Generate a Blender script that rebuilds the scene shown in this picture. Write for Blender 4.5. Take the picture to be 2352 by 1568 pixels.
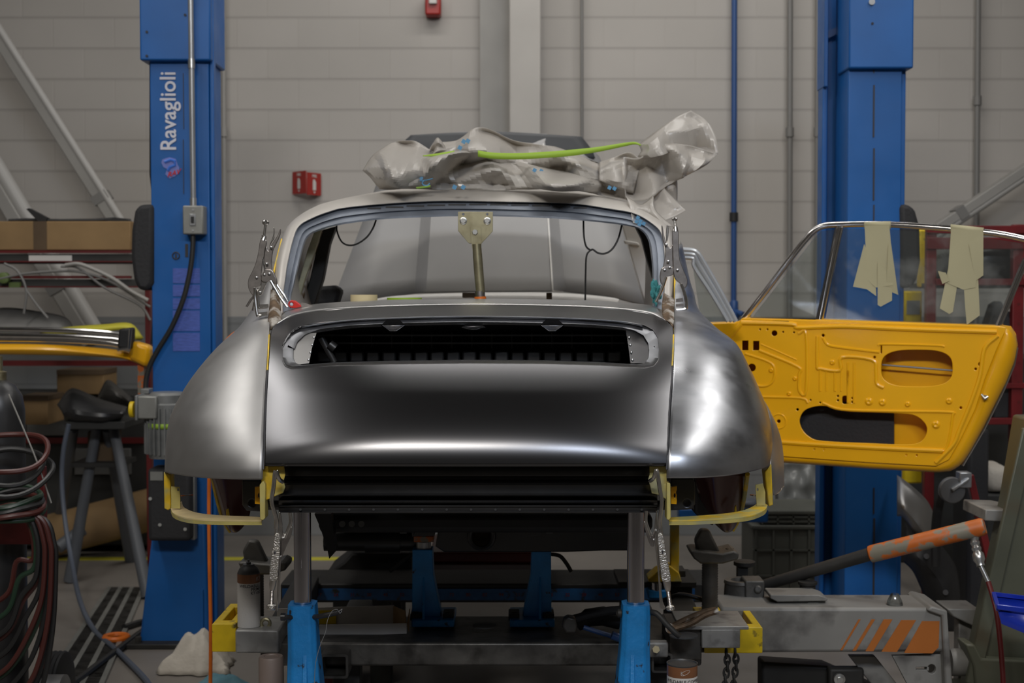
import bpy, bmesh, math, random
from math import sin, cos, pi, radians, atan2
from mathutils import Vector, Matrix, Euler, noise as mnoise
for o in list(bpy.data.objects): bpy.data.objects.remove(o)
SC = bpy.context.scene
COL = SC.collection
R = random.Random(7)

# ---------------------------------------------------------------- camera
F = 3267.0; CX, CY = 1176.0, 784.0; HORIZ = 665.0; CAMZ = 1.65
PITCH = math.atan((CY - HORIZ) / F)
cam = bpy.data.cameras.new('camera'); co = bpy.data.objects.new('camera', cam); COL.objects.link(co)
cam.sensor_width = 36; cam.lens = F / 2352 * 36
co.location = (0, 0, CAMZ); co.rotation_euler = (pi/2 - PITCH, 0, 0)
cam.dof.use_dof = True; cam.dof.focus_distance = 3.95; cam.dof.aperture_fstop = 4.5
cam.clip_end = 100; cam.clip_start = .05
SC.camera = co
# ---------------------------------------------------------------- world, lamps, exposure
wd = bpy.data.worlds.new('world'); SC.world = wd; wd.use_nodes = True
wd.node_tree.nodes['Background'].inputs[0].default_value = (.80, .84, .92, 1)
wd.node_tree.nodes['Background'].inputs[1].default_value = .02
def area(name, loc, target, sx, sy, power, col=(1, .97, .93)):
    l = bpy.data.lights.new(name, 'AREA'); l.shape = 'RECTANGLE'; l.size = sx; l.size_y = sy; l.energy = power; l.color = col
    o = bpy.data.objects.new(name, l); COL.objects.link(o); o.location = loc
    d = Vector(target) - Vector(loc); o.rotation_euler = d.to_track_quat('-Z', 'Y').to_euler()
    return o
area('ceiling_lamp_left', (-2.7, 4.0, 5.0), (-2.7, 4.0, 0), .45, 5.6, 82)
area('ceiling_lamp_right', (2.7, 3.6, 5.0), (2.7, 3.6, 0), .55, 5.6, 90)
area('wall_fill_light', (.4, 7.6, 5.2), (.4, 9.7, 1.8), 4.0, .3, 46)  # added wash on the back wall, kept short so the middle is brighter
area('hood_fill_light', (.2, 6.2, 5.3), (.2, 6.2, 0), 2.4, .35, 26)  # added fill that reaches the raised hood past the roof edge
area('ceiling_lamp_near', (-.9, -1.2, 4.9), (0, 4.6, 2.0), 1.5, .4, 27, (1, .95, .88)).data.spread = radians(75)
area('daylight_near', (1.5, -2.0, 4.9), (.8, 4.6, 2.0), 1.8, .5, 21, (.78, .86, 1)).data.spread = radians(75)
SC.view_settings.view_transform = 'Standard'; SC.view_settings.look = 'None'
SC.view_settings.exposure = 0.03; SC.view_settings.gamma = 1; SC.view_settings.use_curve_mapping = False

# ---------------------------------------------------------------- pixel helpers
CAMP = Vector((0, 0, CAMZ)); FW = Vector((0, cos(PITCH), -sin(PITCH))); UP = Vector((0, sin(PITCH), cos(PITCH)))
def ray(px, py): return Vector((1, 0, 0))*((px-CX)/F) + UP*((CY-py)/F) + FW
def W(px, py, Y):
    d = ray(px, py); return CAMP + d*(Y/d.y)
def G(px, py, z=0.0):
    d = ray(px, py); return CAMP + d*((z-CAMZ)/d.z)
def S(n, Y): return n*Y/F          # n pixels at depth Y in metres
def WP(px, py, p0, n):
    d = ray(px, py); return CAMP + d*((p0-CAMP).dot(n)/d.dot(n))
def cat(ps, k, closed=False):
    """Catmull-Rom through tuples/vectors, k samples per span"""
    ps = [Vector(p) for p in ps]; n = len(ps); out = []
    rng = range(n if closed else n-1)
    for i in rng:
        if closed: a, b, c, d = ps[(i-1) % n], ps[i], ps[(i+1) % n], ps[(i+2) % n]
        else:
            b, c = ps[i], ps[i+1]
            a = ps[i-1] if i > 0 else b*2-c
            d = ps[i+2] if i+2 < n else c*2-b
        for j in range(k):
            t = j/k
            out.append(.5*((2*b)+(c-a)*t+(2*a-5*b+4*c-d)*t*t+(3*b-a-3*c+d)*t*t*t))
    if not closed: out.append(ps[-1])
    return out
def resample(ps, n, closed=True):
    ps = [Vector(p) for p in ps]
    q = ps+[ps[0]] if closed else ps
    L = [0]
    for a, b in zip(q, q[1:]): L.append(L[-1]+(b-a).length)
    out = []; j = 0
    for i in range(n):
        t = L[-1]*i/(n if closed else n-1)
        while j < len(L)-2 and L[j+1] < t: j += 1
        s = (t-L[j])/max(1e-9, L[j+1]-L[j]); out.append(q[j].lerp(q[j+1], min(1, max(0, s))))
    return out
def interp(tab, x):
    if x <= tab[0][0]: return tab[0][1]
    if x >= tab[-1][0]: return tab[-1][1]
    n = len(tab)
    for i in range(n-1):
        if tab[i][0] <= x <= tab[i+1][0]:
            x0, y0 = tab[i]; x1, y1 = tab[i+1]; h = x1-x0; t = (x-x0)/h
            m0 = (y1-y0)/h if i == 0 else (y1-tab[i-1][1])/(x1-tab[i-1][0])
            m1 = (y1-y0)/h if i+2 >= n else (tab[i+2][1]-y0)/(tab[i+2][0]-x0)
            return (2*t**3-3*t*t+1)*y0+(t**3-2*t*t+t)*h*m0+(-2*t**3+3*t*t)*y1+(t**3-t*t)*h*m1

# ---------------------------------------------------------------- materials
def mat(name, col, rough=.5, metal=0.0, var=0.0, vscale=4, bump=0.0, bscale=60, coat=0.0, col2=None, c2=(.5, .62), c2s=6,
        rvar=0.0, alpha=1, trans=0.0, spec=.5, stretch=None, sheen=0, emit=None, aniso=0):
    m = bpy.data.materials.new(name); m.use_nodes = True; nt = m.node_tree; N = nt.nodes; L = nt.links
    p = N['Principled BSDF']; p.inputs['Base Color'].default_value = (*col, 1)
    p.inputs['Roughness'].default_value = rough; p.inputs['Metallic'].default_value = metal
    p.inputs['Coat Weight'].default_value = coat; p.inputs['Coat Roughness'].default_value = .12
    p.inputs['Alpha'].default_value = alpha; p.inputs['Transmission Weight'].default_value = trans
    p.inputs['Specular IOR Level'].default_value = spec; p.inputs['Anisotropic'].default_value = aniso
    if emit: p.inputs['Emission Color'].default_value = (*emit[0], 1); p.inputs['Emission Strength'].default_value = emit[1]
    tc = N.new('ShaderNodeTexCoord'); src = tc.outputs['Object']
    if stretch:
        mp = N.new('ShaderNodeMapping'); mp.inputs['Scale'].default_value = stretch; L.new(src, mp.inputs[0]); src = mp.outputs[0]
    def nz(s, d=4):
        n = N.new('ShaderNodeTexNoise'); n.inputs['Scale'].default_value = s; n.inputs['Detail'].default_value = d; L.new(src, n.inputs['Vector']); return n
    cur = None
    if var:
        n = nz(vscale); r = N.new('ShaderNodeMapRange'); r.inputs['From Min'].default_value = .3; r.inputs['From Max'].default_value = .7
        r.inputs['To Min'].default_value = 1-var; r.inputs['To Max'].default_value = 1+var; L.new(n.outputs['Fac'], r.inputs[0])
        x = N.new('ShaderNodeVectorMath'); x.operation = 'SCALE'; x.inputs[0].default_value = col; L.new(r.outputs[0], x.inputs['Scale']); cur = x.outputs[0]
    if col2:
        n = nz(c2s, 6); r = N.new('ShaderNodeMapRange'); r.inputs['From Min'].default_value = c2[0]; r.inputs['From Max'].default_value = c2[1]; L.new(n.outputs['Fac'], r.inputs[0])
        x = N.new('ShaderNodeMix'); x.data_type = 'RGBA'; L.new(r.outputs[0], x.inputs[0])
        if cur: L.new(cur, x.inputs[6])
        else: x.inputs[6].default_value = (*col, 1)
        x.inputs[7].default_value = (*col2, 1); cur = x.outputs[2]
    if cur: L.new(cur, p.inputs['Base Color'])
    if rvar:
        n = nz(vscale*1.7); r = N.new('ShaderNodeMapRange'); r.inputs['From Min'].default_value = .3; r.inputs['From Max'].default_value = .7
        r.inputs['To Min'].default_value = max(.03, rough-rvar); r.inputs['To Max'].default_value = rough+rvar; L.new(n.outputs['Fac'], r.inputs[0]); L.new(r.outputs[0], p.inputs['Roughness'])
    if bump:
        n = nz(bscale); b = N.new('ShaderNodeBump'); b.inputs['Strength'].default_value = bump; b.inputs['Distance'].default_value = .01
        L.new(n.outputs['Fac'], b.inputs['Height']); L.new(b.outputs[0], p.inputs['Normal'])
    return m
M = {}
def dm(k, *a, **kw): M[k] = mat(k, *a, **kw)
dm('lift_blue', (.008, .105, .36), .42, var=.12, vscale=3, rvar=.08)
dm('stand_blue', (.014, .23, .60), .42, var=.15, vscale=14, col2=(.03, .03, .035), c2=(.64, .68), c2s=22, bump=.15, bscale=90)
dm('rail_blue', (.006, .075, .22), .5, var=.25, vscale=20, col2=(.02, .02, .02), c2=(.6, .7), c2s=30)
dm('steel_left', (.42, .415, .41), .47, 1.0, var=.08, vscale=5, rvar=.03)
dm('steel_right', (.42, .43, .455), .34, 1.0, var=.30, vscale=4, rvar=.07, stretch=(1, 1.6, 2.0), col2=(.20, .21, .23), c2=(.55, .8), c2s=4)
dm('lid_metal', (.115, .115, .12), .27, 1.0)
dm('lid_rim', (.19, .195, .21), .28, .9, var=.1, vscale=10)
dm('roof_beige', (.52, .49, .45), .45, .25, var=.06, vscale=4)
dm('frame_primer', (.20, .225, .27), .38, .45, var=.2, vscale=9)
dm('bare_bright', (.50, .50, .50), .32, 1.0, var=.06, vscale=10)
dm('brace_light', (.40, .39, .37), .45)
dm('leg_grey', (.10, .108, .12), .5)
dm('tape_dull', (.12, .17, .05), .6)
dm('bare_matte', (.62, .65, .68), .32, .55, var=.06)
dm('chrome', (.72, .71, .70), .14, 1.0, var=.06, vscale=30)
dm('rod_chrome', (.58, .58, .63), .16, 1.0, var=.08, vscale=12)
dm('plier', (.62, .60, .57), .27, 1.0, var=.15, vscale=40)
dm('plier_dull', (.40, .37, .35), .33, 1.0, var=.2, vscale=40)
dm('knurl', (.62, .60, .56), .26, 1.0, bump=.35, bscale=260)
dm('ceiling_grey', (.20, .20, .20), .8)
dm('ecoat', (.019, .019, .020), .36, 0, spec=.6, var=.2, vscale=12)
dm('ecoat_matte', (.012, .012, .013), .6, var=.3, vscale=8)
dm('yellow_paint', (.93, .46, .004), .34, coat=.35, var=.06, vscale=3)
dm('yellow_edge', (.72, .47, .02), .5, var=.25, vscale=14, col2=(.42, .40, .16), c2=(.45, .62), c2s=16)
dm('tan_primer', (.60, .47, .24), .6, var=.1, vscale=20)
dm('yellow_primer', (.48, .41, .13), .55, var=.15, vscale=18, col2=(.35, .34, .2), c2=(.5, .65), c2s=12)
dm('yellow_steel', (.72, .50, .008), .45, var=.15, vscale=14, col2=(.08, .06, .02), c2=(.62, .7), c2s=20)
dm('maroon', (.055, .008, .004), .3, coat=.3)
dm('rust', (.13, .085, .05), .6, .5, var=.5, vscale=30, col2=(.45, .42, .38), c2=(.5, .6), c2s=22)
dm('zinc', (.34, .31, .20), .36, .8, var=.2, vscale=12, col2=(.22, .19, .11), c2=(.45, .7), c2s=18)
dm('bolt_zinc', (.6, .6, .58), .3, .9)
dm('orange_paint', (.70, .16, .015), .45, var=.15, vscale=10)
dm('orange_worn', (.55, .13, .015), .5, var=.2, vscale=10, col2=(.22, .20, .15), c2=(.49, .55), c2s=20)
dm('hood_grey', (.33, .325, .32), .45, .0, var=.07, vscale=2, rvar=.05)
dm('hood_dark', (.05, .053, .057), .5, var=.1)
dm('bench_steel', (.105, .10, .092), .45, .7, var=.35, vscale=9, col2=(.045, .042, .038), c2=(.5, .66), c2s=10, bump=.1, bscale=50)
dm('bench_dark', (.022, .021, .019), .6, .1, var=.4, vscale=8)
dm('bench_light', (.30, .295, .28), .5, .4, var=.2, vscale=7, col2=(.10, .095, .09), c2=(.52, .7), c2s=12)
dm('cast_grey', (.13, .125, .115), .55, .5, var=.3, vscale=15, bump=.15, bscale=70)
dm('tower_grey', (.24, .235, .22), .5, .05, var=.12, vscale=5, col2=(.10, .095, .09), c2=(.5, .7), c2s=9)
dm('tower_green', (.10, .105, .075), .45, .1, var=.15, vscale=4, col2=(.10, .09, .06), c2=(.55, .7), c2s=7)
dm('stripe_orange', (.42, .13, .02), .55, var=.1)
dm('black_rubber', (.012, .012, .013), .62, var=.3, vscale=10)
dm('black_pad', (.022, .022, .024), .75, bump=.2, bscale=80)
dm('hose_black', (.018, .018, .018), .4)
dm('hose_red', (.075, .018, .014), .38)
dm('hose_green', (.018, .045, .025), .38)
dm('hose_blue', (.085, .10, .13), .45)
dm('cart_red', (.11, .008, .008), .45, var=.2)
dm('red_paint', (.15, .010, .012), .4, var=.2, vscale=8)
dm('red_bright', (.55, .02, .015), .4)
dm('alarm_red', (.35, .02, .015), .4)
dm('white_paint', (.75, .73, .70), .5)
dm('label_white', (.62, .60, .57), .5, var=.05)
dm('text_white', (.66, .66, .72), .5)
dm('text_dark', (.03, .03, .035), .5)
dm('text_blue', (.05, .17, .62), .4)
dm('decal_violet', (.07, .12, .44), .5, var=.2, vscale=30, stretch=(1, 1, 6))
dm('decal_rim', (.16, .20, .52), .5)
dm('conduit', (.40, .41, .42), .35, .7, var=.1)
dm('box_grey', (.27, .27, .25), .45, .4, var=.1, vscale=12)
dm('motor_grey', (.20, .205, .20), .5, .3, var=.2, vscale=12)
dm('brace_grey', (.30, .29, .27), .5, .1, var=.08)
dm('brace_dark', (.19, .185, .175), .5, .1)
dm('wall_column', (.43, .41, .38), .6, var=.04)
dm('pipe_blue', (.02, .07, .22), .4)
dm('cardboard', (.27, .17, .075), .8, var=.12, vscale=5, bump=.1, bscale=30)
dm('cardboard_dark', (.10, .065, .035), .8, var=.2)
dm('box_white', (.62, .59, .55), .7, var=.08, vscale=8)
dm('rag_white', (.50, .46, .40), .9, var=.08, bump=.3, bscale=60)
dm('rag_blue', (.10, .22, .27), .9, bump=.3, bscale=60)
dm('rag_teal', (.05, .25, .27), .9, bump=.4, bscale=150)
dm('dark_stuff', (.03, .03, .028), .7, var=.3, vscale=5)
dm('grey_stuff', (.12, .12, .115), .7, var=.2, vscale=6)
dm('crate_grey', (.10, .105, .09), .6, var=.15)
dm('plastic_film', (.24, .25, .25), .3, var=.2, vscale=8)
dm('bin_blue', (.008, .03, .38), .3, coat=.3)
dm('can_copper', (.26, .11, .05), .35, .3)
dm('can_cap', (.22, .17, .145), .5)
dm('can_dark', (.10, .10, .10), .4, .5)
dm('tape_cream', (.62, .52, .30), .6)
dm('tape_green', (.30, .47, .04), .55)
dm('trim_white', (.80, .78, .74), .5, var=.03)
dm('pillar_black', (.02, .018, .015), .6)
dm('pillar_cream', (.45, .43, .30), .6, var=.3, vscale=20)
dm('cable', (.008, .008, .008), .5)
dm('wheel_grey', (.15, .15, .15), .4, .3)
dm('line_yellow', (.55, .50, .04), .6, var=.15)
# masking tape: thin paper, part see-through
dm('masking', (.48, .44, .27), .75, alpha=.88, var=.05)
# thin plastic bag film
def film():
    m = mat('bag_film', (.60, .57, .53), .24, var=.04, vscale=3); nt = m.node_tree; N = nt.nodes; L = nt.links
    p = N['Principled BSDF']; t = N.new('ShaderNodeBsdfTranslucent'); t.inputs[0].default_value = (.70, .66, .60, 1)
    x = N.new('ShaderNodeMixShader'); x.inputs[0].default_value = .35
    L.new(p.outputs[0], x.inputs[1]); L.new(t.outputs[0], x.inputs[2]); L.new(x.outputs[0], N['Material Output'].inputs[0]); return m
M['bag_film'] = film()
def glass():
    m = bpy.data.materials.new('window_glass'); m.use_nodes = True; nt = m.node_tree; N = nt.nodes; L = nt.links
    for n in list(N):
        if n.type == 'BSDF_PRINCIPLED': N.remove(n)
    t = N.new('ShaderNodeBsdfTransparent'); t.inputs[0].default_value = (.80, .83, .82, 1)
    g = N.new('ShaderNodeBsdfGlossy'); g.inputs[0].default_value = (.9, .9, .9, 1); g.inputs['Roughness'].default_value = .05
    d = N.new('ShaderNodeBsdfDiffuse'); d.inputs[0].default_value = (.5, .5, .48, 1)
    fr = N.new('ShaderNodeFresnel'); fr.inputs[0].default_value = 1.5
    nz = N.new('ShaderNodeTexNoise'); nz.inputs['Scale'].default_value = 7; nz.inputs['Detail'].default_value = 6
    tc = N.new('ShaderNodeTexCoord'); L.new(tc.outputs['Object'], nz.inputs[0])
    mr = N.new('ShaderNodeMapRange'); mr.inputs[1].default_value = .5; mr.inputs[2].default_value = .75; mr.inputs[3].default_value = .03; mr.inputs[4].default_value = .22
    L.new(nz.outputs[0], mr.inputs[0])
    a = N.new('ShaderNodeMixShader'); b = N.new('ShaderNodeMixShader')
    L.new(fr.outputs[0], a.inputs[0]); L.new(t.outputs[0], a.inputs[1]); L.new(g.outputs[0], a.inputs[2])
    L.new(mr.outputs[0], b.inputs[0]); L.new(a.outputs[0], b.inputs[1]); L.new(d.outputs[0], b.inputs[2])
    L.new(b.outputs[0], N['Material Output'].inputs[0]); return m
M['glass'] = glass()
def wallmat():
    m = bpy.data.materials.new('block_wall'); m.use_nodes = True; nt = m.node_tree; N = nt.nodes; L = nt.links
    p = N['Principled BSDF']; p.inputs['Roughness'].default_value = .6
    g = N.new('ShaderNodeNewGeometry'); sp = N.new('ShaderNodeSeparateXYZ'); L.new(g.outputs['Position'], sp.inputs[0])
    cb = N.new('ShaderNodeCombineXYZ'); L.new(sp.outputs[0], cb.inputs[0]); L.new(sp.outputs[2], cb.inputs[1])
    b = N.new('ShaderNodeTexBrick'); L.new(cb.outputs[0], b.inputs['Vector'])
    b.inputs['Scale'].default_value = 1; b.inputs['Brick Width'].default_value = .406; b.inputs['Row Height'].default_value = .203
    b.inputs['Mortar Size'].default_value = .0055; b.inputs['Mortar Smooth'].default_value = .6; b.offset = .5
    b.inputs['Color1'].default_value = (1, 1, 1, 1); b.inputs['Color2'].default_value = (.96, .96, .955, 1); b.inputs['Mortar'].default_value = (.965, .96, .955, 1)
    st = N.new('ShaderNodeMath'); st.operation = 'GREATER_THAN'; st.inputs[1].default_value = 1.47; L.new(sp.outputs[2], st.inputs[0])
    x = N.new('ShaderNodeMix'); x.data_type = 'RGBA'; L.new(st.outputs[0], x.inputs[0]); x.inputs[6].default_value = (.21, .215, .215, 1); x.inputs[7].default_value = (.42, .395, .365, 1)
    nz = N.new('ShaderNodeTexNoise'); nz.inputs['Scale'].default_value = .9; nz.inputs['Detail'].default_value = 5; L.new(g.outputs['Position'], nz.inputs[0])
    mr = N.new('ShaderNodeMapRange'); mr.inputs[1].default_value = .3; mr.inputs[2].default_value = .7; mr.inputs[3].default_value = .92; mr.inputs[4].default_value = 1.06; L.new(nz.outputs[0], mr.inputs[0])
    y = N.new('ShaderNodeMix'); y.data_type = 'RGBA'; y.blend_type = 'MULTIPLY'; y.inputs[0].default_value = 1; L.new(x.outputs[2], y.inputs[6]); L.new(b.outputs[0], y.inputs[7])
    v = N.new('ShaderNodeVectorMath'); v.operation = 'SCALE'; L.new(y.outputs[2], v.inputs[0]); L.new(mr.outputs[0], v.inputs['Scale']); 
    fz = N.new('ShaderNodeMath'); fz.operation = 'PINGPONG'; fz.inputs[1].default_value = .1015; L.new(sp.outputs[2], fz.inputs[0])
    hz = N.new('ShaderNodeMapRange'); hz.inputs[1].default_value = .002; hz.inputs[2].default_value = .015; hz.inputs[3].default_value = .82; hz.inputs[4].default_value = 1; L.new(fz.outputs[0], hz.inputs[0])
    v2 = N.new('ShaderNodeVectorMath'); v2.operation = 'SCALE'; L.new(v.outputs[0], v2.inputs[0]); L.new(hz.outputs[0], v2.inputs['Scale']); L.new(v2.outputs[0], p.inputs['Base Color'])
    bp = N.new('ShaderNodeBump'); bp.inputs['Strength'].default_value = .25; bp.inputs['Distance'].default_value = .006; bp.invert = True
    L.new(b.outputs['Fac'], bp.inputs['Height']); L.new(bp.outputs[0], p.inputs['Normal'])
    return m
M['wall'] = wallmat()
dm('floor', (.20, .18, .16), .5, var=.12, vscale=1.2, col2=(.16, .145, .13), c2=(.54, .72), c2s=2.2, rvar=.1)

# ---------------------------------------------------------------- mesh builder
class MB:
    def __init__(s): s.v = []; s.f = []; s.mi = []; s.c = 0
    def add(s, vs, fs):
        k = len(s.v); s.v += [Vector(v) for v in vs]
        for f in fs: s.f.append([i+k for i in f]); s.mi.append(s.c)
        return s
    def box(s, c, d, rot=None):
        c = Vector(c); h = Vector(d)/2
        vs = [Vector((x*h.x, y*h.y, z*h.z)) for x in (-1, 1) for y in (-1, 1) for z in (-1, 1)]
        if rot is not None:
            m = rot if isinstance(rot, Matrix) else Euler(rot).to_matrix(); vs = [m @ v for v in vs]
        return s.add([v+c for v in vs], [(0, 1, 3, 2), (4, 6, 7, 5), (0, 4, 5, 1), (2, 3, 7, 6), (0, 2, 6, 4), (1, 5, 7, 3)])
    def pb(s, x0, y0, x1, y1, Y, d):
        a = W(x0, y0, Y); b = W(x1, y1, Y)
        return s.box(((a.x+b.x)/2, Y+d/2, (a.z+b.z)/2), (abs(b.x-a.x), d, abs(a.z-b.z)))
    def bar(s, a, b, w, h, roll=0):
        a = Vector(a); b = Vector(b); d = b-a; m = d.to_track_quat('Z', 'Y').to_matrix() @ Matrix.Rotation(roll, 3, 'Z')
        return s.box((a+b)/2, (w, h, d.length), m)
    def tube(s, ps, r, n=10, closed=False, cap=True):
        ps = [Vector(p) for p in ps]; N = len(ps); rs = r if isinstance(r, (list, tuple)) else [r]*N
        k = len(s.v); up = None
        for i, p in enumerate(ps):
            if closed: t = ps[(i+1) % N]-ps[i-1]
            else: t = ps[min(i+1, N-1)]-ps[max(i-1, 0)]
            t = t.normalized() if t.length > 1e-9 else Vector((0, 0, 1))
            if up is None: up = t.orthogonal().normalized()
            up = (up-t*up.dot(t)); up = up.normalized() if up.length > 1e-6 else t.orthogonal().normalized()
            q = t.cross(up)
            for j in range(n):
                a = 2*pi*j/n; s.v.append(p+(up*cos(a)+q*sin(a))*rs[i])
        for i in range(N if closed else N-1):
            for j in range(n):
                a = k+i*n+j; b = k+i*n+(j+1) % n; c = k+((i+1) % N)*n+(j+1) % n; d = k+((i+1) % N)*n+j
                s.f.append([a, b, c, d]); s.mi.append(s.c)
        if cap and not closed:
            s.f.append([k+j for j in range(n)][::-1]); s.mi.append(s.c); s.f.append([k+(N-1)*n+j for j in range(n)]); s.mi.append(s.c)
        return s
    def cyl(s, a, b, r, r2=None, n=24): return s.tube([a, b], [r, r if r2 is None else r2], n)
    def lathe(s, base, axis, prof, n=28):
        base = Vector(base); ax = Vector(axis).normalized(); u = ax.orthogonal().normalized(); w = ax.cross(u); k = len(s.v)
        for r, h in prof:
            for j in range(n):
                a = 2*pi*j/n; s.v.append(base+ax*h+(u*cos(a)+w*sin(a))*r)
        for i in range(len(prof)-1):
            for j in range(n):
                s.f.append([k+i*n+j, k+i*n+(j+1) % n, k+(i+1)*n+(j+1) % n, k+(i+1)*n+j]); s.mi.append(s.c)
        s.f.append([k+j for j in range(n)][::-1]); s.mi.append(s.c); s.f.append([k+(len(prof)-1)*n+j for j in range(n)]); s.mi.append(s.c)
        return s
    def poly(s, ps, Y, d):
        a = [W(x, y, Y) for x, y in ps]; n = len(a); b = [p+Vector((0, d, 0)) for p in a]
        return s.add(a+b, [list(range(n)), list(range(n, 2*n))[::-1]]+[[i, i+n, (i+1) % n+n, (i+1) % n] for i in range(n)])
    def grid(s, rows, closed_u=False):
        nr, nc = len(rows), len(rows[0]); k = len(s.v)
        for r in rows: s.v += [Vector(p) for p in r]
        for i in range(nr-1):
            for j in range(nc if closed_u else nc-1):
                j2 = (j+1) % nc; s.f.append([k+i*nc+j, k+i*nc+j2, k+(i+1)*nc+j2, k+(i+1)*nc+j]); s.mi.append(s.c)
        return s
    def net(s, rows, ku=5, kv=5, px=True):
        """rows of (px,py,Y) control points -> smooth surface"""
        rows = [[W(*p) if px else Vector(p) for p in r] for r in rows]
        rr = [cat(r, ku) for r in rows]; cols = list(zip(*rr)); cc = [cat(c, kv) for c in cols]
        return s.grid([list(r) for r in zip(*cc)])
    def plate(s, outer, holes, fn, d, bev=0.0, res=2):
        """flat sheet of thickness d with holes; fn maps (u,v,w) to world"""
        cu = bpy.data.curves.new('t', 'CURVE'); cu.dimensions = '2D'; cu.fill_mode = 'BOTH'; cu.extrude = max(1e-5, d/2-bev); cu.bevel_depth = bev; cu.bevel_resolution = res
        cu.offset = -bev
        for lp in [outer]+list(holes):
            sp = cu.splines.new('POLY'); sp.points.add(len(lp)-1); sp.use_cyclic_u = True
            for q, (x, y) in zip(sp.points, lp): q.co = (x, y, 0, 1)
        o = bpy.data.objects.new('t', cu); COL.objects.link(o); bpy.context.view_layer.update()
        me = bpy.data.meshes.new_from_object(o); vs = [fn(*v.co) for v in me.vertices]; fs = [list(p.vertices) for p in me.polygons]
        bpy.data.objects.remove(o); bpy.data.curves.remove(cu); bpy.data.meshes.remove(me)
        return s.add(vs, fs)
    def pplate(s, outer, holes, Y, d, bev=0.0):
        """outlines in pixels, at depth Y (front face), thickness d"""
        q = lambda lp: [(W(x, y, Y).x, W(x, y, Y).z) for x, y in lp]
        return s.plate(q(outer), [q(h) for h in holes], lambda u, v, w: Vector((u, Y+d/2-w, v)), d, bev)
    def text(s, body, fn, size=1.0, depth=.001, align='LEFT'):
        cu = bpy.data.curves.new('t', 'FONT'); cu.body = body; cu.size = size; cu.extrude = depth/2; cu.align_x = align; cu.offset = .012*size; cu.resolution_u = 4
        o = bpy.data.objects.new('t', cu); COL.objects.link(o); bpy.context.view_layer.update()
        me = bpy.data.meshes.new_from_object(o); vs = [fn(*v.co) for v in me.vertices]; fs = [list(p.vertices) for p in me.polygons]
        bpy.data.objects.remove(o); bpy.data.curves.remove(cu); bpy.data.meshes.remove(me)
        return s.add(vs, fs)
ORG = {}
def tag(o, label, cat, group=None):
    o['label'] = label; o['category'] = cat
    if group: o['group'] = group
    return o
def build(name, mb, mats, parent=None, label=None, cat=None, group=None, ang=35, bevel=0, seg=2, solid=0, subd=0, kind=None, flat=False, weld=False):
    me = bpy.data.meshes.new(name)
    if parent is not None: org = ORG[parent.name]
    else:
        xs = [v.x for v in mb.v]; ys = [v.y for v in mb.v]; zs = [v.z for v in mb.v]
        org = Vector(((min(xs)+max(xs))/2, (min(ys)+max(ys))/2, min(zs)))
    me.from_pydata([tuple(v-org) for v in mb.v], [], mb.f)
    bm = bmesh.new(); bm.from_mesh(me)
    if weld: bmesh.ops.remove_doubles(bm, verts=bm.verts, dist=1e-5)
    bmesh.ops.recalc_face_normals(bm, faces=bm.faces); bm.to_mesh(me); bm.free()
    if not isinstance(mats, (list, tuple)): mats = [mats]
    for k in mats: me.materials.append(M[k])
    if len(mats) > 1:
        for p, i in zip(me.polygons, mb.mi): p.material_index = i
    if not flat:
        me.polygons.foreach_set('use_smooth', [True]*len(me.polygons)); me.set_sharp_from_angle(angle=radians(ang))
    o = bpy.data.objects.new(name, me); COL.objects.link(o); ORG[o.name] = org
    if parent is not None: o.parent = parent
    else: o.location = org
    if solid: m = o.modifiers.new('s', 'SOLIDIFY'); m.thickness = solid; m.offset = -1
    if bevel: m = o.modifiers.new('b', 'BEVEL'); m.width = bevel; m.segments = seg; m.limit_method = 'ANGLE'; m.angle_limit = radians(40)
    if subd: m = o.modifiers.new('u', 'SUBSURF'); m.levels = m.render_levels = subd
    if label and cat: tag(o, label, cat, group)
    elif label: o['label'] = label
    if kind: o['kind'] = kind
    return o
def thing(name, label, cat, loc, group=None):
    o = bpy.data.objects.new(name, None); COL.objects.link(o); o.location = Vector(loc); o.empty_display_size = .05; ORG[o.name] = Vector(loc)
    return tag(o, label, cat, group)
def struct(name, mb, mats, **k): return build(name, mb, mats, kind='structure', **k)
def PW(ps, Y): return [W(x, y, Y) for x, y in ps]
def oval(cx, cy, rx, ry, n=24, p=2.0):
    return [(cx+rx*(abs(cos(a))**(2/p))*(1 if cos(a) > 0 else -1), cy+ry*(abs(sin(a))**(2/p))*(1 if sin(a) > 0 else -1)) for a in [2*pi*i/n for i in range(n)]]
# ================================================================ SETTING
mb = MB(); mb.box((0, 9.62, 3.3), (16, .24, 6.6)); struct('wall_back', mb, 'wall')
for nm, c, d in (('wall_left', (-7.1, 2.2, 3.3), (.2, 15, 6.6)), ('wall_right', (7.1, 2.2, 3.3), (.2, 15, 6.6)), ('wall_near', (0, -5.3, 3.3), (14.4, .2, 6.6))):
    mb = MB(); mb.box(c, d); struct(nm, mb, 'wall_column')
mb = MB(); mb.box((0, 2.2, 6.65), (14.4, 15, .1)); struct('ceiling', mb, 'ceiling_grey')
mb = MB(); mb.box((0, 2.2, -.05), (16, 15.2, .1)); struct('floor', mb, 'floor')
# painted yellow line on the floor
mb = MB(); a = G(100, 1290); b = G(900, 1290); mb.box(((a.x+b.x)/2-.3, G(200, 1283).y, .001), (b.x-a.x+1.6, .10, .002)); struct('trim_1', mb, 'line_yellow', label='yellow line painted on the floor', cat='floor line')
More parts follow.
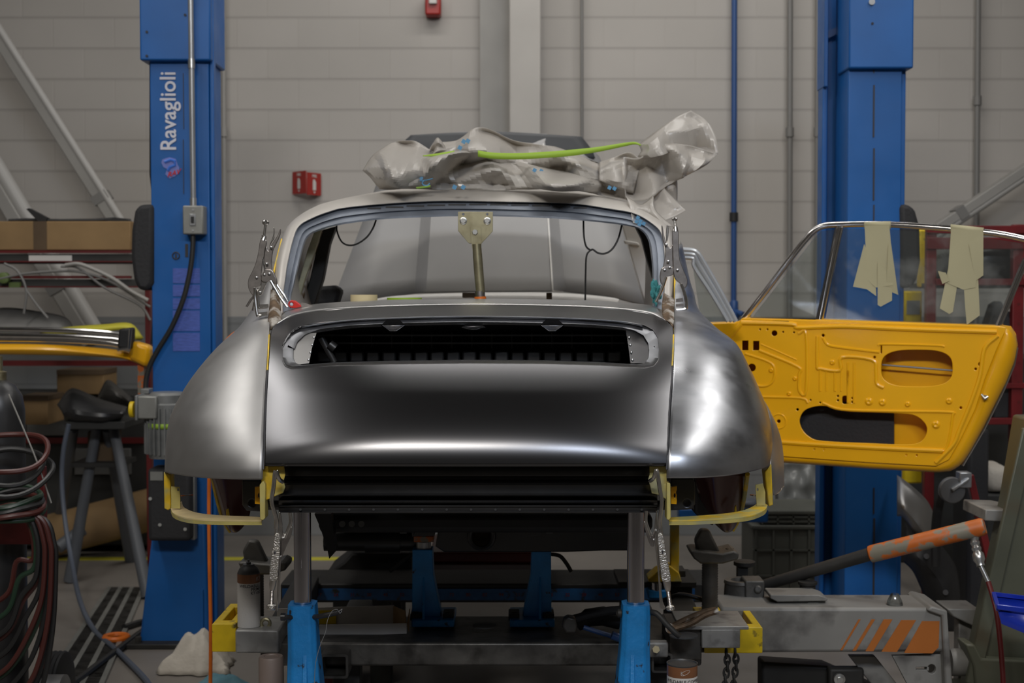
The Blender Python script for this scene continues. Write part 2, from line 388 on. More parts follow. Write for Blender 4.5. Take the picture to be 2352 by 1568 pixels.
# wall column and its shadow to the left, built as a grey strip
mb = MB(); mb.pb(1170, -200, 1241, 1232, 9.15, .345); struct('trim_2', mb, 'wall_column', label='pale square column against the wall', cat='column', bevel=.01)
mb = MB(); mb.pb(1102, -200, 1171, 1220, 9.42, .07); struct('column_shade', mb, 'brace_grey', label='shadow beside the wall column, built as a grey strip', cat='column')

def conduit(x0, x1, r, m, label, couple=(), cat_='conduit', group=None, y1=1180, kids=None):
    p = W(x1, y1, 9.44); q = W(x0, -60, 9.44); t = thing('wall_conduit' if cat_ == 'conduit' else 'wall_pipe', label, cat_, (p.x, 9.44, p.z), group)
    mb = MB(); mb.cyl(p, q, r, n=12); build('tube', mb, m, t)
    for cy in couple:
        c = p.lerp(q, (y1-cy)/(y1+60)); mb = MB(); mb.cyl(c-Vector((0, 0, .03)), c+Vector((0, 0, .03)), r*1.5, n=12); build('coupling', mb, kids or m, t)
    return t
conduit(1336, 1338, .011, 'brace_dark', 'thin dark conduit on the wall right of the pale column', (430,))
conduit(1815, 1812, .018, 'brace_dark', 'grey conduit on the wall midway between the blue pipe and the right lift post', (300,))
conduit(1878, 1872, .014, 'brace_dark', 'grey conduit on the wall close beside the right lift post', (300,))
conduit(2247, 2238, .018, 'brace_dark', 'grey conduit on the wall right of the right lift post', (228,))
conduit(512, 520, .016, 'brace_grey', 'pale conduit on the wall right of the left lift post', (300,))
t = conduit(1687, 1685, .019, 'pipe_blue', 'blue compressed air pipe running down the wall', (497,), 'pipe', y1=690, kids='black_rubber')
mb = MB(); p = W(1686, 690, 9.42); mb.lathe(p-Vector((0, 0, .13)), (0, 0, 1), [(.02, 0), (.04, .02), (.04, .06), (.028, .07), (.028, .12), (.022, .13)], 14); mb.cyl(p+Vector((0, 0, -.07)), p+Vector((.05, -.07, -.09)), .018); build('valve', mb, 'pipe_blue', t)
mb = MB(); mb.tube([p+Vector((.05, -.07, -.09)), p+Vector((.09, -.06, -.10)), p+Vector((.10, -.03, -.14))], .014); build('nozzle', mb, 'rust', t)
# fire alarm and extinguisher sign
t = thing('fire_alarm', 'red fire alarm box high on the wall beside the column', 'alarm', W(993, 36, 9.4))
mb = MB(); mb.pb(976, -14, 1012, 34, 9.38, .12); build('housing', mb, 'alarm_red', t, bevel=.012)
mb = MB(); mb.pb(985, -8, 1003, 8, 9.35, .03); build('strobe', mb, 'label_white', t, bevel=.005)
t = thing('extinguisher_sign', 'red folded fire extinguisher sign with white pictograms on the wall', 'sign', W(704, 447, 9.5))
for s, (xa, xb) in ((-1, (672, 703)), (1, (705, 737))):
    ya, yb = (9.48, 9.36) if s < 0 else (9.36, 9.48)
    a = W(xa, 395, ya); b = W(xb, 395, yb); h = S(51, 9.42); n = (b-a).normalized(); nn = Vector((n.y, -n.x, 0)) if True else None
    q = lambda u, v, w, a=a, n=n, nn=nn: Vector((a.x, a.y, a.z))+n*u+Vector((0, 0, v))+nn*w
    wdt = (Vector((b.x, b.y, 0))-Vector((a.x, a.y, 0))).length; n = Vector((b.x-a.x, b.y-a.y, 0)).normalized(); nn = Vector((n.y, -n.x, 0))
    q = lambda u, v, w, a=Vector(a), n=n, nn=nn: a+n*u+Vector((0, 0, v))+nn*w
    mb = MB(); mb.plate([(0, 0), (wdt, 0), (wdt, -h), (0, -h)], [], q, .004); pn = build('sign_panel', mb, 'alarm_red', t)
    mb = MB(); c = wdt*.5
    mb.plate([(c-.014, -.045), (c+.006, -.045), (c+.008, -.055), (c+.016, -.06), (c+.016, -.115), (c-.016, -.115), (c-.016, -.06), (c-.014, -.055)], [], lambda u, v, w, q=q: q(u, v, w+.004), .001)
    mb.text('FIRE', lambda u, v, w, q=q, wdt=wdt: q(u+wdt*.5, v-.03, w+.004), .026, .001, 'CENTER')
    mb.plate([(c-.012, -.124), (c+.012, -.124), (c, -.137)], [], lambda u, v, w, q=q: q(u, v, w+.004), .001)
    build('pictogram', mb, 'label_white', pn)
# sloping braces
def brace(pts, Y, w, d, m, label, n=0):
    t = thing('diagonal_brace', label, 'brace', W(*pts[1], Y)); a = W(*pts[0], Y); b = W(*pts[1], Y)
    mb = MB(); mb.bar(a, b, w, d); build('beam', mb, m, t, bevel=.006)
    u = (b-a).normalized(); s = u.cross(Vector((0, 1, 0)))
    mb = MB(); mb.cyl(a+s*w*.30+Vector((0, -d*.5, 0)), b+s*w*.30+Vector((0, -d*.5, 0)), w*.22, n=14); build('rail', mb, 'brace_light', t)
    c = a.lerp(b, .72); mb = MB(); mb.bar(c-u*.03, c+u*.03, w*1.08, d*1.3); build('clip', mb, 'brace_dark', t)
    return t
brace([(-40, 25), (340, 621)], 9.0, .115, .08, 'brace_grey', 'long grey sloping brace in front of the left wall, the higher of two')
brace([(-60, 330), (215, 790)], 9.05, .22, .08, 'brace_grey', 'grey sloping brace low at the left edge, behind the cardboard box')
brace([(2420, 345), (2120, 545)], 9.0, .12, .06, 'brace_grey', 'grey sloping brace on the wall above the red rack')

# ================================================================ LIFT POSTS
def post_body(t, YF, xl, xr, xc0, xc1, coverY, inner):
    """main channel, cover, flare; px x of the sides at depth YF"""
    pass
Y = 6.6
t = thing('lift_post', 'tall blue car lift post at left with white lettering', 'lift post', (W(418, 600, Y).x, Y+.1, 0))
mb = MB()
L = W(350, 140, Y); x0 = W(350, 800, Y).x; x1 = W(484, 800, Y).x; xa = W(337, 800, Y).x; xb = W(495, 800, Y).x; zt = W(0, -120, Y).z
mb.plate([(x0, .02), (x1, .02), (x1, zt), (x0, zt)], [], lambda u, v, w: Vector((u, Y+.01+w, v)), .02, .004)
mb.box((x1-.005, Y+.14, zt/2), (.012, .26, zt)); mb.box((xa+.02, Y+.22, zt/2), (.035, .10, zt)); mb.box(((x0+x1)/2, Y+.27, zt/2), (x1-x0, .012, zt))
build('column', mb, 'lift_blue', t, bevel=.004)
mb = MB(); mb.box((xb-.010, Y+.03, zt/2), (.02, .05, zt)); build('edge_rail', mb, 'lift_blue', t, bevel=.006)
mb = MB(); mb.tube(PW([(350, -40), (350, 400), (358, 470), (360, 700), (352, 790)], Y+.02), .014, 8); build('seal_strip', mb, 'black_rubber', t)
for y0, y1 in ((168, 296), (320, 445), (905, 1230)):
    mb = MB(); mb.pb(420, y0, 422.5, y1, Y-.0035, .004); build('seam', mb, 'text_dark', t)
c0, c1 = W(326, 60, Y).x, W(488, 60, Y).x
mb = MB(); zc = W(0, 142, Y).z; mb.box(((c0+c1)/2, Y+.12, (zc+zt)/2), (c1-c0, .33, zt-zc)); cv = build('cover', mb, 'lift_blue', t, bevel=.008)
mb = MB()
for px, py in ((337, 73), (337, 128), (425, 34)): mb.cyl(W(px, py, Y-.045)+Vector((0, .002, 0)), W(px, py, Y-.05), .006, n=10)
build('screw', mb, 'text_dark', cv)
mb = MB(); mb.poly([(352, 1200), (470, 1200), (482, 1488), (318, 1488)], Y-.06, .07); build('gusset', mb, 'lift_blue', t, bevel=.01)
mb = MB(); mb.pb(462, 1355, 467, 1480, Y-.075, .015); build('rib', mb, 'lift_blue', t)
mb = MB(); mb.box(((x0+x1)/2, Y+.1, .012), (.48, .46, .024)); build('base_plate', mb, 'bench_dark', t, bevel=.004)
for k in (-1, 1):
    mb = MB(); mb.cyl(((x0+x1)/2+k*.19, Y-.09, .024), ((x0+x1)/2+k*.19, Y-.09, .05), .016, n=6); build('anchor_bolt', mb, 'bench_steel', t)
# lettering
sz = S(51, Y); tx = lambda px, py: (lambda u, v, w: W(px, py, Y-.004)+Vector((-v, -w, u)))
mb = MB(); mb.text('Ravaglioli', tx(404, 347), sz*1.0, .002); wtxt = max(v.z for v in mb.v)-min(v.z for v in mb.v); k = S(176, Y)/wtxt; z0 = min(v.z for v in mb.v)
for v in mb.v: v.z = z0+(v.z-z0)*k
mb2 = mb; build('lettering', mb2, 'text_white', t)
mb = MB(); mb.plate([(W(x, y, Y).x, W(x, y, Y).z) for x, y in [(373, 366), (390, 361), (404, 365), (408, 378), (412, 385), (411, 396), (404, 404), (390, 410), (380, 400), (384, 388), (376, 384), (371, 374)]], [], lambda u, v, w: Vector((u, Y-.002-w, v)), .002); lg = build('emblem', mb, 'decal_rim', t)
mb = MB(); mb.tube(PW([(378, 372), (392, 367), (401, 370), (402, 379), (390, 384), (386, 392)], Y-.004), S(3.6, Y), 6); build('emblem_curl', mb, 'text_blue', lg)
mb = MB(); mb.text('RAV', lambda u, v, w: W(384, 407, Y-.008)+Vector((u*.93+v*.25, -w, v*.95+u*.28)), S(17, Y), .002); build('emblem_word', mb, 'red_bright', lg)
mb = MB(); n = 0
for y0, y1 in ((616, 650), (654, 680), (685, 710), (713, 760), (764, 806)): mb.pb(397, y0, 459, y1, Y-.003, .003)
build('decal', mb, 'decal_violet', t)
mb = MB(); mb.tube([W(404+8*cos(a), 587+8*sin(a), Y-.003) for a in [i*pi/8 for i in range(16)]], .003, 6, closed=True); mb.pb(402, 583, 406, 592, Y-.003, .003); mb.pb(425, 560, 432, 590, Y-.003, .002); build('decal', mb, 'text_dark', t)
# pad of the carriage
mb = MB(); mb.poly([(352, 468), (318, 470), (308, 485), (301, 530), (300, 590), (306, 640), (316, 665), (340, 668), (352, 650)], Y-.02, .20); build('arm_pad', mb, 'black_pad', t, bevel=.02)
# electric box, conduit, cable
t = thing('switch_box', 'grey metal switch box with a black switch on the left lift post', 'switch box', W(443, 539, Y-.07))
mb = MB(); mb.pb(419, 472, 467, 538, Y-.085, .085); build('housing', mb, 'box_grey', t, bevel=.006)
mb = MB(); mb.pb(435, 491, 449, 518, Y-.091, .006); p = build('switch_plate', mb, 'conduit', t, bevel=.002)
mb = MB(); mb.pb(438, 497, 445, 511, Y-.098, .008); build('toggle', mb, 'black_rubber', p)
for q in ((443, 482), (443, 529)):
    mb = MB(); mb.cyl(W(*q, Y-.085), W(*q, Y-.089), .005, n=8); build('screw', mb, 'bolt_zinc', t)
t = thing('electric_conduit', 'straight galvanised conduit tube running down the left lift post', 'conduit', W(444, 472, Y-.07))
mb = MB(); mb.cyl(W(437, -80, Y-.075), W(444, 470, Y-.055), S(6.5, Y), n=14); build('tube', mb, 'conduit', t)
for c in (145, 466):
    mb = MB(); a = W(437, -80, Y-.075).lerp(W(444, 470, Y-.055), (c+80)/550); mb.cyl(a-Vector((0, 0, .022)), a+Vector((0, 0, .022)), S(8, Y), n=14); build('coupling', mb, 'bolt_zinc', t)
mb = MB(); mb.tube(cat(PW([(443, 538, )]+[(443, 560), (440, 600), (433, 640), (420, 690), (395, 750), (362, 805), (345, 838), (336, 870), (334, 905)], Y-.05), 5), S(6, Y), 10)
o = build('power_cable', mb, 'hose_black', label='thick black cable curving down from the grey switch box', cat='cable')
# motor, control box on left post
t = thing('lift_motor', 'grey finned electric motor with a yellow knob on the left lift post', 'motor', W(375, 1060, Y-.2))
mb = MB(); c = W(385, 1050, Y-.16); zz = W(385, 900, Y-.16).z-c.z
mb.lathe(c, (0, 0, 1), [(S(40, Y), 0), (S(44, Y), .03), (S(44, Y), zz*.82), (S(40, Y), zz*.84), (S(40, Y), zz*.96), (S(34, Y), zz)], 32); build('motor_body', mb, 'motor_grey', t)
mb = MB()
for i in range(14):
    a = pi+pi*i/13; mb.box((c.x+cos(a)*S(46, Y), c.y+sin(a)*S(46, Y), c.z+zz*.42), (.006, .02, zz*.7), Euler((0, 0, a+pi/2)))
build('cooling_fins', mb, 'motor_grey', t)
mb = MB(); mb.pb(315, 910, 360, 962, Y-.26, .12); tb = build('terminal_box', mb, 'box_grey', t, bevel=.006)
mb = MB(); mb.pb(309, 908, 316, 966, Y-.27, .14); build('box_flange', mb, 'motor_grey', tb, bevel=.004)
mb = MB(); mb.cyl(W(309, 940, Y-.2), W(299, 940, Y-.2), S(18, Y), n=20); build('knob', mb, 'yellow_steel', tb, bevel=.003)
mb = MB(); mb.pb(322, 893, 342, 905, Y-.14, .08); build('cable_gland', mb, 'motor_grey', t, bevel=.004)
mb = MB(); pts = [W(385, 975, Y-.16)+Vector((cos(a)*S(47, Y), sin(a)*S(47, Y), 0)) for a in [pi*(.95+i*.07) for i in range(17)]]
mb.grid([[p-Vector((0, 0, .011)) for p in pts], [p+Vector((0, 0, .011)) for p in pts]]); build('tape_band', mb, 'tape_green', label='strip of bright green tape wrapped round the grey lift motor', cat='tape', solid=.002)
t = thing('control_box', 'black control box on the left lift post below the motor', 'control box', W(390, 1243, Y-.12))
mb = MB(); mb.pb(338, 1076, 438, 1243, Y-.2, .16); build('housing', mb, 'black_pad', t, bevel=.018, seg=3)
mb = MB(); mb.pb(345, 1083, 374, 1103, Y-.203, .003); build('label_plate', mb, 'box_grey', t)
for q in ((345, 1145), (367, 1205), (425, 1215)):
    mb = MB(); mb.cyl(W(*q, Y-.2), W(*q, Y-.206), .008, n=8); build('screw', mb, 'box_grey', t)
mb = MB(); mb.pb(437, 1090, 448, 1240, Y-.14, .05); build('side_bracket', mb, 'motor_grey', t, bevel=.004)

# right post
Y = 6.6
x0 = W(1944, 800, Y).x; x1 = W(2066, 800, Y).x; xe = W(2079, 700, Y).x; xl = W(1911, 700, Y).x
t = thing('lift_post', 'tall blue car lift post at right behind the open yellow door', 'lift post', ((x0+x1)/2, Y+.1, 0))
mb = MB(); mb.plate([(x0, .02), (x1, .02), (x1, zt), (x0, zt)], [], lambda u, v, w: Vector((u, Y+.01+w, v)), .02, .004)
mb.box((x0+.005, Y+.14, zt/2), (.012, .26, zt)); mb.box(((xl+x1)/2, Y+.33, zt/2), (x1-xl, .012, zt)); mb.box((x1-.005, Y+.14, zt/2), (.012, .26, zt))
build('column', mb, 'lift_blue', t, bevel=.004)
mb = MB(); mb.box((xe-.012, Y+.05, zt/2), (.026, .05, zt)); build('edge_rail', mb, 'lift_blue', t, bevel=.006)
mb = MB(); mb.box((xl+.012, Y+.28, zt/2), (.024, .10, zt)); build('edge_rail', mb, 'lift_blue', t, bevel=.006)
for y0, y1 in ((160, 168), (195, 315), (340, 460), (470, 520), (1120, 1180), (1190, 1380)):
    mb = MB(); mb.pb(2006, y0, 2008.5, y1, Y-.0035, .004); build('seam', mb, 'text_dark', t)
c0, c1 = W(1945, 60, Y).x, W(2093, 60, Y).x; zc = W(0, 160, Y).z
mb = MB(); mb.box(((c0+c1)/2, Y+.07, (zc+zt)/2), (c1-c0, .23, zt-zc)); cv = build('cover', mb, 'lift_blue', t, bevel=.008)
mb = MB(); mb.box((xl+.006, Y+.27, (zc+zt)/2), (.018, .16, zt-zc+.1)); build('cover', mb, 'lift_blue', t, bevel=.003)
mb = MB(); mb.cyl(W(2003, 4, Y-.05)+Vector((0, .004, 0)), W(2003, 4, Y-.057), .014, n=16); build('screw', mb, 'bolt_zinc', cv)
mb = MB(); mb.cyl(W(2004, 54, Y-.047), W(2004, 54, Y-.049), .006, n=10); build('hole', mb, 'text_dark', cv)
mb = MB(); mb.box((xl+.1, Y+.27, W(0, 38, Y).z), (.17, .02, .03), Euler((0, radians(-28), 0))); build('cross_brace', mb, 'pipe_blue', t)
mb = MB(); mb.poly([(2068, 468), (2092, 470), (2104, 484), (2114, 520), (2116, 600), (2108, 640), (2095, 662), (2072, 660)], Y-.02, .20); build('arm_pad', mb, 'black_pad', t, bevel=.02)
mb = MB(); mb.box(((x0+x1)/2, Y+.1, .012), (.48, .46, .024)); build('base_plate', mb, 'bench_dark', t, bevel=.004)
# ================================================================ LEFT BACKGROUND
Y = 7.7
t = thing('storage_rack', 'red steel rack at left holding a cardboard box and loose cables', 'rack', (W(100, 700, Y).x, Y, 0))
for nm, ya, yb, m in (('shelf', 575, 602, 'dark_stuff'), ('shelf', 633, 660, 'dark_stuff')):
    mb = MB(); mb.pb(-80, ya+8, 340, yb, Y, .55); sh = build(nm, mb, m, t, bevel=.004)
    mb = MB(); mb.pb(-80, ya, 300, ya+6, Y-.012, .03); mb.pb(-80, yb-3, 340, yb, Y-.012, .03); build('shelf_lip', mb, 'cart_red', sh)
mb = MB(); mb.pb(-80, 828, 345, 840, Y, .05); build('rail', mb, 'cart_red', t)
for x in (338, -70):
    mb = MB(); mb.box((W(x, 700, Y).x, Y+.03, .98), (.028, .06, W(0, 560, Y).z+.08)); q = W(x, 560, Y); 
    mb = MB(); zt2 = W(0, 545, Y).z; mb.box((W(x, 700, Y).x, Y+.03, zt2/2), (.028, .05, zt2)); build('post', mb, 'cart_red', t, bevel=.003)
mb = MB(); mb.pb(66, 586, 165, 599, Y-.005, .01); build('price_strip', mb, 'label_white', t)
t = thing('cardboard_box', 'long flat brown cardboard box on the top shelf of the red rack', 'box', W(120, 577, Y+.2))
mb = MB(); mb.pb(-60, 508, 300, 574, Y, .5); build('carton', mb, 'cardboard', t, bevel=.004)
mb = MB(); mb.pb(76, 508, 108, 574, Y-.002, .002); build('packing_tape', mb, 'cardboard_dark', t)
mb = MB(); mb.tube(PW([(20, 507), (60, 505), (140, 507), (220, 506), (262, 503), (300, 507)], Y+.1), .010, 8); mb.poly([(60, 480), (66, 478), (108, 500), (105, 509), (88, 509)], Y+.08, .05); mb.poly([(240, 507), (262, 500), (290, 503), (300, 508)], Y+.05, .05)
build('wiper_trim', mb, 'black_rubber', label='black rubber trim lying on top of the long cardboard box', cat='trim')
mb = MB()
for pts in ([(0, 640), (60, 628), (150, 622), (200, 628), (260, 650), (345, 705)], [(140, 612), (180, 615), (240, 660), (320, 700), (345, 735)], [(10, 605), (40, 622), (60, 665), (55, 720)], [(60, 665), (85, 700), (110, 730)]):
    mb.tube(cat(PW(pts, Y-.06), 5), .007, 8)
build('cable_tangle', mb, 'brace_dark', label='tangle of grey cables spilling off the lower shelf of the red rack', cat='cables')
mb = MB(); mb.tube(cat(PW([(150, 609), (180, 606), (215, 618), (260, 640), (300, 668), (340, 690)], Y-.08), 5), .011, 8)
build('loose_hose', mb, 'brace_grey', label='pale thick hose drooping off the red rack toward the left lift post', cat='hose')
mb = MB(); mb.lathe(W(12, 638, Y-.03), (0, -1, 0), [(.03, 0), (.03, .03), (.02, .035)]); mb.pb(20, 648, 45, 660, Y-.03, .03); build('tape_roll', mb, 'tape_dull', label='dull green tape roll on the lower shelf at the left edge', cat='tape')
# bumper assembly (orange + chrome)
Y = 7.0
t = thing('car_bumper', 'orange car bumper with chrome strips lying on the red rack at left', 'bumper', W(170, 845, Y))
mb = MB(); mb.net([[(-60, 789, Y-.05), (100, 790, Y-.04), (220, 798, Y), (290, 806, Y+.02), (345, 818, Y+.08)], [(-60, 803, Y-.08), (100, 803, Y-.07), (220, 812, Y-.03), (290, 822, Y-.01), (340, 842, Y+.06)], [(-60, 813, Y-.05), (100, 815, Y-.04), (220, 819, Y), (290, 826, Y+.02), (332, 842, Y+.08)]], 6, 4); build('bumper_skin', mb, 'yellow_paint', t, solid=.01)
mb = MB()
for dy, r in ((757, 6), (771, 7), (782, 4)): mb.tube(cat(PW([(-60, dy-1), (60, dy), (160, dy+2), (240, dy+7), (275, dy+12)], Y-.04), 5), S(r, Y), 10)
build('chrome_strip', mb, 'chrome', t)
mb = MB(); mb.poly([(272, 755), (300, 752), (298, 802), (268, 800)], Y-.08, .10); og = build('overrider', mb, 'black_rubber', t, bevel=.012)
mb = MB(); mb.tube(PW([(300, 755), (296, 800), (270, 803)], Y-.09), .008, 8); build('chrome_edge', mb, 'chrome', og)
mb = MB(); mb.poly([(298, 782), (343, 795), (343, 830), (336, 845), (294, 824)], Y-.02, .10); build('corner', mb, 'yellow_paint', t, bevel=.02)
mb = MB(); mb.pb(316, 838, 331, 905, Y+.02, .03); build('bracket', mb, 'orange_worn', t)
mb = MB(); mb.net([[(90, 757, Y+.3), (180, 748, Y+.3), (240, 744, Y+.3), (300, 742, Y+.3), (330, 775, Y+.25)], [(110, 765, Y+.2), (180, 757, Y+.2), (240, 752, Y+.2), (295, 750, Y+.2), (315, 775, Y+.2)]], 5, 3); build('yellow_hose', mb, 'line_yellow', label='flat yellow hose draped behind the orange bumper', cat='hose', solid=.02)  # a flat yellow hose, left unsupported behind the bumper
mb = MB(); mb.net([[(-60, 712, Y+.9), (20, 706, Y+.9), (90, 715, Y+.9), (150, 728, Y+.9), (175, 760, Y+.9)], [(-60, 745, Y+.7), (20, 740, Y+.7), (90, 742, Y+.7), (140, 745, Y+.7), (170, 762, Y+.8)], [(-60, 775, Y+.6), (20, 775, Y+.6), (90, 775, Y+.6), (140, 775, Y+.6), (170, 775, Y+.7)]], 5, 5)
build('car_cover', mb, 'brace_dark', label='grey cover slumped behind the chrome bumper strips', cat='cover', solid=.01)
# workbench-ish clutter behind stand
t = thing('parts_cabinet', 'dark low cabinet against the wall behind the grey trestle stand', 'cabinet', (W(180, 1000, 8.9).x, 8.9, 0))
zt2 = W(0, 905, 8.9).z
mb = MB(); mb.box((W(160, 0, 8.9).x, 9.15, zt2/2+.02), (1.25, .5, zt2-.04)); build('carcass', mb, 'dark_stuff', t, bevel=.01)
mb = MB(); mb.pb(-40, 1005, 330, 1018, 8.88, .03); build('rail', mb, 'cart_red', t)
mb = MB(); mb.pb(60, 930, 150, 1000, 8.87, .03); mb.pb(170, 1030, 300, 1090, 8.87, .03); build('door', mb, 'grey_stuff', t, bevel=.004)
for i, (b, lab) in enumerate((((130, 852, 238, 905, 8.75, .3), 'dim brown cardboard box on the dark cabinet behind the bumper'), ((42, 912, 110, 975, 8.3, .3), 'small brown cardboard box beside the black gas bottle'))):
    tt = thing('cardboard_box', lab, 'box', W((b[0]+b[2])/2, b[3], b[4]+.1)); mb = MB(); mb.pb(*b); build('carton', mb, 'cardboard' if i == 0 else 'cardboard', tt, bevel=.004)
    mb = MB(); mb.pb(b[0], b[1]-3, b[2], b[1]+8, b[4]-.01, b[5]); build('flap', mb, 'cardboard_dark', tt)
mb = MB(); a = W(90, 1190, 8.62); b = W(350, 1125, 8.72); mb.cyl(Vector((a.x, a.y, .135)), Vector((b.x, b.y, .30)), .13, n=24); mb.cyl(Vector((a.x-.005, a.y, .135)), Vector((a.x-.01, a.y, .135)), .10)
build('carpet_roll', mb, 'cardboard', label='thick brown roll lying on the floor behind the trestle stand', cat='roll')
# trestle stand
Y = 7.8
t = thing('trestle_stand', 'tall trestle stand with blue-grey tube legs and a dark top at left', 'stand', (W(225, 0, Y).x, Y, 0))
for a, b in (((169, 985), (126, 1262, 8.3)), ((222, 985), (160, 1338, 7.9)), ((261, 985), (340, 1375, 7.6)), ((246, 985), (300, 1290, 8.2))):
    g = G(b[0], b[1]); mb = MB(); p = W(*a, Y+.1); mb.tube([p, g+Vector((0, 0, .01))], [.028, .034], 14); lg = build('leg', mb, 'leg_grey', t)
mb = MB(); mb.cyl(W(133, 1257, 7.9), W(190, 1216, 8.0), .035); build('cross_tube', mb, 'leg_grey', t)
mb = MB(); mb.pb(150, 968, 286, 986, Y-.1, .5); build('top_board', mb, 'dark_stuff', t, bevel=.005)
mb = MB(); mb.pb(163, 1063, 280, 1073, Y+.05, .3); build('lower_shelf', mb, 'bench_dark', t)
mb = MB(); mb.pb(200, 990, 258, 1066, Y+.15, .2); build('storage_bin', mb, 'cardboard_dark', label='brown bin standing on the lower shelf of the trestle stand', cat='bin', bevel=.01)
mb = MB(); mb.net([[(133, 930, Y), (158, 897, Y), (180, 896, Y), (230, 918, Y), (292, 936, Y)], [(146, 950, Y-.12), (165, 940, Y-.15), (190, 945, Y-.15), (230, 950, Y-.15), (285, 950, Y-.12)], [(152, 968, Y), (170, 968, Y-.08), (200, 968, Y-.08), (240, 968, Y-.08), (275, 966, Y)], [(150, 960, Y+.2), (170, 962, Y+.2), (200, 962, Y+.2), (240, 960, Y+.2), (280, 955, Y+.2)], [(140, 925, Y+.3), (162, 900, Y+.3), (190, 902, Y+.3), (235, 920, Y+.3), (290, 935, Y+.3)]], 5, 4)
build('metal_pan', mb, 'ecoat', label='black curved sheet metal pan resting on the trestle stand', cat='pan', solid=.006)
mb = MB(); mb.net([[(226, 905, Y+.4), (246, 872, Y+.4), (275, 890, Y+.4), (305, 915, Y+.4)], [(222, 925, Y+.3), (246, 895, Y+.25), (275, 905, Y+.25), (300, 925, Y+.3)], [(220, 940, Y+.4), (246, 940, Y+.3), (275, 940, Y+.3), (300, 940, Y+.4)]], 5, 4)
build('metal_bracket', mb, 'bench_steel', label='peaked grey metal bracket behind the black pan', cat='bracket', solid=.01)
mb = MB(); pts = [W(158, 974, 7.6), W(146, 1033, 7.6), W(142, 1106, 7.6), W(150, 1200, 7.55), W(165, 1290, 7.4), G(183, 1377, .12), G(215, 1445, .02), G(266, 1491, .02), G(330, 1555, .02), G(360, 1600, .02)]
mb.tube(cat(pts, 6), .0125, 10); build('air_hose', mb, 'hose_blue', label='blue-grey hose hanging off the trestle stand onto the floor', cat='hose')
mb = MB(); mb.tube(cat([G(120, 1600, .018), G(180, 1560, .018), G(240, 1515, .018), G(300, 1470, .018), G(340, 1440, .018)], 6), .016, 8); mb.tube(cat([G(285, 1440, .018), G(330, 1428, .018), G(350, 1445, .018)], 5), .016, 8)
build('floor_hose', mb, 'hose_black', label='dark hose crossing the floor beside the drain grate', cat='hose')
mb = MB(); c = G(267, 1463, .02); mb.tube([c+Vector((cos(a)*.052, sin(a)*.052, 0)) for a in [i*pi/12 for i in range(24)]], .014, 8, closed=True); build('orange_ring', mb, 'orange_paint', label='small orange plastic ring on the floor by the left lift post', cat='ring')
# drain grate
t = thing('drain_grate', 'long ribbed metal drain grate set in the floor at left', 'grate', G(190, 1470))
A, B, C_, D_ = G(252, 1352), G(330, 1352), G(205, 1640), G(60, 1640)
mb = MB(); mb.add([p+Vector((0, 0, .0015)) for p in (A, B, C_, D_)], [(0, 1, 2, 3)]); build('trough', mb, 'text_dark', t)
mb = MB(); n = 95
for i in range(n):
    f = i/n; p = A.lerp(D_, f); q = B.lerp(C_, f); mb.bar(p+Vector((0, 0, .006)), q+Vector((0, 0, .006)), .008, .008)
o = build('crossbars', mb, 'bench_steel', t)
for f in (0, .33, .66, 1):
    mb = MB(); mb.bar(A.lerp(B, f)+Vector((0, 0, .008)), D_.lerp(C_, f)+Vector((0, 0, .008)), .022, .012); build('rail', mb, 'box_grey', t)

# welding cart with gas bottle + hoses
Y = 5.4
t = thing('gas_bottle', 'black gas bottle standing at the left edge', 'gas bottle', (W(-14, 0, Y).x, Y, 0))
c = Vector((W(-14, 0, Y).x, Y, .02)); zz = W(0, 872, Y).z-.02
mb = MB(); mb.lathe(c, (0, 0, 1), [(.09, 0), (.094, .02), (.094, zz-.12), (.085, zz-.06), (.06, zz-.02), (.03, zz)], 32); build('cylinder', mb, 'ecoat', t)
mb = MB(); mb.lathe(c+Vector((0, 0, zz)), (0, 0, 1), [(.03, 0), (.03, .03), (.015, .035), (.015, .09)], 16); build('valve', mb, 'zinc', t)
t = thing('welding_cart', 'dark red steel cart at the left edge hung with coiled hoses', 'cart', (W(60, 0, Y-.1).x, Y-.1, 0))
mb = MB(); z1 = W(0, 1072, Y-.15).z; x = W(79, 0, Y-.15).x; mb.box((x, Y-.13, z1/2), (S(17, Y), .03, z1)); build('post', mb, 'cart_red', t, bevel=.003)
mb = MB(); mb.pb(-60, 1197, 71, 1250, Y-.16, .012); build('panel', mb, 'cart_red', t, bevel=.002)
mb = MB(); mb.box((W(0, 0, Y).x, Y, .012), (.42, .36, .02)); build('base', mb, 'cart_red', t)
HS = [(1040, 88, 40, 'hose_red', 1.0), (1072, 78, 36, 'hose_black', 1.0), (1085, 100, 45, 'hose_black', 1), (1140, 72, 14, 'hose_green', 1), (1152, 75, 16, 'hose_black', 1), (1163, 78, 18, 'hose_red', 1), (1172, 80, 18, 'hose_green', 1)]
labs = ['top coil', 'a']
for i, (cy, rx, ry, m, _) in enumerate(HS):
    Yc = Y-.28-.012*(i % 3); c = W(20, cy, Yc); mb = MB(); rx_, ry_ = S(rx, Yc), S(ry, Yc)
    mb.tube([c+Vector((cos(a)*rx_, .10*sin(a), ry_*sin(a)+.006*sin(3*a+i))) for a in [2*pi*k/40 for k in range(40)]], .010, 8, closed=True)
    build('hose_coil', mb, m, label='%s hose loop coiled on the red cart, %s' % ({'hose_red': 'dark red', 'hose_black': 'black', 'hose_green': 'dark green'}[m], ['topmost of the pile', 'just under the topmost loop', 'widest black ring near the top', 'thin ring in the tight stack', 'in the middle of the tight stack', 'near the bottom of the tight stack', 'lowest of the tight stack'][i]), cat='hose', group='hose loops coiled on the red cart')
